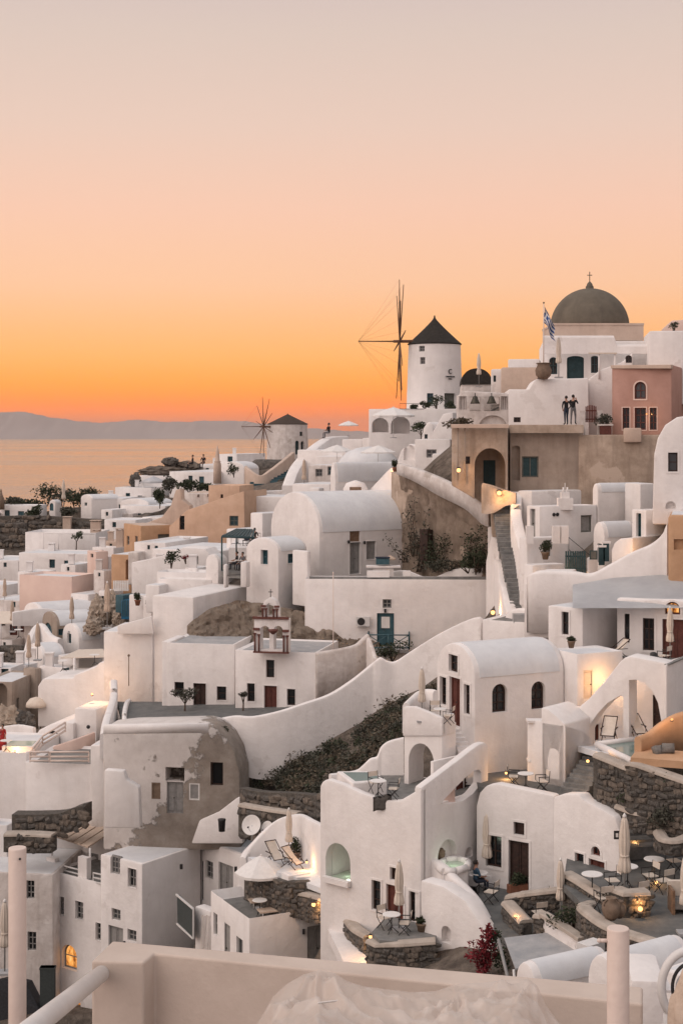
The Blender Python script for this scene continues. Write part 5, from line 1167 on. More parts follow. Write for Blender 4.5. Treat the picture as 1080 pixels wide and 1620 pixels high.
# slope of dry scrub (uncountable) over the ground
rr = random.Random(5); bm = bmesh.new(); cnt = 0
for k in range(2300):
    px, py = rr.uniform(385, 700), rr.uniform(1085, 1285)
    lim = np.interp(px, [385, 420, 500, 560, 600, 640, 700], [1200, 1205, 1190, 1165, 1130, 1105, 1080]); lo_ = np.interp(px, [385, 440, 500, 520, 600, 640, 700], [1245, 1250, 1265, 1240, 1210, 1170, 1130])
    if py < lim or py > lo_ or mnoise.noise(V((px * .03, py * .05, 3))) < -.3: continue
    for Yv in np.arange(70, 92, .4):
        p = P(px, py, Yv)
        if p.z < tz(p.x, p.y) + .1: break
    z = tz(p.x, p.y); s_ = rr.uniform(.15, .55) * (1.6 if rr.random() < .12 else 1); mi = rr.choice((0, 1, 1, 1, 2, 2, 2))
    if rr.random() < .45:       # spiky tuft of dry stems
        for q in range(16):
            e = V((rr.uniform(-.7, .7), rr.uniform(-.7, .7), rr.uniform(.5, 1.3))) * s_; b0 = V((p.x, p.y, z - .05)); w_ = V((rr.uniform(-.03, .03), rr.uniform(-.03, .03), 0))
            bm.faces.new((bm.verts.new(b0 - w_), bm.verts.new(b0 + w_), bm.verts.new(b0 + e))).material_index = mi
    leaves(bm, (p.x, p.y, z + s_ * .35), (s_, s_, s_ * .7), int(22 + 60 * s_), rr.uniform(.06, .13), k * 3, mi, .1)
o = bm2obj('dry_scrub', bm, ['leaf', 'leaf_grey', 'leaf_dry']); tag(o, 'dense dark scrub covering the slope below the sweeping wall', 'scrub', None, 'stuff')
stone_wall('rubble_wall', 'rough dry stone wall below the scrub slope', [(385, 80, 1242, 1275), (420, 78.5, 1248, 1282), (470, 76.5, 1250, 1290), (512, 74.5, 1254, 1300)], .5, 5, .42, 150, cap=False, seed=4)
stone_wall('rubble_wall', 'lower rough dry stone wall behind the two satellite dishes', [(383, 78.2, 1270, 1320), (430, 76.5, 1278, 1330), (475, 75, 1284, 1330)], .5, 5, .42, 150, cap=True, seed=5)
# ruined vault
T = Thing('ruined_vault', 'half ruined vault with peeling white plaster over brown render and dark openings', 'house', 280, 1290, 84)
b = T.prof(382, 82.5, 9, [(163, 1345), (163, 1152), (200, 1148), (320, 1145), (340, 1150), (358, 1168), (371, 1190), (379, 1220), (381, 1345)], 2.6, m='ruin', bevel=.15)
T.opening(b, 'L', 262, 1214, 292, 1236, 'niche', depth=1.5); T.door(b, 'L', 264, 1237, 290, 1287, col='wood_grey', depth=.2); T.win(b, 'L', 333, 1206, 353, 1243, depth=.3, grid=(1, 1)); T.win(b, 'L', 299, 1239, 316, 1266, col='fabric_white', pane='wood_grey', grid=(1, 1), depth=.12); T.win(b, 'L', 240, 1238, 254, 1264, col='clay', pane='clay', grid=(1, 1), depth=.1)
ribbon('parapet', '', [(165, 81.4, 1146, 1160), (330, 81.4, 1144, 1158)], .5, 'white', 2, thing=T)
T = Thing('stepped_wall', 'white stepped wall with broken plaster patch beside the ruined vault', 'wall', 190, 1290, 81); b = T.prof(222, 80.8, 6, [(165, 1310), (165, 1218), (196, 1220), (200, 1234), (220, 1246), (222, 1310)], .6, m='white')
# ================================================================== left and lower-left
# big angular block left of the chapel
T = Thing('angular_house', 'tall angular white house wall with broad flat coping left of the chapel', 'house', 250, 1140, 104)
b = T.block(306, 99.5, 945, 1140, 241, 395, 22, bevel=.1, roof='white'); b = T.block(242, 100.5, 1000, 1140, 164, ('m', 5), 8, bevel=.1, roof='white_roof', name='low_wall')
T.prof(243, 100, 8, [(186, 1003), (186, 990), (240, 975), (243, 1003)], .3, m='white', bevel=.05, name='parapet')
bm = bmesh.new(); q = P(204, 1037, 99); tube(bm, q, P(204, 1085, 99), .03, n=6); bmesh.ops.create_icosphere(bm, subdivisions=1, radius=.1, matrix=Matrix.Translation(q)); T.add('drain_pipe', bm, 'clay')
railing('iron_balcony_rail', 'ornate black iron balcony panel at the top of the angular house', [P(360, 913, 103), P(386, 911, 102)], 1.0, 'metal_dark', .1)
T = Thing('terrace_pillar', 'stout white pillar at the end of the iron balcony panel', 'pillar', 388, 920, 102); T.block(390, 101.7, 889, 930, 380, ('m', .7), 20); T.block(358, 103.3, 893, 930, 353, ('m', .5), 20, name='small_pillar')
# restaurant terrace
T = Thing('cafe_canopy', 'teal flat canopy on thin posts over the crowded terrace', 'canopy', 380, 880, 108)
ca, cb, cc, cd = P(351, 849, 108), P(374, 838, 112), P(404, 839, 111), P(403, 851, 107)
for i in range(9):
    u0 = i / 9; u1 = (i + .75) / 9; bm = bmesh.new(); poly_prism(bm, [ca.lerp(cd, u0), ca.lerp(cd, u1), cb.lerp(cc, u1), cb.lerp(cc, u0)], V((0, 0, .1))); bmesh.ops.recalc_face_normals(bm, faces=bm.faces); T.add('slat', bm, 'teal_dark')
bm = bmesh.new(); tube(bm, ca, cd, .08, n=6); T.add('beam', bm, 'teal_dark')
for p, py in ((ca, 910), (cd, 905), (cb, 880)):
    bm = bmesh.new(); tube(bm, p, V((p.x, p.y, zat(py, p.y))), .06, n=6); T.add('post', bm, 'teal_dark')
zt_ = zat(905, 107); floor_pts('cafe_terrace', [(P(350, 0, 1).x * 107.5, 107.5, zt_), (P(368, 0, 1).x * 117, 117, zt_), (P(425, 0, 1).x * 117, 117, zt_), (P(412, 0, 1).x * 105, 105, zt_)], 'paving', .4)
zt2 = zat(862, 116); floor_pts('upper_cafe_terrace', [(P(362, 0, 1).x * 113, 113, zt2), (P(372, 0, 1).x * 122, 122, zt2), (P(425, 0, 1).x * 122, 122, zt2), (P(425, 0, 1).x * 113, 113, zt2)], 'white', 1.2)
seats = [(375, 880, 109, 'cloth_black', 'person in black seated under the teal canopy beside the post'), (384, 884, 108.5, 'cloth_grey', 'person in grey seated beneath the teal canopy centre'), (393, 880, 110, 'cloth_white', 'person in white seated near the canopy far post'), (399, 896, 107, 'cloth_red', 'person in reddish top seated by the iron balcony panel'), (388, 848, 115, 'cloth_grey', 'person in grey seated on the upper terrace above the canopy'), (398, 850, 114.5, 'cloth_white', 'person in white seated on the upper terrace above the canopy'), (403, 848, 116, 'cloth_black', 'person in black seated on the upper terrace behind the canopy')]
for i, (px, py, Yv, cl, lb) in enumerate(seats):
    z = zt_ if Yv < 112 else zt2; p = P(px, py, Yv); person(lb, (p.x, p.y, z + .03), R(40 * i + 100), 'sit', cl, 'cloth_navy')
    T = Thing('stool', 'dark stool of the ' + lb, 'stool', px, py, Yv); T.root.location = (p.x, p.y, z); T.loc = V((p.x, p.y, z)); bm = bmesh.new(); bx(bm, T.loc + V((0, 0, .42)), (.4, .4, .05)); T.add('seat', bm, 'wood_dark')
    for sx in (-1, 1):
        for sy in (-1, 1): bm = bmesh.new(); tube(bm, T.loc + V((sx * .16, sy * .16, 0)), T.loc + V((sx * .16, sy * .16, .42)), .02, n=5); T.add('leg', bm, 'wood_dark')
for i, (px, Yv, z, lb) in enumerate(((379, 108.6, zt_, 'white round table under the teal canopy'), (390, 107.4, zt_, 'white round table beside the iron balcony panel'), (376, 115.6, zt2, 'white round table at the corner of the upper terrace'), (393, 115.2, zt2, 'white round table among people on the upper terrace'))):
    p = P(px, 0, Yv); put('table', mk_table, (p.x, p.y, z), 0, lb)
railing('terrace_rail', 'thin dark railing round the upper crowded terrace', [P(366, 862, 113.2), P(412, 862, 113)], .9, 'metal_dark', .5)
# white houses between canopy and ochre houses
T = Thing('courtyard_house', 'white walled courtyard with round bush and grey shutter below the ochre house', 'house', 300, 920, 118)
b = T.prof(338, 117, 14, [(208, 965), (208, 890), (225, 887), (262, 878), (290, 866), (325, 868), (338, 885), (338, 965)], 2.5); T.win(b, 'L', 303, 880, 314, 893, col='wood_grey', pane='wood_grey', grid=(1, 1))
shrub('shrub', 'round dark bush on the white courtyard wall', P(271, 893, 114.5), (.75, .6, .7), 420, .1, 'leaf', seed=81); shrub('shrub', 'small flowering tuft by the grey shutter', P(294, 886, 114.4), (.4, .3, .25), 160, .07, 'leaf_red', seed=82)
T = Thing('stepped_courtyard', 'low white stepped walls with planters before the angular house', 'house', 290, 940, 112)
T.block(335, 111, 905, 960, 248, ('m', 2.5), 10, roof='white_roof', parapet=.25); T.block(335, 109.5, 916, 970, 250, ('m', 1.5), 10, parapet=.2, name='front_wall'); T.block(252, 108.8, 926, 970, 230, ('m', 1.5), 20, name='end_wall')
T = Thing('ridge_vault_house', 'narrow white vaulted house beside the iron balcony pillar', 'house', 340, 910, 110); b = T.block(345, 109, 893, 950, 325, 362, 48, crown=.7)
T = Thing('white_roof_house', 'long white flat roof running up to the teal canopy', 'house', 330, 880, 125); b = T.block(345, 122, 872, 940, 240, 420, 25, roof='white_roof'); T = Thing('white_cube', 'plain white cube behind the crowded terrace', 'house', 400, 830, 125); T.block(385, 124, 838, 900, 358, 440, 40, roof='white_roof')
# ochre houses
T = Thing('ochre_hall', 'long sloping ochre house with narrow window and grey door', 'house', 330, 870, 142)
b = T.prof(388, 139, 18, [(266, 880), (268, 833), (296, 807), (386, 777), (388, 880)], 6, m='ochre_pale', bevel=.05); T.win(b, 'L', 284, 816, 292, 838, depth=.25, grid=(1, 2)); T.win(b, 'L', 363, 816, 377, 832, col='green_grey', pane='teal_dark', depth=.2); T.win(b, 'L', 275, 859, 280, 868, depth=.2)
T = Thing('ochre_cube', 'ochre cube house with wide grey garage-like door', 'house', 240, 870, 143)
b = T.block(223, 141, 832, 890, 196, 272, 62, m='ochre', bevel=.05, roof='beige'); T.door(b, 'R', 250, 845, 270, 876, col='green_grey', depth=.2); T.win(b, 'L', 201, 848, 205, 862, col='wood_grey'); T.win(b, 'L', 214, 848, 218, 868, col='wood_grey')
T = Thing('ochre_gatehouse', 'bright ochre wall with tall narrow arched opening beside the white picket gate', 'house', 195, 930, 133)
b = T.block(208, 131, 878, 950, 176, ('m', 4), 20, m='ochre', roof='white_roof'); T.niche(b, 'L', 199, 885, 206, 917, 1.0)
slat_gate('white picket gate below the ochre wall', P(179, 935, 128), P(204, 935, 127), .9, 'metal_white', 9)
T = Thing('ochre_upper', 'square ochre house wall standing above the long sloping ochre house', 'house', 355, 800, 158)
b = T.block(379, 155, 768, 830, 330, ('m', 5), 14, m='ochre_pale', roof='beige', parapet=.3, bevel=.05); T.win(b, 'L', 349, 782, 353, 788, depth=.2)
T = Thing('beige_curved_wall', 'beige wall with curved top rising to a chimney beside the ochre houses', 'wall', 275, 830, 148)
b = T.prof(300, 146, 12, [(212, 850), (230, 828), (256, 818), (270, 800), (278, 775), (286, 773), (287, 790), (300, 800), (300, 850)], 1.2, m='beige', bevel=.1)
T = Thing('pale_vault', 'pale low vaulted house with two little round windows behind the ochre houses', 'house', 320, 800, 160); b = T.block(340, 158, 780, 830, 292, ('m', 5), 12, m='white_old', crown=None, roof='beige'); T.niche(b, 'L', 312, 782, 316, 787, .3); T.niche(b, 'L', 328, 781, 332, 786, .3)
# far white cluster
def far(name, label, c, Y, top, bot, l, r, a, wins=(), m='white', crown=None, doors=(), par=0, face='L'):
    T = Thing(name, label, 'house', c, bot, Y); b = T.block(c, Y, top, bot + 25, l, r, a, m=m, crown=crown, parapet=(par or .16) if crown is None else 0, bevel=.1, roof='white_roof')
    if crown is None and not doors and int(c * 3 + Y) % 2 == 0 and b.Lm > 2.5:
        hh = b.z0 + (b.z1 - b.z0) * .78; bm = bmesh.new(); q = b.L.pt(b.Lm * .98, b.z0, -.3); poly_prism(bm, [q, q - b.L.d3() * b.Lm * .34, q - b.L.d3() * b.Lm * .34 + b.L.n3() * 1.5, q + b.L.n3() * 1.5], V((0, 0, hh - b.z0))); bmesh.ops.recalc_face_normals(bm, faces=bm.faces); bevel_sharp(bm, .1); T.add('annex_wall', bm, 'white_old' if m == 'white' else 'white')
    if not wins and not doors and crown is None and not isinstance(l, tuple):
        xw = l + (c - l) * .42; sz = max(4, min(9, (c - l) * .09)); wins = [(xw, top + sz, xw + sz, top + sz * 2.5)]; doors = [(xw + sz * 2.6, top + sz * 1.2, xw + sz * 3.8, top + sz * 4.4)] if (c - l) > 40 else ()
    for w in wins: T.win(b, w[4] if len(w) > 4 else face, *w[:4], col='teal_dark', pane='glass_teal', depth=.25)
    for w in doors: T.door(b, face, *w, col='teal', depth=.25)
    if crown is None and int(c * 7) % 3 == 0:
        q = b.L.pt(b.Lm * .72, b.z1, -b.Rm * .35); bm = bmesh.new(); bx(bm, q + V((0, 0, .35)), (.55, .55, .9)); bevel_sharp(bm, .08); ch = T.add('chimney', bm, m); bm = bmesh.new(); bx(bm, q + V((0, 0, .86)), (.66, .66, .1)); T.add('chimney_cap', bm, m, ch)
    return T, b
far('vaulted_house', 'small far white house with rounded gable above the dark stone terrace wall', 145, 198, 790, 817, 128, 190, 55, [(134, 795, 138, 800)], crown=.6)
far('far_house', 'far white house with lean-to roof and small tree in front', 195, 200, 788, 817, 150, 230, 12, [(170, 793, 176, 806), (188, 798, 192, 806)])
far('far_house', 'far white cube with three teal windows above the lean-to house', 240, 208, 771, 812, 182, 290, 14, [(199, 780, 206, 790), (218, 784, 226, 795), (197, 795, 204, 801)])
far('far_house', 'far white house with blue awning canopy near the cliff rock', 262, 215, 752, 790, 219, 320, 12, [(229, 782, 236, 786)])
far('far_house', 'far low white house with teal window and curved shoulder below the rock', 262, 190, 800, 830, 192, 300, 18, [(218, 812, 224, 818)])
far('vaulted_house', 'far flat vault roof with dark doorway in the white cluster', 235, 195, 798, 825, 190, 275, 30, crown=.7)
far('far_house', 'long far white wall house under the round boulder', 340, 205, 746, 800, 268, 400, 20)
far('far_house', 'far white hut with blue-teal window near the squat windmill', 375, 232, 718, 745, 346, 420, 14, [(360, 722, 368, 732)], crown=None)
far('far_house', 'far white house by the slim pointed chimney post', 360, 222, 735, 770, 300, 420, 15)
T = Thing('chimney_spire', 'slim pointed pale chimney post standing against the sea', 'post', 345, 760, 196); bm = bmesh.new(); p = P(344, 765, 196); lathe(bm, [(.55, 0), (.5, 2.6), (.35, 2.9), (.22, 4.2), (.05, 5.0)], 12, p); T.add('shaft', bm, 'beige'); bm = bmesh.new(); lathe(bm, [(.42, 2.85), (.45, 2.95), (.36, 3.0)], 12, p); T.add('collar', bm, 'beige')
T = Thing('awning', 'small blue-grey tent awning on posts at the far terrace', 'awning', 243, 770, 212); p = P(243, 764, 212); bm = bmesh.new(); lathe(bm, [(2.2, 0), (1.2, .5), (.05, 1.0)], 4, p); T.add('canopy', bm, 'steel')
for sx in (-1.4, 1.4): bm = bmesh.new(); tube(bm, p + V((sx, -.5, -1.6)), p + V((sx, -.5, .15)), .07, n=6); T.add('post', bm, 'metal_white')
# boulder and dark bank on the ridge
def boulder(label, px, py, Y, r, name='boulder', m='stone'):
    bm = bmesh.new(); bmesh.ops.create_icosphere(bm, subdivisions=4, radius=1)
    for v in bm.verts: v.co = V((v.co.x * r[0], v.co.y * r[1], v.co.z * r[2])) * (.85 + .35 * mnoise.noise(v.co * 1.3 + V((px, 0, 0))) + .45 * abs(mnoise.noise(v.co * 3.1 + V((0, px, 0)))) + .2 * abs(mnoise.noise(v.co * 7 + V((0, px, 0)))))
    p = P(px, py, Y); tag(bm2obj(name, bm, m, None, smooth=False, loc=p), label, 'rock')
boulder('flat-topped round dark boulder on the skyline ridge', 270, 731, 222, (1.25, 1.2, .75)); boulder('long dark rocky bank sloping down from the boulder', 262, 746, 221, (4.0, 2, .75), 'rock_bank', 'rock'); boulder('rocky knoll continuing the ridge beside the boulder', 293, 738, 223, (2.2, 2, .7), 'rock_bank', 'rock')
boulder('dark rock lump at the cliff edge left of the white cluster', 213, 760, 214, (.8, 1, 1.0), 'boulder', 'stone')
for i, (px, py, Yv, rx, rz) in enumerate(((20, 795, 205, 1.8, .8), (46, 797, 205, 2.0, .7), (75, 792, 206, 2.6, 1.7), (100, 795, 204, 2.0, 1.4), (118, 795, 202, 2.2, 1.5), (55, 812, 198, 1.3, .9), (270, 772, 192, 1.4, 1.3), (300, 772, 190, 2.2, .9), (253, 795, 186, .8, 1.3), (108, 812, 197, 1.2, .8), (330, 775, 188, 1.6, .8), (140, 790, 206, 1.8, 1.3))):
    shrub('shrub', ['flat dark bush at the edge of the far pale roof', 'wide low bush beside the flat dark one on the cliff edge', 'tallest dark round bush beside the little arched hut', 'dark bush behind the closed far parasol', 'dark bush left of the far rounded gable house', 'grey-green bush in front of the pale roof', 'bush beside the curved beige chimney wall', 'long dark hedge below the far white wall house', 'drooping bush by the curved far house', 'low bush below the little arched hut', 'hedge end near the pale vaulted house', 'bush partly behind the rounded gable house'][i], P(px, py + 6, Yv), (rx, 1.2, rz), 500, .22, 'leaf' if i % 3 else 'leaf_grey', seed=90 + i)
T, b = far('vaulted_hut', 'tiny white arched hut with teal door among dark bushes', 88, 200, 797, 812, 78, 98, 25, crown=.5); T.door(b, 'L', 79, 796, 85, 808, col='teal', arch=True)
put('umbc', None, P(101, 806, 199), 0, 'far closed white parasol beside the tiny arched hut', sc=1.5)
far('flat_roof_house', 'far pale flat roof by the dark bushes at the cliff edge', 60, 200, 799, 830, -30, 75, 10)
T = Thing('finger_post', 'dark rounded post like a chimney at the cliff edge', 'post', 2, 805, 200); bm = bmesh.new(); p = P(2, 806, 200); lathe(bm, [(.5, 0), (.48, 1.4), (.3, 1.8), (.1, 2.4)], 12, p); T.add('shaft', bm, 'clay'); bm = bmesh.new(); lathe(bm, [(.1, 2.35), (.14, 2.5), (.03, 2.8)], 8, p); T.add('tip', bm, 'clay')
# dark stone terrace walls at far left
stone_wall('stone_terrace_wall', 'long dark stone terrace wall under the rounded gable house', [(-40, 192, 816, 850), (60, 191, 814, 845), (120, 189, 818, 848), (168, 186, 820, 845)], .6, 3, .8, 200, False, 8)
stone_wall('stone_terrace_wall', 'brown stone retaining wall beside the white yard', [(-40, 186, 826, 870), (42, 184, 826, 870)], .6, 2, .8, 120, False, 9)
T = Thing('white_yard', 'white walled yard with thin pergola frame and potted palm below the stone wall', 'house', 95, 890, 172)
b = T.block(152, 166, 842, 905, 40, ('m', 6), 6, roof='roof_grey', parapet=.5)
for q in (69, 93, 120):
    bm = bmesh.new(); p = P(q, 873, 165); tube(bm, p, P(q, 843, 165), .06, n=6); T.add('frame_post', bm, 'white')
bm = bmesh.new(); tube(bm, P(69, 843, 165), P(150, 845, 165), .06, n=6); T.add('frame_beam', bm, 'white'); T.chimney(82, 876, 164, 1.0, .7)
small_tree('little palm-like tree in the white yard', P(121, 873, 164.5), 2.0, .7, 200, 'leaf', 15, .14)
far('flat_roof_house', 'white sloping roof slab below the white yard', 145, 158, 876, 905, 30, 175, 14)
for i, (px, py, Yv, h, w) in enumerate(((152, 838, 170, 1.2, 1.1), (153, 850, 168, 1.0, .8), (190, 860, 150, 1.6, .7), (107, 828, 188, 1.0, 1.0))):
    T = Thing('chimney_stack', ['square beige chimney stack above the white yard', 'smaller chimney stack beside the square beige one', 'beige double chimney before the ochre cube', 'pale square vent on the dark stone wall'][i], 'chimney', px, py + 8, Yv); T.chimney(px, py + 4, Yv, h, w, 'beige')
far('terrace_house', 'beige house terrace with low walls left of the ochre cube', 195, 152, 856, 890, 158, 215, 18, m='beige', par=.3); far('terrace_house', 'white open terrace box with dark slot beside the beige house', 180, 148, 866, 890, 146, 200, 30, par=.35)
far('pale_wall', 'pale pinkish slanting wall below the white open terrace', 152, 140, 872, 930, 138, 172, 55, m='pale_pink'); far('rounded_wall', 'weathered pale wall with rounded shoulder beside the picket gate', 165, 134, 902, 950, 148, 178, 40, m='white_old')
# big beige block
T = Thing('beige_block', 'large plain beige house block with inset grey side stair', 'house', 90, 960, 138)
b = T.block(114, 134, 912, 985, 31, 150, 22, m='pale_pink', roof='white_roof', bevel=.06, parapet=.25); 
far('flat_roof_house', 'grey-white gabled house with small window left of the vaults', 40, 138, 950, 1010, -20, 110, 20, [(19, 952, 25, 961)], m='white_old')
far('long_vault', 'long white barrel vault above the teal-doored vault', 66, 128, 975, 1010, 38, 155, 58, [(55, 970, 60, 978)], crown=.95)
T, b = far('stone_vault', 'brown stone vaulted house with white roof and teal arched door', 90, 122, 990, 1020, 67, 155, 62, crown=.95, m='brown_wall'); T.door(b, 'L', 70, 985, 83, 1004, col='teal', arch=True); T.win(b, 'R', 93, 995, 103, 1005, col='teal', pane='glass_teal')
far('white_vault', 'white vaulted house with pale gable and narrow window', 125, 116, 1013, 1040, 99, 165, 60, [(107, 1002, 113, 1018)], crown=1.1)
far('low_vault', 'low broad white vault with bright roof beside the white curved ramp', 68, 112, 1040, 1058, 45, 104, 62, crown=.8)
ribbon('curved_ramp_wall', 'bright white wall curving down like a ramp beside the stone vault', [(34, 116, 1070, 1090), (42, 117, 1030, 1090), (52, 118.5, 998, 1080), (66, 120, 986, 1070), (80, 116.5, 1003, 1060), (96, 115, 1010, 1060)], .5, smooth=6)
T = Thing('awning', 'flat cream fabric awning over doors left of the long vault', 'awning', 20, 985, 133); bm = bmesh.new(); poly_prism(bm, [P(-20, 988, 130), P(52, 986, 128), P(35, 968, 134), P(-20, 968, 136)], V((0, 0, .06))); bmesh.ops.recalc_face_normals(bm, faces=bm.faces); T.add('canopy', bm, 'fabric')
for px in (2, 50): bm = bmesh.new(); p = P(px, 987, 129); tube(bm, p, p + V((0, 0, -2.2)), .05, n=6); T.add('post', bm, 'metal_white')
T, b = far('door_house', 'house with brown doors under the cream awning', 40, 137, 972, 1010, -20, 60, 6, m='white_old'); T.door(b, 'L', 16, 988, 28, 1005, col='wood_red'); T.win(b, 'L', 2, 978, 9, 990, col='wood_dark'); T.door(b, 'L', 33, 980, 39, 1000, col='wood_red')
stone_wall('stone_terrace_wall', 'short brown stone wall below the awning terrace', [(-10, 122, 1020, 1050), (18, 121, 1018, 1050), (40, 119, 1019, 1045)], .5, 2, .5, 90, False, 11)
for i, (px, py, Yv, s_) in enumerate(((114, 1000, 118, .95), (170, 995, 108, 1.15), (60, 1045, 110, .95))):
    put('umbt', mk_umb_closed('canvas_tan'), P(px, py, Yv), 0, ['closed tan parasol in front of the brown stone vault', 'tall closed tan parasol beside the rock and blue boat shed', 'closed tan parasol on the low white terrace by the bright vault'][i], sc=s_ * 1.15)
# rocks with blue shed
for i, (px, py, Yv, r) in enumerate(((156, 972, 118, (.8, .8, 1.3)), (178, 962, 119, (.9, .8, 1.2)), (190, 978, 117, (.6, .6, .8)), (150, 990, 116, (.8, .7, .7)))): boulder(['tall brown outcrop behind the tan parasol', 'rounded brown outcrop beside the blue shed', 'small brown rock at the blue shed corner', 'low brown rock by the stone vault end'][i], px, py, Yv, r, 'rock_outcrop', 'rock_pale')
T = Thing('blue_shed', 'bright blue wooden shed front and hatch among brown rocks', 'shed', 200, 975, 116)
b = T.block(207, 115, 950, 980, 192, ('m', 2), 12, m='blue', roof=None, bevel=.02); T.block(195, 115.6, 942, 970, 183, ('m', 1.5), 35, m='teal', roof=None, bevel=.02, name='lean_to')
for i in range(5): bm = bmesh.new(); q = b.L.hit(194 + i * 2.8, 962); bx(bm, b.L.pt(*q, .02), (.08, .04, 1.3)); T.add('plank', bm, 'teal')
T = Thing('planter_wall', 'white low wall with potted shrubs beside the blue shed', 'wall', 225, 960, 113); T.block(228, 112, 942, 990, 204, ('m', 1), 30); T.block(240, 110.5, 945, 990, 226, ('m', 1), 50, name='side_wall')
put('pp_b', mk_pot_plant('leaf', 'terracotta', .6, .4, 8), P(218, 958, 111.5), 0, 'terracotta pot with dark shrub by the blue shed'); put('pp_b', None, P(236, 968, 109.5), 1, 'terracotta pot with dark shrub against the angular house')
# white house with glow
T = Thing('glow_house', 'broad white wall house with stepped top lit by a warm glow', 'house', 120, 1120, 106)
b = T.prof(180, 101.5, 10, [(60, 1150), (60, 1086), (68, 1074), (116, 1073), (118, 1068), (150, 1056), (158, 1048), (180, 1046), (180, 1150)], 5)
lantern('warm lamp glowing behind the low block before the broad white wall', P(146, 1098, 98.5), 45, 'candle', .07)
T = Thing('canopy_terrace', 'thin cream canopy on white posts over the terrace behind the broad white wall', 'canopy', 130, 1040, 110); bm = bmesh.new(); poly_prism(bm, [P(96, 1042, 107), P(170, 1040, 105), P(163, 1028, 110), P(125, 1029, 111)], V((0, 0, .08))); bmesh.ops.recalc_face_normals(bm, faces=bm.faces); T.add('fabric', bm, 'fabric')
for px in (118, 164): bm = bmesh.new(); p = P(px, 1041, 106); tube(bm, p, p + V((0, 0, -1.9)), .09, n=8); T.add('post', bm, 'white')
far('back_house', 'white house under the cream canopy with teal door', 125, 108.5, 1040, 1080, 92, 170, 40, [(118, 1058, 123, 1068)]); far('lean_to', 'small lean-to with pale slab roof and teal window', 105, 106, 1055, 1085, 62, 118, 18, [(100, 1057, 107, 1070)])
T, b = far('brown_stone_house', 'tall narrow brown stone house end below the tan parasol', 56, 106, 1058, 1130, 37, 66, 30, m='brown_wall', doors=[(44, 1095, 49, 1120)])
T, b = far('brown_arch_house', 'brown plastered house with big arched white-rimmed recess', 20, 103, 1078, 1150, -30, 62, 10, m='brown_wall', wins=[(27, 1104, 31, 1122, 'R')]); T.niche(b, 'L', -12, 1080, 12, 1140, .8)
far('white_cube', 'small white cube with louvred window above the brown arch house', 18, 108, 1056, 1090, -20, 40, 12, [(2, 1058, 14, 1072)]); far('white_terrace', 'white terrace slab beside the louvred cube', 42, 110, 1052, 1085, 20, 60, 20)
# terrace with curved vault and railing
T = Thing('curved_vault_house', 'white house with sloping curved roof and dark arched window above the rail', 'house', 100, 1190, 98)
b = T.prof(117, 96.5, 14, [(50, 1220), (52, 1170), (62, 1155), (80, 1146), (104, 1142), (117, 1144), (117, 1220)], 5, bevel=.12); T.win(b, 'L', 72, 1156, 96, 1182, arch=1.2, depth=.3, grid=(2, 1), col='wood_dark')
T.block(153, 96.5, 1122, 1220, 118, ('m', 3), 14, name='side_wall', roof='white_roof'); bm = bmesh.new(); q = P(140, 1150, 96.3); bmesh.ops.create_icosphere(bm, subdivisions=2, radius=.13, matrix=Matrix.Translation(q)); T.add('wall_lamp', bm, 'metal_dark')
ribbon('curved_low_wall', 'low cream wall curving along the small terrace to the steps', [(86, 93.5, 1180, 1195), (110, 93.2, 1172, 1195), (135, 94, 1163, 1190), (148, 95.5, 1158, 1185)], .25, 'pale_pink', smooth=5)
T = Thing('terrace_house', 'big plain white terrace block with cream pole railing on top', 'house', 100, 1310, 90)
b = T.block(145, 88.5, 1208, 1345, 40, ('m', 5), 9, roof='paving', parapet=.2); b = T.block(172, 87.8, 1180, 1330, 143, ('m', 4), 9, name='pier'); 
for i, (a, c) in enumerate((((48, 1206), (78, 1206)), ((80, 1206), (141, 1206)), ((52, 1200), (68, 1180)), ((68, 1180), (104, 1158)))):
    Yv = 88.4 if i < 2 else 89.5 + i; railing('pole_railing', ['cream pole railing on the short side of the plain terrace block', 'longer cream pole railing along the plain terrace block', 'sloping cream handrail at the terrace steps', 'upper sloping cream handrail before the dark arched window'][i], [P(*a, Yv), P(*c, Yv + (i > 1))], .62, 'paint_cream', 1.6, rails=(1, .55, .15), r=.045)
ribbon('wavy_parapet', 'wavy white parapet climbing beside the grey chapel yard', [(165, 87.5, 1160, 1200), (168, 89, 1140, 1190), (175, 92, 1118, 1180), (180, 95, 1100, 1170), (180, 99, 1075, 1140)], .5, smooth=5)
ribbon('wavy_parapet', 'thin curved inner parapet at the grey chapel yard corner', [(198, 89, 1143, 1165), (197, 91, 1128, 1160), (200, 95, 1110, 1150), (205, 98, 1105, 1140)], .3, smooth=5)
T = Thing('left_block', 'white flat block at the village edge with glowing pool terrace', 'house', 20, 1300, 92); b = T.block(43, 91, 1190, 1330, -60, ('m', 6), 9, roof='white_roof', parapet=.15)
p = P(5, 1188, 92.5); person('person in a long red dress standing on the white flat block', p, R(150), 'stand', 'cloth_red', 'cloth_red', 'cloth_red', sc=.95)
put('table', None, P(10, 1190, 91.6), 0, 'small white table beside the person in red')
T = Thing('small_pool', 'small pale green pool glowing at the terrace edge near the red dress', 'pool', 28, 1180, 93); bm = bmesh.new(); bx(bm, P(34, 1180, 92.8), (2.0, 1.8, .3)); bevel_sharp(bm, .08); T.add('rim', bm, 'white'); bm = bmesh.new(); bx(bm, P(34, 1176, 92.8), (1.6, 1.4, .04)); T.add('water', bm, 'pool_pale')
lantern('warm lamp lighting the pool edge near the red dress', P(24, 1188, 91.5), 14, 'candle', .05)
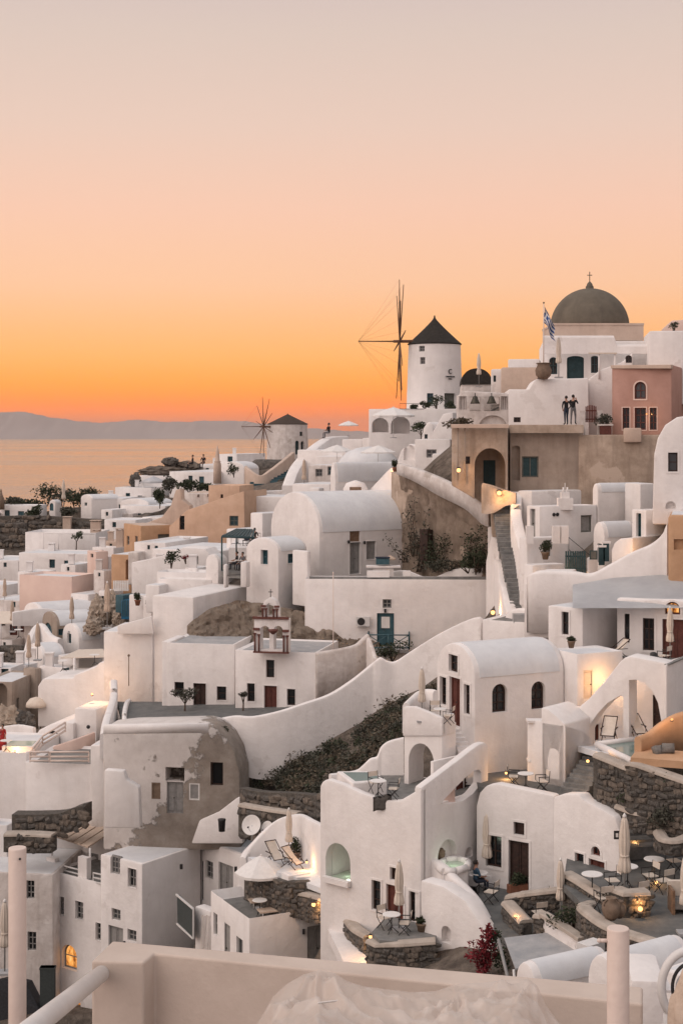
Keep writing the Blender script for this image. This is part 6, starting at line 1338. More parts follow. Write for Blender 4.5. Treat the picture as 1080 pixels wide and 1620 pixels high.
for i, (px, py, r) in enumerate(((12, 1138, (.9, .7, .9)), (38, 1140, (.7, .6, .7)), (2, 1150, (.6, .5, .6)))): boulder(['pale rounded boulder by the brown arch house', 'dark boulder beside the pale one at the brown house', 'small boulder at the brown house foot'][i], px, py, 100, r, 'boulder', 'rock_pale' if i == 0 else 'stone')
T = Thing('sun_awning', 'little cream scalloped awning on a post at the brown house', 'awning', 60, 1120, 103); p = P(58, 1112, 102.5); bm = bmesh.new(); lathe(bm, [(.75, -.25), (.7, 0), (.45, .3), (.05, .42)], 12, p); T.add('canopy', bm, 'fabric'); bm = bmesh.new(); tube(bm, p + V((.2, 0, -2)), p + V((.2, 0, .3)), .05); T.add('post', bm, 'metal_white')
# dark rock shelves
stone_wall('dark_rock_shelf', 'dark rough rock shelf below the plain terrace block', [(24, 86, 1282, 1312), (60, 85.8, 1282, 1314), (100, 85.5, 1280, 1316), (122, 85.2, 1272, 1312), (140, 85, 1267, 1300)], 1.0, 4, .4, 140, False, 21); stone_wall('dark_rock_shelf', 'lower dark rock shelf under a white ledge', [(10, 84.5, 1316, 1345), (50, 84.3, 1316, 1347), (86, 84, 1318, 1347)], .8, 3, .4, 90, True, 22)
far('low_ledge', 'small white ledge house at the village edge beside the rock shelf', 12, 87, 1305, 1345, -40, 30, 14)

# extra small houses and terrace walls that pack the left slope
far('low_house', 'low white house with tiny window at the village edge below the stone walls', 30, 160, 886, 915, -30, 70, 14, [(6, 890, 11, 897)]); far('low_house', 'white wedge of roof under the stone retaining wall', 10, 150, 925, 955, -40, 45, 20)
far('cube_house', 'small white cube beside the large beige block', 140, 132, 940, 985, 112, 176, 30, [(120, 948, 125, 956)]); far('cube_house', 'white cube with teal window between the beige block and the picket gate', 178, 129, 935, 975, 156, 196, 25, [(160, 943, 166, 950)])
far('step_house', 'white stepped house above the courtyard with the round bush', 262, 128, 858, 900, 212, 330, 20, par=.25); far('step_house', 'little white house above the wide grey door', 300, 133, 868, 900, 272, 345, 25)
far('cube_house', 'bright white cube right of the far lean-to house', 262, 180, 818, 850, 225, 300, 20, [(232, 824, 238, 831)], par=.2); far('cube_house', 'white cube between far hedge and ochre cube', 215, 176, 822, 850, 165, 240, 15, [(178, 826, 184, 834)])
ribbon('terrace_wall', 'low white terrace wall winding below the large beige block', [(20, 126, 968, 990), (70, 127, 962, 990), (120, 128, 970, 990), (150, 127, 966, 990)], .35, smooth=4); ribbon('terrace_wall', 'low white terrace wall before the brown arch house', [(0, 99, 1150, 1180), (30, 98.5, 1146, 1175), (55, 98, 1150, 1180)], .35, smooth=4)
for i, (px, py, Yv) in enumerate(((20, 1000, 127), (46, 1062, 108), (8, 960, 140))): put('umbt', None, P(px, py, Yv), 0, ['closed tan parasol beside the doors under the cream awning', 'closed tan parasol behind the brown stone house end', 'closed tan parasol near the gabled house with small window'][i], sc=1.05)
for i, (px, py, Yv) in enumerate(((100, 1062, 104), (150, 1052, 104.5), (30, 1010, 122))): put('table', None, P(px, py, Yv), 0, ['white table on the lean-to terrace', 'white table under the cream canopy on white posts', 'white table on the stone wall terrace below the awning'][i])

for i, (c_, Yv, tp, bt, l_, r_, a_, lb) in enumerate(((60, 146, 905, 930, 28, 90, 25, 'small white room with dark window under the white sloping roof slab'), (120, 143, 893, 915, 96, 150, 20, 'narrow white room stepping down beside the pale pinkish wall'), (258, 121, 896, 930, 238, 285, 30, 'white cube room at the corner of the stepped courtyard'), (312, 113.5, 898, 925, 292, 335, 25, 'white box room between the stepped courtyard and the narrow vault'), (172, 141, 880, 905, 158, 190, 30, 'tiny white room left of the bright ochre wall'), (226, 160, 835, 860, 205, 245, 25, 'white room behind the ochre cube roof'), (300, 172, 800, 830, 280, 330, 20, 'white room below the long dark hedge'), (60, 113, 1046, 1065, 40, 78, 30, 'white step room under the bright low vault'), (20, 130, 1012, 1035, -5, 40, 20, 'white low room below the brown doors'), (178, 188, 806, 822, 160, 200, 20, 'far white room in front of the lean-to house'))):
    far('white_room', lb, c_, Yv, tp, bt, l_, r_, a_)
# ================================================================== white cluster between the mills and the great vault
T = Thing('chapel_gable_house', 'small white house with rounded gable and tiny window under the windmill terrace', 'house', 680, 735, 126)
b = T.prof(700, 124, 20, [(640, 745), (660, 712), (668, 690), (669, 678), (674, 670), (679, 667), (684, 671), (685, 682), (700, 655), (716, 652), (716, 745)], 4); T.win(b, 'L', 671, 687, 676, 694, col='teal_dark')
T = Thing('stepped_cube_house', 'white stepped cube with one grey window above the rock buttress path', 'house', 690, 740, 118); b = T.block(712, 118, 695, 760, 656, ('m', 4), 12, bevel=.08, roof='white_roof'); T.win(b, 'L', 674, 711, 690, 724, col='wood_grey', pane='glass_grey'); T.block(714, 115.5, 718, 760, 683, ('m', 3), 12, name='front_block')
T = Thing('arched_niche_house', 'white sloped house end with shallow arched recess', 'house', 640, 730, 121); b = T.prof(668, 120, 25, [(600, 780), (622, 745), (634, 712), (648, 702), (662, 706), (668, 725), (668, 780)], 3); T.niche(b, 'L', 638, 704, 656, 728, .3)
T = Thing('low_dome_house', 'broad low white domed roof in the middle of the white cluster', 'house', 585, 740, 131); bm = bmesh.new(); p = P(583, 742, 131); lathe(bm, [(2.9, -1.5), (2.85, 0), (2.6, .8), (2.0, 1.45), (1.1, 1.85), (.1, 2.0)], 36, p); T.add('dome', bm, 'white_roof'); bm = bmesh.new(); bx(bm, p + V((0, .4, -.9)), (6.2, 4.5, 1.8)); bevel_sharp(bm, .15); T.add('wall', bm, 'white')
T = Thing('twin_cube', 'pair of plain white cubes below the open parasol terrace', 'house', 575, 715, 143); T.block(573, 143, 695, 740, 541, ('m', 4), 10); T.block(611, 141, 693, 740, 573, ('m', 4), 10, name='second_wall')
small_tree('round-headed dark little tree before the arched recesses', P(665, 712, 128), 2.3, .8, 420, 'leaf', 201, .12)
T = Thing('front_vault', 'white low vault with small rounded dormer behind the great vault', 'house', 560, 800, 119); b = T.block(530, 117.5, 762, 830, 522, 648, 58, crown=1.5); bm = bmesh.new(); p = P(562, 775, 115.5); lathe(bm, [(.95, -.4), (.95, .1), (.7, .55), (.05, .75)], 20, p); T.add('dormer', bm, 'white'); bm = bmesh.new(); bx(bm, P(562, 773, 114.6), (.9, .12, .25)); T.add('dormer_window', bm, 'wood_brown')
ribbon('sloping_wall', 'bright white wall sloping down beside the front vault to the buttress', [(578, 116.5, 786, 830), (600, 115, 762, 830), (622, 113.5, 740, 830), (634, 112, 742, 850)], .6, smooth=4)
ribbon('sloping_ramp', 'long white ramp wall descending from the ridge toward the teal steps', [(455, 150, 768, 800), (465, 153, 742, 790), (480, 157, 722, 780), (500, 162, 704, 760), (520, 166, 692, 740), (545, 168, 690, 730)], 1.2, smooth=5)
T = Thing('ridge_house', 'long white flat house on the ridge behind the ramp wall', 'house', 520, 740, 158); b = T.block(545, 154, 712, 780, 470, 610, 22, roof='white_roof'); T.block(580, 150, 722, 780, 500, ('m', 5), 14, name='front_wall')
T = Thing('beige_window_house', 'small beige house with two square grey windows in the white cluster', 'house', 510, 760, 140); b = T.block(532, 138, 736, 790, 488, ('m', 4), 14, m='white_old'); T.win(b, 'L', 499, 742, 510, 754, col='wood_grey', pane='glass_grey'); T.win(b, 'L', 518, 738, 530, 752, col='wood_grey', pane='glass_teal')
T = Thing('white_step_house', 'white low stepped house right of the beige window house', 'house', 500, 790, 128); T.block(522, 127, 766, 830, 462, 560, 20, roof='white_roof'); T.block(505, 125, 772, 830, 490, ('m', 1.2), 20, name='pillar')
T = Thing('pale_cube', 'white cube and bench beside the clustered brown closed parasol', 'house', 475, 790, 131); T.block(480, 130, 765, 820, 464, ('m', 2), 20)
put('umbt', None, P(481, 778, 129), 0, 'brown closed parasol among white blocks above the great vault', sc=1.1)
for i, (px, py, Yv) in enumerate(((533, 742, 133), (598, 745, 126))): put('umbo', None, P(px, py, Yv), .5, ['pale open parasol beside the beige window house', 'pale open parasol in front of the low dome'][i], sc=.8)
lantern('small warm light under the pale parasol by the beige house', P(538, 738, 132), 10, 'candle', .06, 'bulb_dim'); lantern('warm light on the sloping white wall by the potted plant', P(619, 745, 112.5), 14, 'candle', .06)
put('pp_b', None, P(625, 748, 112), 0, 'terracotta pot with dark shrub on the sloping white wall')
person('person sitting on the ridge wall, dark against the sea', P(520, 693, 165), R(60), 'sit', 'cloth_black', 'cloth_grey', sc=1.3)
T = Thing('blue_roof_house', 'broad house with pale bluish sloping roof behind the ochre house', 'house', 420, 810, 150); b = T.block(395, 148, 778, 840, 386, 500, 40, roof='white_roof'); b = T.block(450, 141, 786, 850, 380, ('m', 5), 20, name='front_wall', roof='white_roof')
T = Thing('plain_house', 'white plain house between the bluish roof and the great vault', 'house', 430, 840, 124); T.block(415, 123, 812, 880, 396, 470, 42, roof='white_roof')
T = Thing('teal_steps', 'teal-grey steps between cream walls below the squat windmill', 'stairs', 445, 768, 205); steps(T, P(432, 770, 200), P(457, 735, 214), 1.6, 12, 'teal'); 
T = Thing('teal_steps', 'short teal-grey steps left of the cream curved wall', 'stairs', 405, 765, 205); steps(T, P(408, 768, 202), P(396, 745, 212), 1.8, 8, 'teal')
ribbon('curved_wall', 'cream wall curving between the two teal-grey stairs', [(386, 206, 735, 790), (398, 204, 745, 790), (412, 203, 752, 790), (425, 204, 745, 790), (445, 208, 730, 790), (463, 213, 715, 780)], .6, 'beige', 5)
far('far_house', 'low far white house with bush under the squat windmill', 440, 210, 755, 800, 380, 480, 16); far('far_house', 'far white vault next to the slim pointed chimney', 386, 205, 742, 790, 345, 410, 35, crown=1.0)
shrub('shrub', 'rusty flowering bush at the foot of the teal-grey steps', P(449, 770, 196), (1.0, .7, .7), 300, .15, 'leaf_dry', seed=211); shrub('shrub', 'dark bush against the curved far wall', P(370, 752, 200), (.9, .7, 1.0), 300, .15, 'leaf', seed=212)
for i, (px, py) in enumerate(((305, 741), (322, 740))): person(['far person seated on the white roof beside another', 'far person seated near the white roof edge'][i], P(px, py, 214), R(100 + 60 * i), 'sit', 'cloth_black', 'cloth_black', sc=1.5)
# ================================================================== arched house and its terraces
T = Thing('arched_house', 'white barrel-vaulted house with two dark arched side windows and brown front door', 'house', 780, 1245, 70)
b = T.block(750, 68, 1072, 1275, 690, 892, 64, crown=1.35, bevel=.09)
T.win(b, 'L', 710, 1036, 724, 1063, trim=.1, grid=(1, 2)); T.win(b, 'L', 696, 1071, 706, 1115, trim=.1, grid=(1, 3)); T.door(b, 'L', 711, 1072, 728, 1148, col='wood_red', trim=.1); T.win(b, 'L', 734, 1083, 743, 1130, trim=.1, grid=(1, 3))
T.win(b, 'R', 778, 1082, 802, 1127, arch=True, depth=.3, grid=(2, 3)); T.win(b, 'R', 840, 1078, 862, 1122, arch=True, depth=.3, grid=(2, 3))
T = Thing('lit_house', 'white flat house whose right face glows warm with a pale door', 'house', 912, 1110, 70)
b = T.block(912, 69.3, 1034, 1150, 872, 985, 64, bevel=.08, parapet=.1); T.door(b, 'R', 922, 1060, 937, 1105, col='fabric', depth=.12, label='pale cream door glowing in warm lamp light')
q = b.R.hit(944, 1080); lantern('hidden warm lamp behind the stair wall lighting the pale door', b.R.pt(*q, .8), 24, 'candle', .07)
put('pp_c', mk_pot_plant('leaf', 'clay', .25, .3, 12), P(903, 1025, 69.8), 0, 'squat dark jar plant on the roof of the warmly lit house', sc=.8)
# stair wall with two arches
T = Thing('arcade_house', 'white terrace house with big arch, sloping stair wall and half arch', 'house', 1000, 1190, 67)
b = T.prof(1054, 65.5, 30, [(915, 1190), (915, 1118), (930, 1106), (955, 1078), (978, 1049), (987, 1040), (996, 1038), (1054, 1049), (1054, 1190)], 1.1, bevel=.12)
T.cutpoly(b, 'L', [(994, 1180), (994, 1076), (1004, 1075), (1018, 1080), (1031, 1093), (1040, 1112), (1045, 1140), (1046, 1180)], 1.6)
T.cutpoly(b, 'L', [(927, 1180), (927, 1158), (933, 1145), (945, 1128), (960, 1112), (975, 1103), (982, 1100), (985, 1104), (985, 1180)], 1.6)
b2 = T.block(1054, 65.3, 1052, 1200, 1050, ('m', 6), 30, bevel=.08, name='side_wall', roof='paving'); bw_ = T.prof(1058, 68.3, 30, [(912, 1190), (912, 1090), (1075, 1040), (1075, 1190)], .3, name='back_wall', bevel=.02)
T.door(bw_, 'L', 1032, 1100, 1046, 1158, col='wood_dark', depth=.1); T.door(bw_, 'L', 926, 1120, 946, 1175, col='wood_red', depth=.1)
zc_ = zat(1178, 65.5); floor_pts('arcade_floor', [P(905, 1178, 67), P(935, 1172, 70), (P(1080, 0, 1).x * 70, 70, zc_), (P(1100, 0, 1).x * 64, 64, zc_), (P(1040, 0, 1).x * 63.2, 63.2, zc_), (P(950, 0, 1).x * 63.8, 63.8, zc_)], 'white_roof')
for i, (px, py, rz) in enumerate(((963, 1172, 250), (1006, 1168, 285))):
    p = onz(px, py, zc_ + .0); put('deck', None, (p.x, p.y, zc_ + .005), R(rz), ['dark deck chair in the shade under the half arch', 'dark deck chair inside the big arch'][i])
T = Thing('stair_house', 'white rounded stair block with little arched brown door', 'house', 890, 1245, 66)
b = T.prof(893, 65.6, 40, [(855, 1260), (855, 1119), (866, 1122), (878, 1132), (893, 1146), (893, 1260)], 2.2, bevel=.08); T.niche(b, 'L', 867, 1184, 884, 1232, .3); T.door(b, Face(b.L.o - b.L.n * .29, b.L.d, b.L.n), 871, 1197, 882, 1230, col='wood_red', depth=.1)
b2 = T.prof(893, 65.6, 40, [(893, 1260), (893, 1146), (915, 1152), (928, 1158), (936, 1168), (940, 1182), (940, 1260)], 2.0, bevel=.08, name='curved_wall', side='R')
steps(T, P(885, 1135, 67), P(920, 1118, 68.6), 1.0, 4, 'white')
bm = bmesh.new(); bx(bm, P(848, 1140, 66.9), (.9, .6, .1)); T.add('door_canopy', bm, 'white'); bm = bmesh.new(); bx(bm, P(851, 1160, 67.1), (.5, .4, 1.0)); T.add('side_door', bm, 'wood_grey')
put('vase', mk_vase, P(844, 1199, 67), 0, 'round clay jar on the wall between arched house and stair block', sc=.9)
T = Thing('jar_shelf', 'small white wall shelf carrying the round clay jar', 'shelf', 844, 1202, 67); bm = bmesh.new(); bx(bm, P(844, 1202, 67.1), (.6, .7, .08)); T.add('board', bm, 'white')
bm = bmesh.new(); bx(bm, P(844, 1206, 67.25), (.2, .4, .18)); T.add('bracket', bm, 'white')
lantern('small glowing lamp at the foot of the rounded stair block', P(929, 1204, 63.9), 14, 'wall', .07, 'bulb', (.2, .9, 0))
lantern('small glowing lamp on the terrace under the arched house', P(800, 1223, 67.2), 12, 'wall', .06, 'bulb', (0, 1, 0))
# mid terrace with a table
zm = zat(1246, 65.5); floor_pts('mid_terrace', [(P(745, 0, 1).x * 69, 69, zm), (P(905, 0, 1).x * 69, 69, zm), (P(935, 0, 1).x * 65, 65, zm), (P(912, 0, 1).x * 63.4, 63.4, zm), (P(876, 0, 1).x * 63.75, 63.75, zm), (P(757, 0, 1).x * 65.7, 65.7, zm)], 'paving_dark')
def atz(px, py, z): p = onz(px, py, z); return (p.x, p.y, z + .005)
put('table', mk_table, atz(831, 1250, zm), 0, 'white round table on the terrace under the arched house'); put('chair', None, atz(812, 1244, zm), R(-10), 'cream director chair left of the table under the arched house'); put('chair', None, atz(857, 1252, zm), R(190), 'cream director chair near the stair block at the table under the arched house')
# right stone terrace
stone_wall('terrace_retaining_wall', 'high dark lava stone retaining wall under the small white pool', [(945, 62.5, 1190, 1300), (965, 62, 1198, 1300), (1000, 61.2, 1212, 1300), (1004, 60.8, 1204, 1310), (1040, 60.2, 1216, 1320), (1110, 59, 1240, 1330)], .6, 3, .30, 300, True, 31)
T = Thing('small_pool', 'small square white-rimmed pool on the arcade terrace', 'pool', 985, 1190, 62.5)
for a_, c_ in (((944, 1178), (1000, 1205)), ((944, 1178), (1005, 1170)), ((1000, 1205), (1045, 1192))):
    pa, pc = onz(*a_, zc_ + .06), onz(*c_, zc_ + .06); bm = bmesh.new(); tube(bm, pa, pc, .16, n=6); T.add('rim', bm, 'white')
bm = bmesh.new(); poly_prism(bm, [onz(946, 1178, zc_ + .03), onz(1000, 1204, zc_ + .03), onz(1044, 1192, zc_ + .03), onz(1004, 1171, zc_ + .03)], V((0, 0, -.02))); bmesh.ops.recalc_face_normals(bm, faces=bm.faces); T.add('water', bm, 'pool')
T = Thing('ochre_lounge', 'curved ochre lounge wall with built-in seat at the terrace edge', 'wall', 1050, 1210, 61)
ribbon('wall', '', [(1008, 62, 1165, 1200), (1025, 62.5, 1158, 1195), (1045, 63, 1142, 1190), (1070, 63.4, 1128, 1190), (1100, 63.4, 1122, 1190)], .35, 'ochre', 5, thing=T); bm = bmesh.new(); bx(bm, P(1080, 1202, 61), (4.0, 2.0, .3), Matrix.Rotation(-.35, 3, 'Z')); bevel_sharp(bm, .05); T.add('seat', bm, 'ochre')
for i, (px, py) in enumerate(((1041, 1187), (1056, 1184))):
    bm = bmesh.new(); bx(bm, P(px, py, 61.6), (.5, .22, .38), Matrix.Rotation(.5 - .6 * i, 3, 'Z') @ Matrix.Rotation(-.5, 3, 'X')); bevel_sharp(bm, .09, 2); o = bm2obj('cushion', bm, 'fabric_grey', None, P(px, py, 61.6), True, P(px, py, 61.6)); tag(o, ['grey striped cushion leaning on the ochre lounge wall', 'grey cushion beside the striped one on the ochre lounge'][i], 'cushion')
lantern('warm hidden light along the ochre lounge wall top', P(1062, 1138, 62.3), 10, 'candle', .05, 'bulb_dim')
T = Thing('stone_steps', 'dark stone steps climbing beside the lava wall to the arcade', 'stairs', 915, 1250, 63)
steps(T, P(906, 1254, 64.5), P(950, 1190, 66.4), 1.3, 9, 'step_stone', rise=.5)
T = Thing('stone_steps', 'broad low stone steps below the lava wall beside the planter', 'stairs', 960, 1320, 62); steps(T, P(1003, 1345, 62.4), P(945, 1282, 66.3), 2.2, 6, 'step_stone', rise=.4)
stone_wall('stone_planter', 'low stone planter box at the foot of the lava wall', [(977, 61.4, 1271, 1300), (1000, 60.8, 1280, 1310), (1020, 60.4, 1284, 1315), (1036, 60.8, 1282, 1310)], .4, 2, .28, 60, True, 33)
shrub('shrub', 'dark bush in the stone planter under the lava wall', P(1012, 1283, 61.2), (.9, .5, .5), 600, .08, 'leaf', seed=121); shrub('shrub', 'bush with reddish flowers beside the planter', P(985, 1272, 62), (.4, .4, .3), 250, .07, 'leaf_red', seed=122)
stone_wall('stone_planter', 'round stone planter bulging at the terrace side', [(1042, 59.6, 1312, 1345), (1050, 58.8, 1324, 1350), (1068, 58.6, 1326, 1352), (1090, 59, 1318, 1350)], .4, 3, .26, 60, True, 34); shrub('shrub', 'leafy vine trailing over the round stone planter', P(1068, 1316, 59.8), (1.1, .6, .8), 700, .09, 'leaf_grey', seed=123)
shrub('shrub', 'tall dark vine at the end of the lava wall', P(1072, 1290, 60), (.8, .5, 1.0), 600, .09, 'leaf', seed=124)
# ================================================================== cafe terrace
zk = -17.9
floor_pts('cafe_floor', [onz(900, 1330, zk), onz(1000, 1275, zk), onz(1140, 1275, zk), onz(1140, 1500, zk), onz(1010, 1492, zk), onz(930, 1440, zk), onz(890, 1400, zk)], 'paving_dark')
# curved facade below the mid terrace
T = Thing('cafe_house', 'white house front with dark double door, square vent window and curved parapet', 'house', 830, 1410, 64)
b = T.prof(876, 63.2, 34, [(752, 1430), (752, 1275), (757, 1255), (768, 1243), (785, 1240), (876, 1259), (876, 1430)], .6, bevel=.12)
T.win(b, 'L', 768, 1322, 793, 1372, trim=.1, depth=.25, grid=(2, 2), col='wood_dark'); T.door(b, 'L', 804, 1331, 836, 1408, col='wood_dark', trim=.1, depth=.25); T.win(b, 'L', 812, 1301, 829, 1321, trim=.1, grid=(1, 1), pane='wood_dark')
b2 = T.prof(980, 60.5, 50, [(872, 1450), (872, 1262), (890, 1256), (915, 1256), (922, 1266), (950, 1280), (972, 1293), (978, 1312), (980, 1450)], .7, bevel=.12, name='curved_wall')
T.win(b2, 'L', 909, 1350, 923, 1385, col='wood_red', trim=.08, grid=(1, 2)); T.win(b2, 'L', 935, 1339, 949, 1354, arch=True, col='wood_red', trim=.1, grid=(2, 1)); T.opening(b2, 'L', 931, 1361, 956, 1395, 'door', col='wood_red', trim=.08)
T.block(873, 63.7, 1285, 1330, 756, ('m', 4.6), 34, roof=None, name='roof_slab')
T = Thing('wall_sign', 'small dark square sign with pale mark on the cafe wall edge', 'sign', 974, 1320, 60); p = P(975, 1321, 60.2); bm = bmesh.new(); bx(bm, p, (.24, .05, .34)); T.add('panel', bm, 'metal_dark'); bm = bmesh.new(); bx(bm, p + V((0, -.03, 0)), (.1, .01, .16)); T.add('mark', bm, 'fabric_white')
seat_sets = [((1034, 1392), [(1066, 1380, 200), (1050, 1412, 120)], 'table with two chairs nearest the steps'), ((992, 1404), [(1028, 1404, 200), (1010, 1432, 120)], 'table between the two floor lanterns'), ((936, 1417), [(968, 1412, 190), (954, 1440, 110)], 'table beside the stone parapet corner')]
for i, (tp, ch, _) in enumerate(seat_sets):
    nm = ['by the round stone planter', 'between the two glowing floor lanterns', 'in the stone parapet corner'][i]
    put('table', None, atz(tp[0], tp[1], zk), i, 'white round cafe table ' + nm, sc=1.15)
    for j, (x, y, r) in enumerate(ch): put('chair', None, atz(x, y, zk), R(r), 'cream chair %s the cafe table %s' % (('behind', 'in front of')[j], nm), sc=1.08)
put('umbc', None, atz(987, 1432, zk), 0, 'closed cream parasol standing by the cafe tables at the wall end', sc=1.32)
put('umbc', None, atz(886, 1462, -19.5), .4, 'closed cream parasol in front of the stone cafe parapet', sc=1.0)
lantern('glowing floor lantern under the cafe table between chairs', P(987, 1402, 58) + V((0, 0, -.45)), 5, 'candle', .07); lantern('glowing floor lantern beside the table near the steps', P(1037, 1384, 59) + V((0, 0, -.3)), 5, 'candle', .07)
lantern('bright floor lantern against the stone pillar of the cafe', P(1012, 1438, 54.8), 8, 'candle', .09)
lantern('faint warm light on the path beyond the parasol', P(1005, 1338, 63), 6, 'candle', .04, 'bulb_dim')
stone_wall('stone_parapet', 'stone cafe parapet with pale coping dropping toward the round vessels', [(897, 59.5, 1378, 1465), (915, 58.8, 1388, 1470), (940, 57.6, 1404, 1480), (965, 56.4, 1420, 1480)], .5, 3, .24, 200, True, 41)
stone_wall('stone_pillar', 'square stone pillar with thick pale cap behind the bright floor lantern', [(974, 56, 1402, 1450), (990, 55.2, 1408, 1455), (1022, 55.4, 1406, 1455)], .6, 1, .24, 50, True, 42)
stone_wall('curved_stone_parapet', 'long curved stone parapet with pale coping sweeping round the cafe', [(940, 57.2, 1424, 1510), (924, 55.8, 1430, 1515), (935, 54.6, 1442, 1530), (965, 53.2, 1462, 1545), (1010, 51.8, 1478, 1550), (1060, 50.4, 1492, 1560), (1110, 49.4, 1496, 1570)], .5, 5, .24, 280, True, 43)
for i, (px, py, s_) in enumerate(((966, 1455, 1.3), (978, 1452, 1.0))): put('vase', None, atz(px, py, zk + .3), .5, ['fat clay jar behind the curved stone parapet', 'slimmer clay jar leaning on the stone pillar'][i], sc=s_)
shrub('shrub', 'dry reddish plants around the clay jars', P(962, 1428, 56), (.5, .3, .3), 220, .06, 'leaf_dry', seed=131)
T = Thing('armchair', 'dark wooden armchair with grey cushions on the cafe floor', 'armchair', 1075, 1440, 54); p = V(atz(1082, 1442, zk)); bm = bmesh.new(); bx(bm, p + V((0, 0, .35)), (.9, .8, .3)); bevel_sharp(bm, .06); T.add('seat', bm, 'fabric_grey'); bm = bmesh.new(); bx(bm, p + V((-.1, .4, .75)), (.9, .2, .6)); bevel_sharp(bm, .08); T.add('backrest', bm, 'fabric')
for sx in (-.5, .5): bm = bmesh.new(); bx(bm, p + V((sx, 0, .45)), (.1, .85, .9)); T.add('arm', bm, 'wood_brown')
put('umbc', None, atz(1083, 1478, zk), 0, 'closed cream parasol beside the dark wooden armchair', sc=1.1)
# ---------------------------------------------------------------- lower patio with seated man
zl = -19.75
floor_pts('patio_floor', [onz(745, 1385, zl), onz(850, 1405, zl), onz(905, 1420, zl), onz(895, 1480, zl), onz(800, 1490, zl), onz(770, 1450, zl)], 'paving_dark')
T = Thing('plunge_pool', 'pale green plunge pool with white rounded rim beside the seated man', 'pool', 730, 1380, 65)
bm = bmesh.new(); zp_ = zat(1372, 63.5); pts_ = [(690, 1371), (703, 1361), (724, 1359), (740, 1364), (737, 1373), (720, 1378), (702, 1379)]
poly_prism(bm, [onz(x, y, zp_) for x, y in pts_], V((0, 0, -.02))); bmesh.ops.recalc_face_normals(bm, faces=bm.faces); T.add('water', bm, 'pool_pale')
bm = bmesh.new(); pp_ = [onz(x, y, zp_ + .02) for x, y in pts_]
for a_, c_ in zip(pp_, pp_[1:] + pp_[:1]): tube(bm, a_, c_, .16, n=8)
T.add('rim', bm, 'white'); bm = bmesh.new(); cc_ = sum(pp_, V()) / 7; poly_prism(bm, [cc_ + (q - cc_) * 1.08 + V((0, 0, -.06)) for q in pp_], V((0, 0, -1.2))); bmesh.ops.recalc_face_normals(bm, faces=bm.faces); T.add('basin', bm, 'white')
L = bpy.data.lights.new('pool_light', 'POINT'); L.energy = 4; L.color = (.85, 1, .75); L.shadow_soft_size = .15; lo = bpy.data.objects.new('light', L); COL.objects.link(lo); lo.parent = T.root; lo.location = cc_ + V((0, 0, .25)) - T.loc
person('seated man in blue shirt and dark trousers beside the white patio table', atz(752, 1412, zl), R(-70), 'sit', 'cloth_blue', 'cloth_navy', sc=1.08)
T = Thing('bench', 'white masonry bench under the seated man', 'bench', 765, 1400, 63); bm = bmesh.new(); p = V(atz(760, 1402, zl)); bx(bm, p + V((-.2, .35, .22)), (2.2, .75, .44)); bevel_sharp(bm, .05); T.add('seat', bm, 'white'); bm = bmesh.new(); bx(bm, p + V((.75, .3, .4)), (.6, .6, .8)); bevel_sharp(bm, .05); T.add('end_block', bm, 'white')
put('table', None, atz(757, 1410, zl), .4, 'white round patio table in front of the seated man', sc=1.1); put('chair', None, atz(776, 1428, zl), R(150), 'cream director chair across the patio table from the seated man', sc=1.05)
put('umbc', None, atz(770, 1400, zl), 0, 'closed cream parasol behind the seated man', sc=1.25)
for i, (px, py) in enumerate(((818, 1412), (844, 1408), (866, 1406))): put('pp_box', mk_pot_plant('leaf', 'terracotta', .55, .45, 31, True), atz(px, py, zl), R(20), ['terracotta box planter with bush nearest the dark double door', 'middle terracotta box planter with bush by the cafe house', 'terracotta box planter with bush nearest the stone cafe parapet'][i], sc=1.0)
stone_wall('low_stone_wall', 'low stone wall under the terracotta planters', [(802, 61.4, 1415, 1440), (830, 60.9, 1410, 1440), (880, 60.8, 1404, 1440)], .4, 1, .24, 60, True, 44); stone_wall('low_stone_wall', 'low stone seat wall along the patio steps', [(803, 60.5, 1424, 1465), (818, 59.5, 1440, 1470), (832, 58.6, 1455, 1485)], .5, 2, .24, 60, True, 45)
put('table', None, atz(834, 1445, zl), 0, 'white round table by the stone seat wall', sc=1.1); put('chair', None, atz(852, 1460, zl), R(110), 'cream director chair with its seat toward the stone seat wall', sc=1.0); put('chair', None, atz(862, 1440, zl), R(190), 'cream director chair beyond the table by the stone seat wall', sc=1.0)
lantern('tiny glowing candle on the low stone seat wall', P(814, 1449, 58.9), 3, 'candle', .045)
shrub('shrub', 'dark plants filling the corner under the stone parapet', P(905, 1478, 56.2), (1.2, .7, .6), 800, .09, 'leaf', seed=132); shrub('shrub', 'dark plants trailing on the curved stone parapet face', P(1030, 1535, 49.6), (1.1, .3, .5), 500, .07, 'leaf', seed=133)
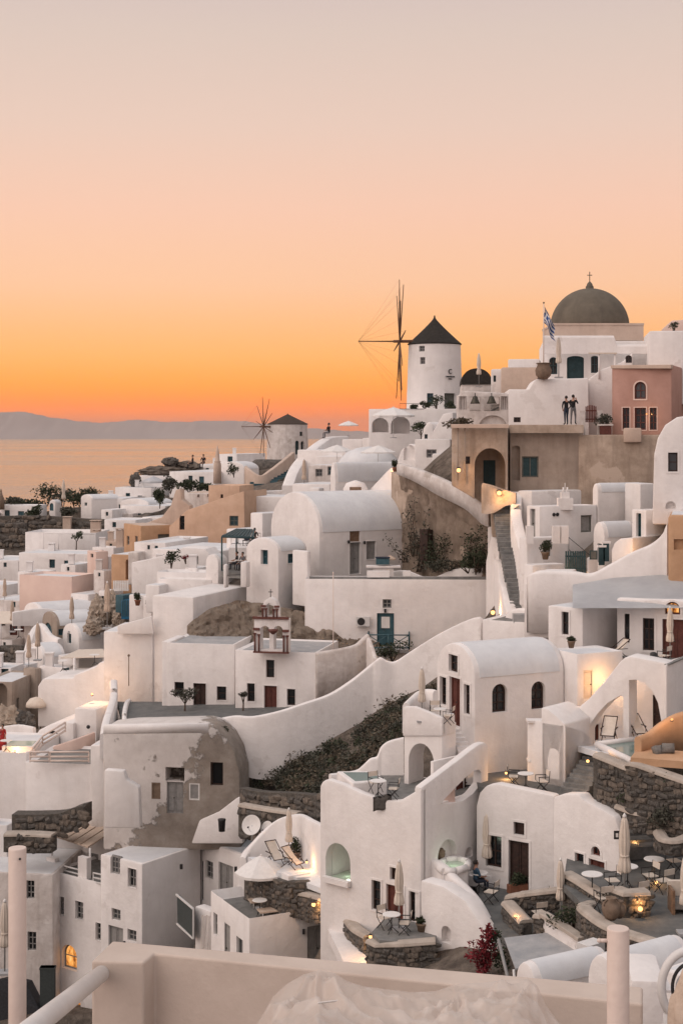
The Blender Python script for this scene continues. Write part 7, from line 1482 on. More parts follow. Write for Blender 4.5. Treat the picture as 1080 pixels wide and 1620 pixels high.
# white retaining wall sweeping down
T = Thing('sloping_wall', 'big white wall sloping down in a curve beside the plunge pool', 'wall', 720, 1530, 62)
ribbon('wall', '', [(664, 64.6, 1352, 1580), (680, 64, 1356, 1580), (700, 63.2, 1366, 1580), (718, 62.6, 1384, 1580), (738, 61.9, 1403, 1580), (756, 61.2, 1424, 1580), (772, 60.6, 1452, 1580), (790, 60, 1482, 1580), (806, 59.4, 1510, 1580)], .45, smooth=6, thing=T)
def ribbon_niche(T, px, py, Yv, w, h): pass
T = Thing('lower_house', 'white lower wall with small arched niche and brown doors under the red bougainvillea', 'house', 720, 1540, 60)
b = T.prof(800, 58.6, 42, [(664, 1580), (664, 1392), (700, 1402), (735, 1425), (765, 1470), (800, 1515), (800, 1580)], .8, bevel=.12)
T.niche(b, 'L', 698, 1465, 713, 1492, .35); T.door(b, 'L', 729, 1507, 737, 1560, col='wood_red', depth=.2); T.door(b, 'L', 741, 1514, 750, 1560, col='wood_dark', depth=.2); T.door(b, 'L', 775, 1528, 789, 1570, col='wood_red', depth=.2)
r_ = empty('bougainvillea', P(765, 1540, 57.5)); tag(r_, 'red bougainvillea climbing over the lower white wall', 'plant'); bm = bmesh.new()
for k, (px, py, rx, rz) in enumerate(((770, 1485, .35, .5), (758, 1500, .5, .4), (775, 1502, .35, .4), (750, 1512, .4, .25), (768, 1520, .25, .4), (762, 1530, .25, .35), (773, 1475, .15, .35))): leaves(bm, P(px, py, 57.3) - r_.location, (rx, .3, rz), 150, .08, 140 + k, shell=.1)
bm2obj('blossom', bm, 'leaf_red', r_); bm = bmesh.new()
for k, (px, py, rx, rz) in enumerate(((785, 1500, .3, .7), (792, 1520, .35, .5), (780, 1480, .3, .25))): leaves(bm, P(px, py, 57.4) - r_.location, (rx, .3, rz), 160, .08, 150 + k, shell=.1)
bm2obj('foliage', bm, 'leaf', r_); bm = bmesh.new(); tube(bm, (0, 0, -.5), P(770, 1480, 57.3) - r_.location, .05, .02, 6); tube(bm, (.2, 0, -.5), P(757, 1500, 57.3) - r_.location, .04, .015, 6); bm2obj('stem', bm, 'bark', r_)
# canopy sheet and small walls
T = Thing('flat_canopy', 'flat grey canvas canopy above the lower passage', 'canopy', 860, 1510, 55)
zcv = zat(1490, 56); bm = bmesh.new(); poly_prism(bm, [onz(797, 1486, zcv), onz(865, 1478, zcv), onz(915, 1508, zcv), onz(912, 1518, zcv), onz(815, 1535, zcv)], V((0, 0, .06))); bmesh.ops.recalc_face_normals(bm, faces=bm.faces); T.add('sheet', bm, 'roof_grey')
bm = bmesh.new(); tube(bm, P(788, 1487, 56), P(806, 1560, 53), .07, n=6); T.add('post', bm, 'wood_grey'); bm = bmesh.new(); tube(bm, onz(812, 1534, zcv), P(816, 1590, 53), .05, n=6); T.add('post', bm, 'metal_white')
T = Thing('low_white_wall', 'low white wall with sandy coping behind the flat canopy', 'wall', 890, 1490, 56); ribbon('wall', '', [(861, 57.3, 1447, 1500), (890, 56, 1466, 1520), (919, 54.8, 1487, 1530)], .3, 'white', 1, thing=T); ribbon('coping', '', [(859, 57.2, 1443, 1449), (890, 55.9, 1462, 1468), (921, 54.6, 1483, 1489)], .42, 'cap', 1, thing=T, rnd=False)
stone_wall('stone_pillar', 'narrow stone pillar at the start of the low white wall', [(849, 57.6, 1444, 1490), (862, 57.2, 1446, 1492)], .4, 1, .24, 20, True, 47)
T = Thing('air_conditioner', 'white lattice-fronted air conditioner box beside the low white wall', 'air conditioner', 930, 1520, 52); p = P(934, 1506, 52.5); rt = Matrix.Rotation(.55 + 3.14, 3, 'Z'); bm = bmesh.new(); bx(bm, p, (.55, .85, .72), Matrix.Rotation(-.9, 3, 'Z')); bevel_sharp(bm, .02, 1); T.add('case', bm, 'metal_white')
rl = Matrix.Rotation(-.9, 3, 'Z'); cf = p + rl @ V((-.29, 0, 0))
for k in range(-4, 5):
    for sgn in (-1, 1):
        bm = bmesh.new(); a_ = cf + rl @ V((0, k * .095 - sgn * .15, -.3)); c_ = cf + rl @ V((0, k * .095 + sgn * .15, .3)); 
        tube(bm, a_, c_, .012, n=4); T.add('lattice_bar', bm, 'fabric_white')
# near white vault roofs under the camera's parapet
T = Thing('near_vault', 'white rounded vault roof between the bougainvillea and the right terrace post', 'house', 880, 1560, 46); b = T.block(845, 45, 1562, 1660, 815, 965, 60, crown=.6, roof='white_roof')
T = Thing('near_vault', 'humped white roof with pale gable behind the right terrace post', 'house', 960, 1560, 44); b = T.block(972, 42, 1568, 1660, 928, 1095, 56, crown=.85, roof='white_roof'); b = T.block(1092, 41, 1548, 1660, 1045, ('m', 4), 50, name='side_wall')
# ================================================================== pool house
T = Thing('pool_house', 'tall white house block with brown door, twin windows and arched pool niche', 'house', 600, 1490, 64)
b0 = T.block(666, 63.55, 1280, 1560, 512, 768, 40, roof='paving', bevel=.02, name='core')
b = T.prof(666, 63, 40, [(505, 1560), (505, 1244), (509, 1236), (518, 1233), (540, 1240), (570, 1254), (592, 1262), (615, 1267), (632, 1266), (646, 1258), (666, 1246), (666, 1560)], .42, bevel=.13)
br = T.prof(666, 63, 40, [(666.6, 1560), (666.6, 1246), (685, 1232), (705, 1217), (725, 1202), (745, 1186), (758, 1177), (766, 1174), (773, 1178), (774, 1560)], .42, bevel=.13, side='R', name='stair_wall')
T.niche(b, 'L', 515, 1334, 554, 1398, .5, 1.1); T.niche(b0, b.L, 515, 1334, 554, 1398, 1.8, 1.1)
T.win(b, 'L', 588, 1393, 602, 1440, trim=.09, grid=(1, 3)); T.door(b, 'L', 611, 1401, 638, 1480, col='wood_red', trim=.09); T.win(b, 'L', 647, 1411, 662, 1459, trim=.09, grid=(1, 3)); T.win(b, 'L', 617, 1373, 632, 1393, trim=.09, grid=(1, 1), pane='wood_dark')
T.cutpoly(br, 'R', [(697, 1272), (703, 1264), (720, 1246), (735, 1231), (748, 1220), (757, 1217), (761, 1222), (760, 1240), (747, 1256), (732, 1267), (712, 1272)], .9)
bwk = T.prof(668, 65.0, 40, [(685, 1320), (685, 1205), (790, 1180), (790, 1320)], .15, side='R', name='room_wall', bevel=.01); T.door(bwk, 'R', 721, 1237, 731, 1275, col='wood_red', depth=.08); T.win(bwk, 'R', 734, 1226, 744, 1249, depth=.08, grid=(1, 2)); bm = bmesh.new(); bx(bm, P(710, 1262, 65.2), (.5, .25, 1.0)); T.add('salmon_panel', bm, 'pale_pink')
T.niche(br, 'R', 692, 1328, 722, 1364, .38); T.niche(br, 'R', 735, 1340, 747, 1356, .3)
q = b.R.hit(703, 1360); 
put('vase', None, b.R.pt(b.R.hit(704, 1361)[0], b.R.hit(704, 1361)[1], -.25), 0, 'round clay jar sitting in the shallow arched wall niche', sc=.75)
T2 = Thing('niche_pool', 'pale green glowing water in the arched niche of the pool house', 'pool', 545, 1398, 66); q = b.L.hit(535, 1396); pc = b.L.pt(q[0], q[1], -.7); bm = bmesh.new(); bx(bm, pc + V((0, 0, .05)), (1.3, 1.5, .1), Matrix.Rotation(R(-40), 3, 'Z')); T2.add('water', bm, 'pool_pale'); bm = bmesh.new(); pr = b.L.pt(q[0], q[1], .15); bx(bm, pr + V((0, 0, .08)), (1.5, .25, .24), Matrix.Rotation(R(-40), 3, 'Z')); bevel_sharp(bm, .05); T2.add('rim', bm, 'white')
L = bpy.data.lights.new('pool_light', 'POINT'); L.energy = 3; L.color = (.85, 1, .78); L.shadow_soft_size = .1; lo = bpy.data.objects.new('light', L); COL.objects.link(lo); lo.parent = T2.root; lo.location = pc + V((0, 0, .3)) - T2.loc
# upper terrace of the pool house
zu = zat(1275, 63) + .02
put('table', None, atz(598, 1262, zu), 0, 'white round table on the pool house roof terrace', sc=1.0); put('chair', None, atz(594, 1253, zu), R(-60), 'cream director chair behind the table on the pool house roof', sc=.95); put('chair', None, atz(622, 1263, zu), R(170), 'cream director chair with a towel near the pool house parapet', sc=.95)
bm = bmesh.new(); p = P(604, 1262, 64.75); rows = []
for i in range(7):
    row = []
    for j in range(7): row.append(bm.verts.new(p + V((.8 * (i / 6 - .5), -.5 * (j > 0) - .03 * math.sin(i * 2.2), .02 - .5 * max(0, j - 1) / 5 + .03 * math.sin(i * 1.7 + j) + (.15 * i / 6)))))
    rows.append(row)
for a_, c_ in zip(rows, rows[1:]):
    for j in range(6): bm.faces.new((a_[j], a_[j + 1], c_[j + 1], c_[j])).smooth = True
bmesh.ops.solidify(bm, geom=list(bm.faces), thickness=.03); tag(bm2obj('towel', bm, 'fabric_grey', None, p, loc=p), 'grey towel hanging over the pool house parapet', 'towel')
T = Thing('hot_tub', 'rectangular hot tub with grey-green water on the pool house roof', 'hot tub', 570, 1240, 67); bm = bmesh.new(); hz = zat(1224, 67.5); pts_ = [onz(x, y, hz) for x, y in ((543, 1222), (588, 1222), (602, 1233), (562, 1236))]; poly_prism(bm, [q + V((0, 0, .012)) for q in pts_], V((0, 0, -.02))); bmesh.ops.recalc_face_normals(bm, faces=bm.faces); T.add('water', bm, 'pool')
cc_ = sum(pts_, V()) / 4; bm = bmesh.new(); poly_prism(bm, [cc_ + (q - cc_) * 1.35 for q in pts_], V((0, 0, -.9))); bmesh.ops.recalc_face_normals(bm, faces=bm.faces); bevel_sharp(bm, .06); T.add('basin', bm, 'white')
ribbon('scalloped_wall', 'white scalloped wall stepping up behind the hot tub', [(522, 69.5, 1224, 1290), (560, 70, 1219, 1290), (572, 70, 1212, 1290), (585, 70, 1200, 1290), (596, 70, 1196, 1290), (602, 70, 1182, 1290), (615, 70, 1172, 1290), (638, 70, 1166, 1290)], .35, smooth=5)
T = Thing('arch_block', 'white block with tall round arch carrying the little parasol terrace', 'house', 680, 1260, 68)
b = T.block(699, 67, 1148, 1290, 638, 722, 36, roof='paving', bevel=.08); T.niche(b, 'L', 646, 1176, 686, 1270, 1.8, 1.25)
T.prof(699, 66.9, 36, [(636, 1165), (637, 1118), (655, 1118), (675, 1126), (699, 1136), (699, 1165)], .3, bevel=.08, name='parapet'); T.prof(699, 66.9, 36, [(699.6, 1165), (699.6, 1136), (720, 1128), (720, 1160)], .3, bevel=.08, name='parapet', side='R')
ribbon('parapet', '', [(642, 70.2, 1112, 1160), (650, 71.2, 1104, 1150), (664, 72, 1092, 1150), (680, 72, 1090, 1150), (690, 71, 1092, 1150)], .35, smooth=4, thing=T)
zq = zat(1148, 67) + .02
put('umbc', None, atz(667, 1142, zq), 0, 'closed cream parasol on the terrace before the arched house gable', sc=.95); put('chair', None, atz(688, 1138, zq), R(-90), 'cream director chair behind the little table before the arched house gable', sc=.9); put('table', None, atz(696, 1143, zq), 0, 'small white table before the arched house gable', sc=.85); put('chair', None, atz(709, 1146, zq), R(160), 'cream director chair at the parapet before the arched house gable', sc=.9)
T = Thing('terrace_stairs', 'white steps descending beside the arched house gable', 'stairs', 740, 1200, 68); steps(T, P(742, 1200, 67.6), P(728, 1152, 69.5), .9, 7, 'white', rise=1.2)
# arched opening wall with courtyard glimpse
# table platform
stone_wall('stone_platform', 'dark stone platform under the little table before the pool house door', [(588, 61.3, 1484, 1535), (600, 60.6, 1490, 1540), (640, 60.2, 1488, 1540), (688, 60.2, 1484, 1535)], .5, 1, .24, 120, True, 51)
zpf = zat(1486, 60.5); floor_pts('platform_floor', [P(588, 0, 61.4) * 1 + V((0, 0, zpf - P(588, 0, 61.4).z)), V((P(612, 0, 63.5).x, 63.5, zpf)), V((P(690, 0, 62).x, 62, zpf)), V((P(688, 0, 60).x, 60, zpf)), V((P(600, 0, 60.4).x, 60.4, zpf))], 'paving')
put('table', None, (P(619, 0, 61.3).x, 61.3, zpf), 0, 'white round table on the dark stone platform', sc=1.05); put('chair', None, (P(609, 0, 61.9).x, 61.9, zpf), R(-50), 'cream director chair against the brown door on the stone platform'); put('chair', None, (P(640, 0, 61.2).x, 61.2, zpf), R(170), 'cream director chair at the open end of the stone platform')
put('umbc', None, (P(631, 0, 61.6).x, 61.6, zpf), 0, 'closed cream parasol in front of the brown door of the pool house', sc=1.12); put('pp_c', None, P(667, 1476, 61.5), 0, 'little round potted plant on the white ledge by the pool house', sc=1.0)
T = Thing('ledge', 'white masonry ledge at the foot of the pool house corner', 'ledge', 670, 1490, 61.5); bm = bmesh.new(); bx(bm, P(670, 1484, 61.6), (1.6, .6, .45), Matrix.Rotation(-.6, 3, 'Z')); bevel_sharp(bm, .08); T.add('body', bm, 'white'); bm = bmesh.new(); bx(bm, P(684, 1494, 61.2), (.4, .5, .5), Matrix.Rotation(-.6, 3, 'Z')); bevel_sharp(bm, .08); T.add('end', bm, 'white')
# curved dark stone wall and lit steps
stone_wall('curved_stone_wall', 'curved dark stone wall with pale coping beside the lit steps', [(450, 72, 1408, 1440), (480, 70.5, 1410, 1450), (510, 69, 1417, 1460), (535, 67.5, 1430, 1475), (552, 66, 1450, 1500), (565, 64.5, 1466, 1530), (585, 63, 1478, 1540)], .5, 4, .28, 220, True, 52)
T = Thing('lit_steps', 'flight of pale steps glowing in orange lamp light', 'stairs', 545, 1500, 66); steps(T, P(568, 1526, 61.5), P(530, 1452, 68), 1.15, 8, 'white', rise=.5)
lantern('bright lamp beside the glowing pale steps', P(586, 1482, 62.2), 22, 'wall', .08, 'bulb', (0, 1, 0)); lantern('round glowing lamp on the curved dark stone wall', P(496, 1431, 68.7), 18, 'wall', .10, 'bulb', (0, 1, 0)); lantern('small lamp at the foot of the pool house wall', P(560, 1428, 66.6), 8, 'wall', .05, 'bulb', (0, 1, 0)); lantern('small lamp on the ledge beside the potted plant and deck chairs', P(485, 1364, 71.8), 10, 'wall', .06, 'bulb', (0, 1, 0))
zs = zat(1400, 68.5); floor_pts('step_path', [P(440, 1380, 73), P(500, 1372, 72), P(556, 1402, 67.6), P(540, 1418, 67.4), P(500, 1402, 69.5)], 'white_roof')
# deck chairs terrace with wall
ribbon('rounded_wall', 'white wall rising in a rounded hump behind the two deck chairs', [(384, 74.5, 1356, 1420), (390, 74.8, 1344, 1420), (402, 75, 1330, 1420), (420, 75.2, 1311, 1420), (440, 75.2, 1296, 1420), (462, 74.8, 1289, 1420), (478, 74.2, 1288, 1420), (492, 73, 1295, 1420), (508, 71, 1303, 1420), (520, 69, 1310, 1420)], .4, smooth=5)
stone_wall('stone_wall', 'dark stone wall supporting the deck chair terrace', [(392, 74.0, 1378, 1450), (438, 71.5, 1386, 1450), (470, 70.6, 1390, 1450), (512, 70.6, 1386, 1440)], .4, 2, .3, 120, False, 53)
zd = zat(1372, 72.5); floor_pts('deck_terrace', [V((P(392, 0, 74.3).x, 74.3, zd)), V((P(480, 0, 74.2).x, 74.2, zd)), V((P(512, 0, 71).x, 71, zd)), V((P(470, 0, 70.8).x, 70.8, zd)), V((P(440, 0, 71.6).x, 71.6, zd))], 'white_roof')
put('deck', None, atz(434, 1366, zd), R(300), 'dark deck chair against the rounded white wall, beside another'); put('deck', None, atz(462, 1374, zd), R(320), 'dark deck chair near the closed slim parasol and potted plant')
put('umbc', None, atz(457, 1362, zd), 0, 'slim closed cream parasol behind the two deck chairs', sc=1.0); put('pp_d', mk_pot_plant('leaf', 'clay', .7, .42, 21), atz(468, 1361, zd), 0, 'dark leafy plant in a clay pot by the slim parasol')
T = Thing('niche_block', 'white block with two small square hatches beside the deck chairs', 'block', 470, 1400, 71); b = T.block(456, 70.8, 1386, 1430, 445, 492, 60, bevel=.06); T.niche(b, 'R', 462, 1394, 476, 1404, .3, False)
# umbrella terrace block
T = Thing('parasol_terrace_house', 'white terrace block with grey door under the open white parasol', 'house', 420, 1540, 74)
b = T.block(394, 69.5, 1452, 1580, 333, 518, 63, roof='paving', parapet=.5, bevel=.07); T.door(b, 'R', 486, 1464, 514, 1535, col='wood_grey', depth=.15); T.door(b, 'L', 355, 1462, 364, 1540, col='wood_grey', depth=.15); T.win(b, 'L', 374, 1484, 384, 1540, col='wood_grey', pane='glass_grey'); T.win(b, 'L', 338, 1445, 344, 1480, col='wood_grey', pane='glass_grey')
bm = bmesh.new(); q = b.R.hit(479, 1473); bx(bm, b.R.pt(*q, .08), (.12, .14, .22)); T.add('wall_lamp', bm, 'metal_dark')
zo = zat(1452, 69.5) - .48; cdl, cdr = b.L.d3(), b.R.d3(); C0 = V((b.L.o.x, b.L.o.y, zo))
put('umbw', mk_umb_open('fabric_white', 1.35, 6, .8), atz(413, 1437, zo), .2, 'open white parasol on the terrace of the grey-doored block', sc=.95)
put('table', None, atz(411, 1448, zo), 0, 'white round table under the open white parasol', sc=1.0); put('lng', mk_lounger, atz(440, 1448, zo), R(200), 'tan sun lounger beside the white table nearer the terrace corner'); put('lng', None, atz(425, 1432, zo), R(200), 'tan sun lounger behind the parasol pole')
T = Thing('sheeted_block', 'white box wall draped with wrinkled pale plastic sheet', 'wall', 335, 1500, 75); b = T.block(333, 75.6, 1442, 1560, 308, 348, 45, roof=None); bm = bmesh.new(); rows = []
for i in range(9):
    row = []
    for j in range(9): q = P(318 + 16 * i / 8, 1448 + 62 * j / 8, 74.6); row.append(bm.verts.new(q + V((.06 * math.sin(i * 2.1 + j * .7), .12 * math.sin(i * 1.7 + j * .5), 0))))
    rows.append(row)
for a_, c_ in zip(rows, rows[1:]):
    for j in range(8): bm.faces.new((a_[j], a_[j + 1], c_[j + 1], c_[j])).smooth = True
T.add('plastic_sheet', bm, 'gauze')
T = Thing('screen_panel', 'dark mesh screen panel fixed to the balcony corner', 'screen', 292, 1460, 76); bm = bmesh.new(); a_, c_ = P(280, 1416, 78.5), P(305, 1440, 75.8); poly_prism(bm, [a_, c_, P(305, 1484, 75.8), P(281, 1460, 78.5)], V((.1, .12, 0))); bmesh.ops.recalc_face_normals(bm, faces=bm.faces); T.add('mesh', bm, 'screen_mesh'); bm = bmesh.new()
for u, v in ((P(279, 1415, 78.5), P(306, 1438, 75.7)), (P(306, 1438, 75.7), P(306, 1485, 75.7)), (P(306, 1485, 75.7), P(280, 1461, 78.5))): tube(bm, u, v, .06, n=4)
T.add('frame', bm, 'metal_white')
# lower-left house
T = Thing('shuttered_house', 'large white house with many small shuttered windows and lit arched niche', 'house', 180, 1560, 80)
b = T.block(225, 80, 1367, 1680, 159, 318, 36, bevel=.08, roof='white_roof')
T.win(b, 'L', 203, 1374, 216, 1404, col='wood_grey', trim=.03); T.win(b, 'L', 177, 1438, 191, 1456, col='wood_grey', pane='glass_grey'); T.win(b, 'L', 202, 1471, 216, 1489, col='wood_grey', pane='glass_grey'); T.door(b, 'L', 172, 1466, 195, 1520, col='wood_grey'); T.win(b, 'L', 175, 1355, 190, 1383, col='wood_grey', pane='glass_grey', grid=(3, 3))
b2 = T.block(160, 82.9, 1396, 1680, 78, ('m', 6), 36, bevel=.08, roof='paving', parapet=.15, name='balcony_wall')
for x0, y0, x1, y1 in ((91, 1418, 102, 1447), (120, 1426, 132, 1455), (152, 1460, 162, 1488)): T.win(b2, 'L', x0, y0, x1, y1, col='wood_grey', pane='glass', grid=(2, 3), trim=.02)
T.opening(b2, 'L', 98, 1495, 122, 1534, 'lit', arch=True, col='wood_grey', grid=(1, 2), depth=.35); T.opening(b2, 'L', 96, 1568, 128, 1640, 'lit', arch=.8, col='wood_brown', grid=(2, 3), depth=.25)
for x0, x1, y in ((78, 96, 1352), (130, 152, 1365), (188, 196, 1380)):
    pass
b3 = T.block(200, 86.5, 1335, 1420, 92, ('m', 2), 36, name='back_wall', roof='white_roof'); T.door(b3, 'L', 140, 1350, 156, 1390, col='wood_grey')
for px, Yv in ((84, 86.2), (134, 84.2)):
    bm = bmesh.new(); p = P(px, 1390, Yv); bx(bm, p + V((0, 0, .5)), (.7, .35, 1.5), Matrix.Rotation(R(-36), 3, 'Z')); bevel_sharp(bm, .05); T.add('balcony_pier', bm, 'white')
railing('balcony_rail', 'white slatted rail on the balcony by the reed canopy', [P(92, 1388, 85.8), P(130, 1398, 84.3)], .75, 'metal_white', 5, rails=(1, .66, .33), r=.035); railing('balcony_rail', 'white slatted rail on the balcony beside the shuttered window', [P(148, 1402, 83.4), P(188, 1411, 81.5)], .75, 'metal_white', 5, rails=(1, .66, .33), r=.035)
T.chimney(319, 1325, 83.5, .9, .6)
T = Thing('reed_canopy', 'cream reed canopy sloping over the balcony on a white post', 'canopy', 130, 1340, 86)
ra, rb, rc, rd_ = P(80, 1322, 87), P(140, 1342, 84.2), P(190, 1310, 87.5), P(118, 1297, 90)
for i in range(10):
    u0, u1 = i / 10, (i + .88) / 10; bm = bmesh.new(); poly_prism(bm, [ra.lerp(rb, u0), ra.lerp(rb, u1), rd_.lerp(rc, u1), rd_.lerp(rc, u0)], V((0, 0, .05 + .04 * (i % 2)))); bmesh.ops.recalc_face_normals(bm, faces=bm.faces); T.add('reed_panel', bm, 'canvas_tan')
for p in (ra, rb): bm = bmesh.new(); tube(bm, p + V((.1, 0, 0)), V((p.x + .1, p.y, zat(1372, 85))), .07, n=6); T.add('post', bm, 'metal_white')
put('ac', None, P(185, 1300, 88), R(-100), 'white air conditioner on the roof behind the reed canopy')
T = Thing('courtyard_wing', 'white wing with grey doors round a small court and flat pale roof', 'house', 350, 1430, 81)
b = T.block(396, 80.5, 1357, 1500, 316, ('m', 5), 50, roof='white_roof', bevel=.07); T.win(b, 'L', 325, 1362, 337, 1390, col='wood_grey', pane='glass_grey', grid=(2, 3)); T.door(b, 'L', 346, 1367, 369, 1425, col='wood_grey'); T.door(b, 'L', 318, 1362, 322, 1424, col='wood_grey')
for px, py in ((287, 1371), (373, 1375)): bm = bmesh.new(); bx(bm, P(px, py, 80.2), (.15, .15, .25)); T.add('wall_lamp', bm, 'metal_dark')
T.block(385, 79.3, 1404, 1450, 374, ('m', .8), 50, name='bench_wall')
T = Thing('roof_parapet', 'white sloped parapet wall with a dark bin at the satellite dishes', 'wall', 360, 1310, 82); b = T.prof(384, 81, 20, [(302, 1335), (315, 1298), (345, 1285), (375, 1262), (384, 1262), (384, 1335)], .4)
T = Thing('dark_bin', 'dark round bin standing against the sloped roof parapet', 'bin', 350, 1315, 80); bm = bmesh.new(); lathe(bm, [(.17, 0), (.2, .55), (.21, .58), (.21, .66), (.05, .7)], 16, P(351, 1315, 80)); T.add('body', bm, 'metal_dark'); bm = bmesh.new(); lathe(bm, [(.22, .6), (.22, .64)], 16, P(351, 1315, 80)); T.add('lid_band', bm, 'metal_dark')
put('dish', mk_dish, P(399, 1330, 75.9), R(250), 'larger round satellite dish leaning by the rubble wall', sc=1.05); put('dish', None, P(424, 1330, 75.7), R(230), 'smaller satellite dish half hidden by the rounded white wall', sc=.8)
T = Thing('village_house', 'grey-white house with small barred windows at the village edge', 'house', 40, 1600, 84)
b = T.block(84, 83.5, 1384, 1680, -60, ('m', 8), 8, m='white_old', roof='white_roof', bevel=.06)
for x0, y0, x1, y1 in ((42, 1393, 55, 1422), (44, 1474, 58, 1504), (8, 1470, 12, 1500)): T.win(b, 'L', x0, y0, x1, y1, col='wood_grey', pane='glass', grid=(2, 3))
T = Thing('garden_screen', 'tall dark rolled screen standing by the lit door', 'screen', 76, 1570, 78); bm = bmesh.new(); p = P(76, 1590, 77); bx(bm, p + V((0, 0, .65)), (.75, .4, 2.7)); bevel_sharp(bm, .12, 2); T.add('roll', bm, 'screen_mesh'); bm = bmesh.new(); bx(bm, p + V((0, 0, 1.95)), (.8, .45, .1)); bevel_sharp(bm, .04); T.add('cap', bm, 'screen_mesh')
T = Thing('tarpaulin', 'black pointed tarpaulin tent beside the tall dark screen', 'tent', 35, 1600, 77); bm = bmesh.new(); poly_prism(bm, [P(-20, 1620, 77), P(64, 1600, 76), P(42, 1555, 78), P(10, 1548, 78), P(-20, 1555, 78)], V((0, 1.5, -.4))); bmesh.ops.recalc_face_normals(bm, faces=bm.faces); T.add('sheet', bm, 'cloth_black'); bm = bmesh.new(); tube(bm, P(42, 1553, 77.8), P(42, 1640, 77.8), .05, n=6); T.add('pole', bm, 'metal_dark')
put('umbc', None, P(8, 1540, 79), 0, 'closed cream parasol before the barred windows', sc=1.5)
# ================================================================== foreground terrace of the viewpoint
zp = -2.45
pts_ = [onz(x, y, zp) for x, y in ((145, 1520), (178, 1488), (1016, 1561), (1016, 1588), (245, 1508), (228, 1522))]
T = Thing('near_parapet', 'smooth cream plastered parapet wall of the viewing terrace', 'wall', 500, 1620, 6.6)
bm = bmesh.new(); poly_prism(bm, pts_, V((0, 0, -1.9))); bmesh.ops.recalc_face_normals(bm, faces=bm.faces); bevel_sharp(bm, .012, 3); T.add('wall', bm, 'parapet_paint')
bm = bmesh.new(); p = onz(197, 1490, zp); lathe(bm, [(.006, -.01), (.006, .003)], 10, p); T.add('drain_hole', bm, 'metal_dark')
floor_pts('viewing_terrace', [(-3, 3.2, -4.2), (3, 3.2, -4.2), (3, 7.4, -4.2), (-3, 7.4, -4.2)], 'paving')
def post(label, px, top, Yv, d_px, hook=False):
    T = Thing('terrace_post', label, 'post', px, 1690, Yv); p = P(px, top, Yv); r = d_px / 2 * Yv / F; bm = bmesh.new(); lathe(bm, [(r, -4.2), (r, p.z - .004), (r * .96, p.z), (r * .9, p.z + .0005)], 40, (p.x, p.y, 0)); T.add('shaft', bm, 'paint_cream')
    bm = bmesh.new()
    if hook: tube(bm, P(px - d_px * .45, top + 20, Yv), P(px - d_px * .8, top + 20, Yv), .007); bmesh.ops.create_icosphere(bm, subdivisions=2, radius=.008, matrix=Matrix.Translation(P(px - d_px * .85, top + 20, Yv))); T.add('hook', bm, 'paint_cream')
    else: tube(bm, P(px + 4, top + 18, Yv - r * .8), P(px + 4, top + 18, Yv - r * 1.15), .005); T.add('screw', bm, 'metal_dark')
post('round cream post with a small screw beside the slanting handrail', 28, 1341, 6.0, 28); post('round cream post with a little hook behind the draped gauze', 977, 1468, 5.0, 35, True)
T = Thing('handrail', 'white round handrail slanting down from the parapet pier', 'handrail', 120, 1580, 5); a_ = P(160, 1541, 6.86); c_ = P(20, 1652, 4.6); bm = bmesh.new(); tube(bm, a_ + (a_ - c_).normalized() * .0, c_ + (c_ - a_) * .6, .038, n=24); T.add('rail', bm, 'metal_white')
bm = bmesh.new(); dv = (c_ - a_).normalized(); bmesh.ops.create_uvsphere(bm, u_segments=24, v_segments=12, radius=.038, matrix=Matrix.Translation(a_)); T.add('rail_end', bm, 'metal_white', smooth=True)
# draped gauze over stacked furniture
T = Thing('draped_gauze', 'crumpled translucent gauze sheet draped over furniture below the parapet', 'sheet', 640, 1620, 5.6)
SIL = [(395, 1640), (415, 1608), (432, 1580), (452, 1562), (480, 1545), (505, 1536), (530, 1540), (548, 1552), (575, 1562), (610, 1568), (650, 1572), (690, 1570), (720, 1560), (760, 1556), (800, 1551), (835, 1550), (850, 1562), (862, 1590), (880, 1615), (905, 1640)]
nx_, ny_ = 220, 90; rows = []; bm = bmesh.new()
PK = [(505, 0.0, .55), (840, .02, .55), (720, .1, .4)]      # points the cloth hangs from
for i in range(nx_ + 1):
    px = 395 + (905 - 395) * i / nx_; tp = np.interp(px, [s[0] for s in SIL], [s[1] for s in SIL]); row = []
    for j in range(ny_ + 1):
        v = j / ny_; py = tp - 2 + v * 150; Yv = 6.25 - 1.1 * v ** .8; hgt = 0
        for kx, kv, ka in PK:       # pleats radiate from each high point, sharp crests and soft valleys
            dx, dv = (px - kx) / 150, (v - kv) * 1.6; rr_ = math.hypot(dx, dv); th = math.atan2(dv, dx) + .35 * mnoise.noise(V((px * .012, v * 3, kx)))
            hgt += ka * math.exp(-rr_ * 1.6) * min(1, rr_ * 5) * (1 - 2 * abs(math.sin(th * 4.5 + kx))) * .07
        n1 = mnoise.noise(V((px * .012 + v, v * 2, 1))); n2 = abs(mnoise.noise(V((px * .018 - v * 2.2, v * 5 + px * .012, 4)))); n3 = abs(mnoise.noise(V((px * .045 + v * 7, v * 4 - px * .03, 8))))
        e_ = min(1, v * 7); w1 = 1 - abs(mnoise.noise(V((px * .0045 + v * .9, v * 6.5 - px * .011, 2)))) * 2.4; w2 = 1 - abs(mnoise.noise(V((px * .012 - v * 1.5, v * 11 + px * .014, 6)))) * 2.4; w3 = 1 - abs(mnoise.noise(V((px * .03 + v * 3, v * 16 - px * .03, 9)))) * 2.2
        q = P(px, py, Yv) + V((0, -.03 * n1, .02 * n1 + e_ * (hgt + .045 * (w1 - .4) + .022 * (w2 - .4) + .010 * (w3 - .4))))
        row.append(bm.verts.new(q))
    rows.append(row)
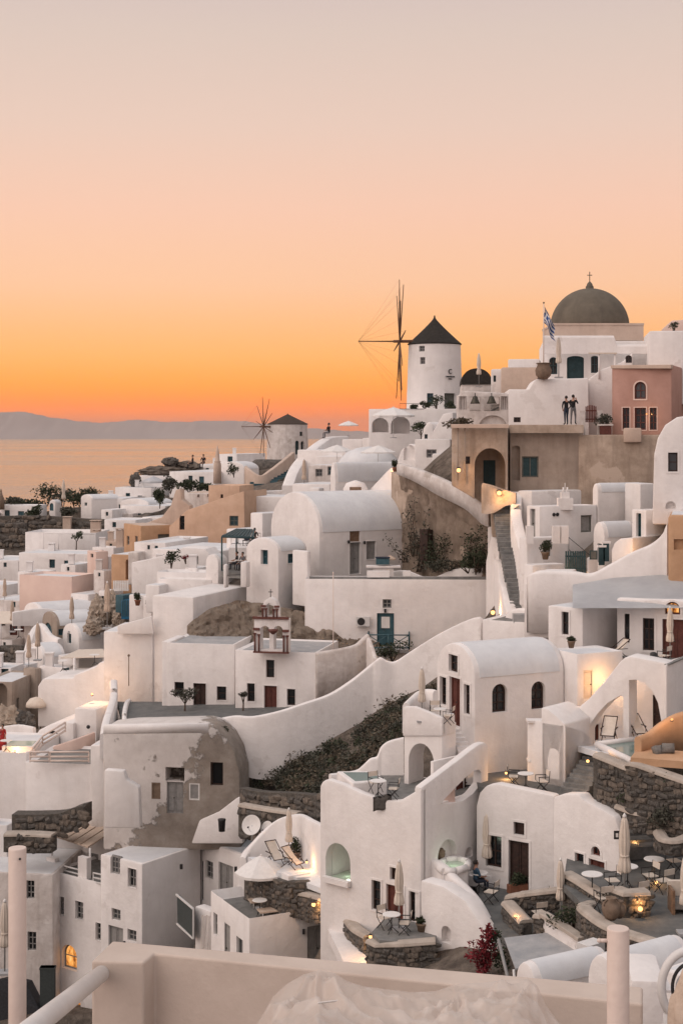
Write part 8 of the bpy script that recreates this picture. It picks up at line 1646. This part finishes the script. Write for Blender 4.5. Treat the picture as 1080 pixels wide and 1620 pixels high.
for a_, c_ in zip(rows, rows[1:]):
    for j in range(ny_): bm.faces.new((a_[j], a_[j + 1], c_[j + 1], c_[j])).smooth = True
T.add('sheet', bm, 'gauze', smooth=True)
bm = bmesh.new(); bx(bm, P(640, 1625, 5.9) + V((0, 0, -.12)), (.85, .35, .12)); bevel_sharp(bm, .02); T.add('covered_cushion', bm, 'fabric_white')
bm = bmesh.new(); bx(bm, P(517, 1590, 5.75) + V((0, 0, .012)), (.08, .03, .004), Matrix.Rotation(.3, 3, 'Z') @ Matrix.Rotation(-.5, 3, 'X')); T.add('paper_label', bm, 'fabric_white')
# right edge: white pier, iron chair, cloth
T = Thing('white_pier', 'short white plastered pier right of the cream post with hook', 'pier', 1020, 1620, 7.4); b = T.block(1052, 7.2, 1552, 1750, 996, ('m', .4), 6, bevel=.03, roof=None)
bm = bmesh.new(); bx(bm, P(1024, 1551, 7.4), (.19, .3, .012)); bevel_sharp(bm, .005); T.add('cap', bm, 'white')
T = Thing('iron_chair', 'white wrought iron chair back with round medallion at the terrace corner', 'chair', 1075, 1600, 7.0)
c_ = P(1092, 1562, 6.8)
def arcring(rx, rz, r, nm, m, a0=0, a1=360, k=40):
    bm = bmesh.new(); ps = [c_ + V((rx * math.cos(R(a0 + (a1 - a0) * i / k)), .02 * math.sin(i), rz * math.sin(R(a0 + (a1 - a0) * i / k)))) for i in range(k + 1)]
    rings = []
    for i in range(k):
        t_ = 2 * math.pi * i / k; cc = c_ + V((rx * math.cos(t_), 0, rz * math.sin(t_))); o_ = V((math.cos(t_), 0, math.sin(t_)))
        rings.append([bm.verts.new(cc + o_ * r * math.cos(w) + V((0, r * math.sin(w), 0))) for w in [2 * math.pi * q / 12 for q in range(12)]])
    for i in range(k):
        A_, B_ = rings[i], rings[(i + 1) % k]
        for q in range(12): bm.faces.new((A_[q], A_[(q + 1) % 12], B_[(q + 1) % 12], B_[q])).smooth = True
    T.add(nm, bm, m)
arcring(.135, .17, .02, 'outer_hoop', 'metal_white'); arcring(.085, .11, .008, 'inner_hoop', 'metal_dark')
bm = bmesh.new(); lathe(bm, [(.08, -.006), (.08, .006)], 30); bmesh.ops.rotate(bm, verts=bm.verts, matrix=Matrix.Rotation(R(90), 3, 'X')); bmesh.ops.translate(bm, verts=bm.verts, vec=c_ + V((.01, 0, 0))); T.add('medallion', bm, 'steel')
for sx in (-1, 1): bm = bmesh.new(); tube(bm, c_ + V((sx * .11, 0, -.12)), V((c_.x + sx * .12, c_.y, -4.2)), .018, n=10); T.add('leg', bm, 'metal_white')
bm = bmesh.new(); p = P(1085, 1640, 6.2); bmesh.ops.create_icosphere(bm, subdivisions=4, radius=1)
for v in bm.verts: n_ = mnoise.noise(v.co * 2.2); v.co = p + V((v.co.x * .075, v.co.y * .08, v.co.z * .26)) * (1 + .25 * n_)
o = bm2obj('folded_cloth', bm, 'canvas_tan', None, p, True, p); tag(o, 'peach cloth bundled over the iron chair', 'cloth')
# ================================================================== ground sheet under everything
bm = bmesh.new(); XS = np.concatenate([np.linspace(-130, -60, 8)[:-1], np.linspace(-60, 50, 111), np.linspace(50, 130, 9)[1:]]); YS = np.concatenate([np.linspace(2, 44, 12)[:-1], np.linspace(44, 250, 190), np.linspace(250, 330, 14)[1:]])
grid = []
for y in YS:
    z = terr(XS, np.full_like(XS, y)); row = []
    for x, zz in zip(XS, z):
        zz = min(max(zz, -45), 6)
        edge = 0
        if y > 238: edge = max(edge, (y - 238) / 80)
        px = x / y * F + CX
        if px < -150 and y > 40: edge = max(edge, min(1, (-150 - px) / 500))
        if y < 44: zz = zz + (min(-4.5, -5 - (y - 2) * .43) - zz) * min(1, (44 - y) / 12)
        back = 0
        if y > 205 and px < 240: back = min(1, (y - 205) / 40)
        if y > 155 and px > 520: back = min(1, (y - 155) / 70)
        zz = zz * (1 - max(edge, back)) + (SEA - 5) * max(edge, back)
        nz = mnoise.noise(V((x * .35, y * .35, 0))) * .35 + mnoise.noise(V((x * 1.1, y * 1.1, 3))) * .14
        row.append(bm.verts.new((x, y, zz + nz)))
    grid.append(row)
for row in grid:
    for v in row:
        p = V((v.co.x, v.co.y)); best = None
        for C, dl, dr, Lm, Rm, z0, z1 in FOOT:
            q = p - C; a_, b_ = q.dot(dl), q.dot(dr)
            if -1.3 < a_ < Lm + .8 and -1.6 < b_ < Rm + .5: v.co.z = min(v.co.z, z0 + .28 * (z1 - z0))
        for fl in FLOORS:
            xs_ = [w.x for w in fl]; ys_ = [w.y for w in fl]
            if min(xs_) - .6 < p.x < max(xs_) + .6 and min(ys_) - 1.0 < p.y < max(ys_) + .4: v.co.z = min(v.co.z, fl[0].z - .5)
for a, b in zip(grid, grid[1:]):
    for i in range(len(a) - 1): bm.faces.new((a[i], a[i + 1], b[i + 1], b[i])).smooth = True
tag(bm2obj('hillside_ground', bm, 'rock'), kind='structure')
# ================================================================== haze: one closed box of even pale air round the whole scene
bm = bmesh.new(); bx(bm, (0, 14500, 192), (150000, 30000 + 21000, 476)); hz = bm2obj('haze', bm, 'white'); hz['kind'] = 'stuff'
hz.data.materials.clear(); m, t = newmat('haze_air'); pv = t.nodes.new('ShaderNodeVolumePrincipled'); oo = t.nodes.new('ShaderNodeOutputMaterial'); t.links.new(pv.outputs[0], oo.inputs['Volume'])
pv.inputs['Color'].default_value = (.93, .90, .92, 1); pv.inputs['Density'].default_value = 3.0e-5; pv.inputs['Anisotropy'].default_value = .6
hz.data.materials.append(m)
finish_cuts()
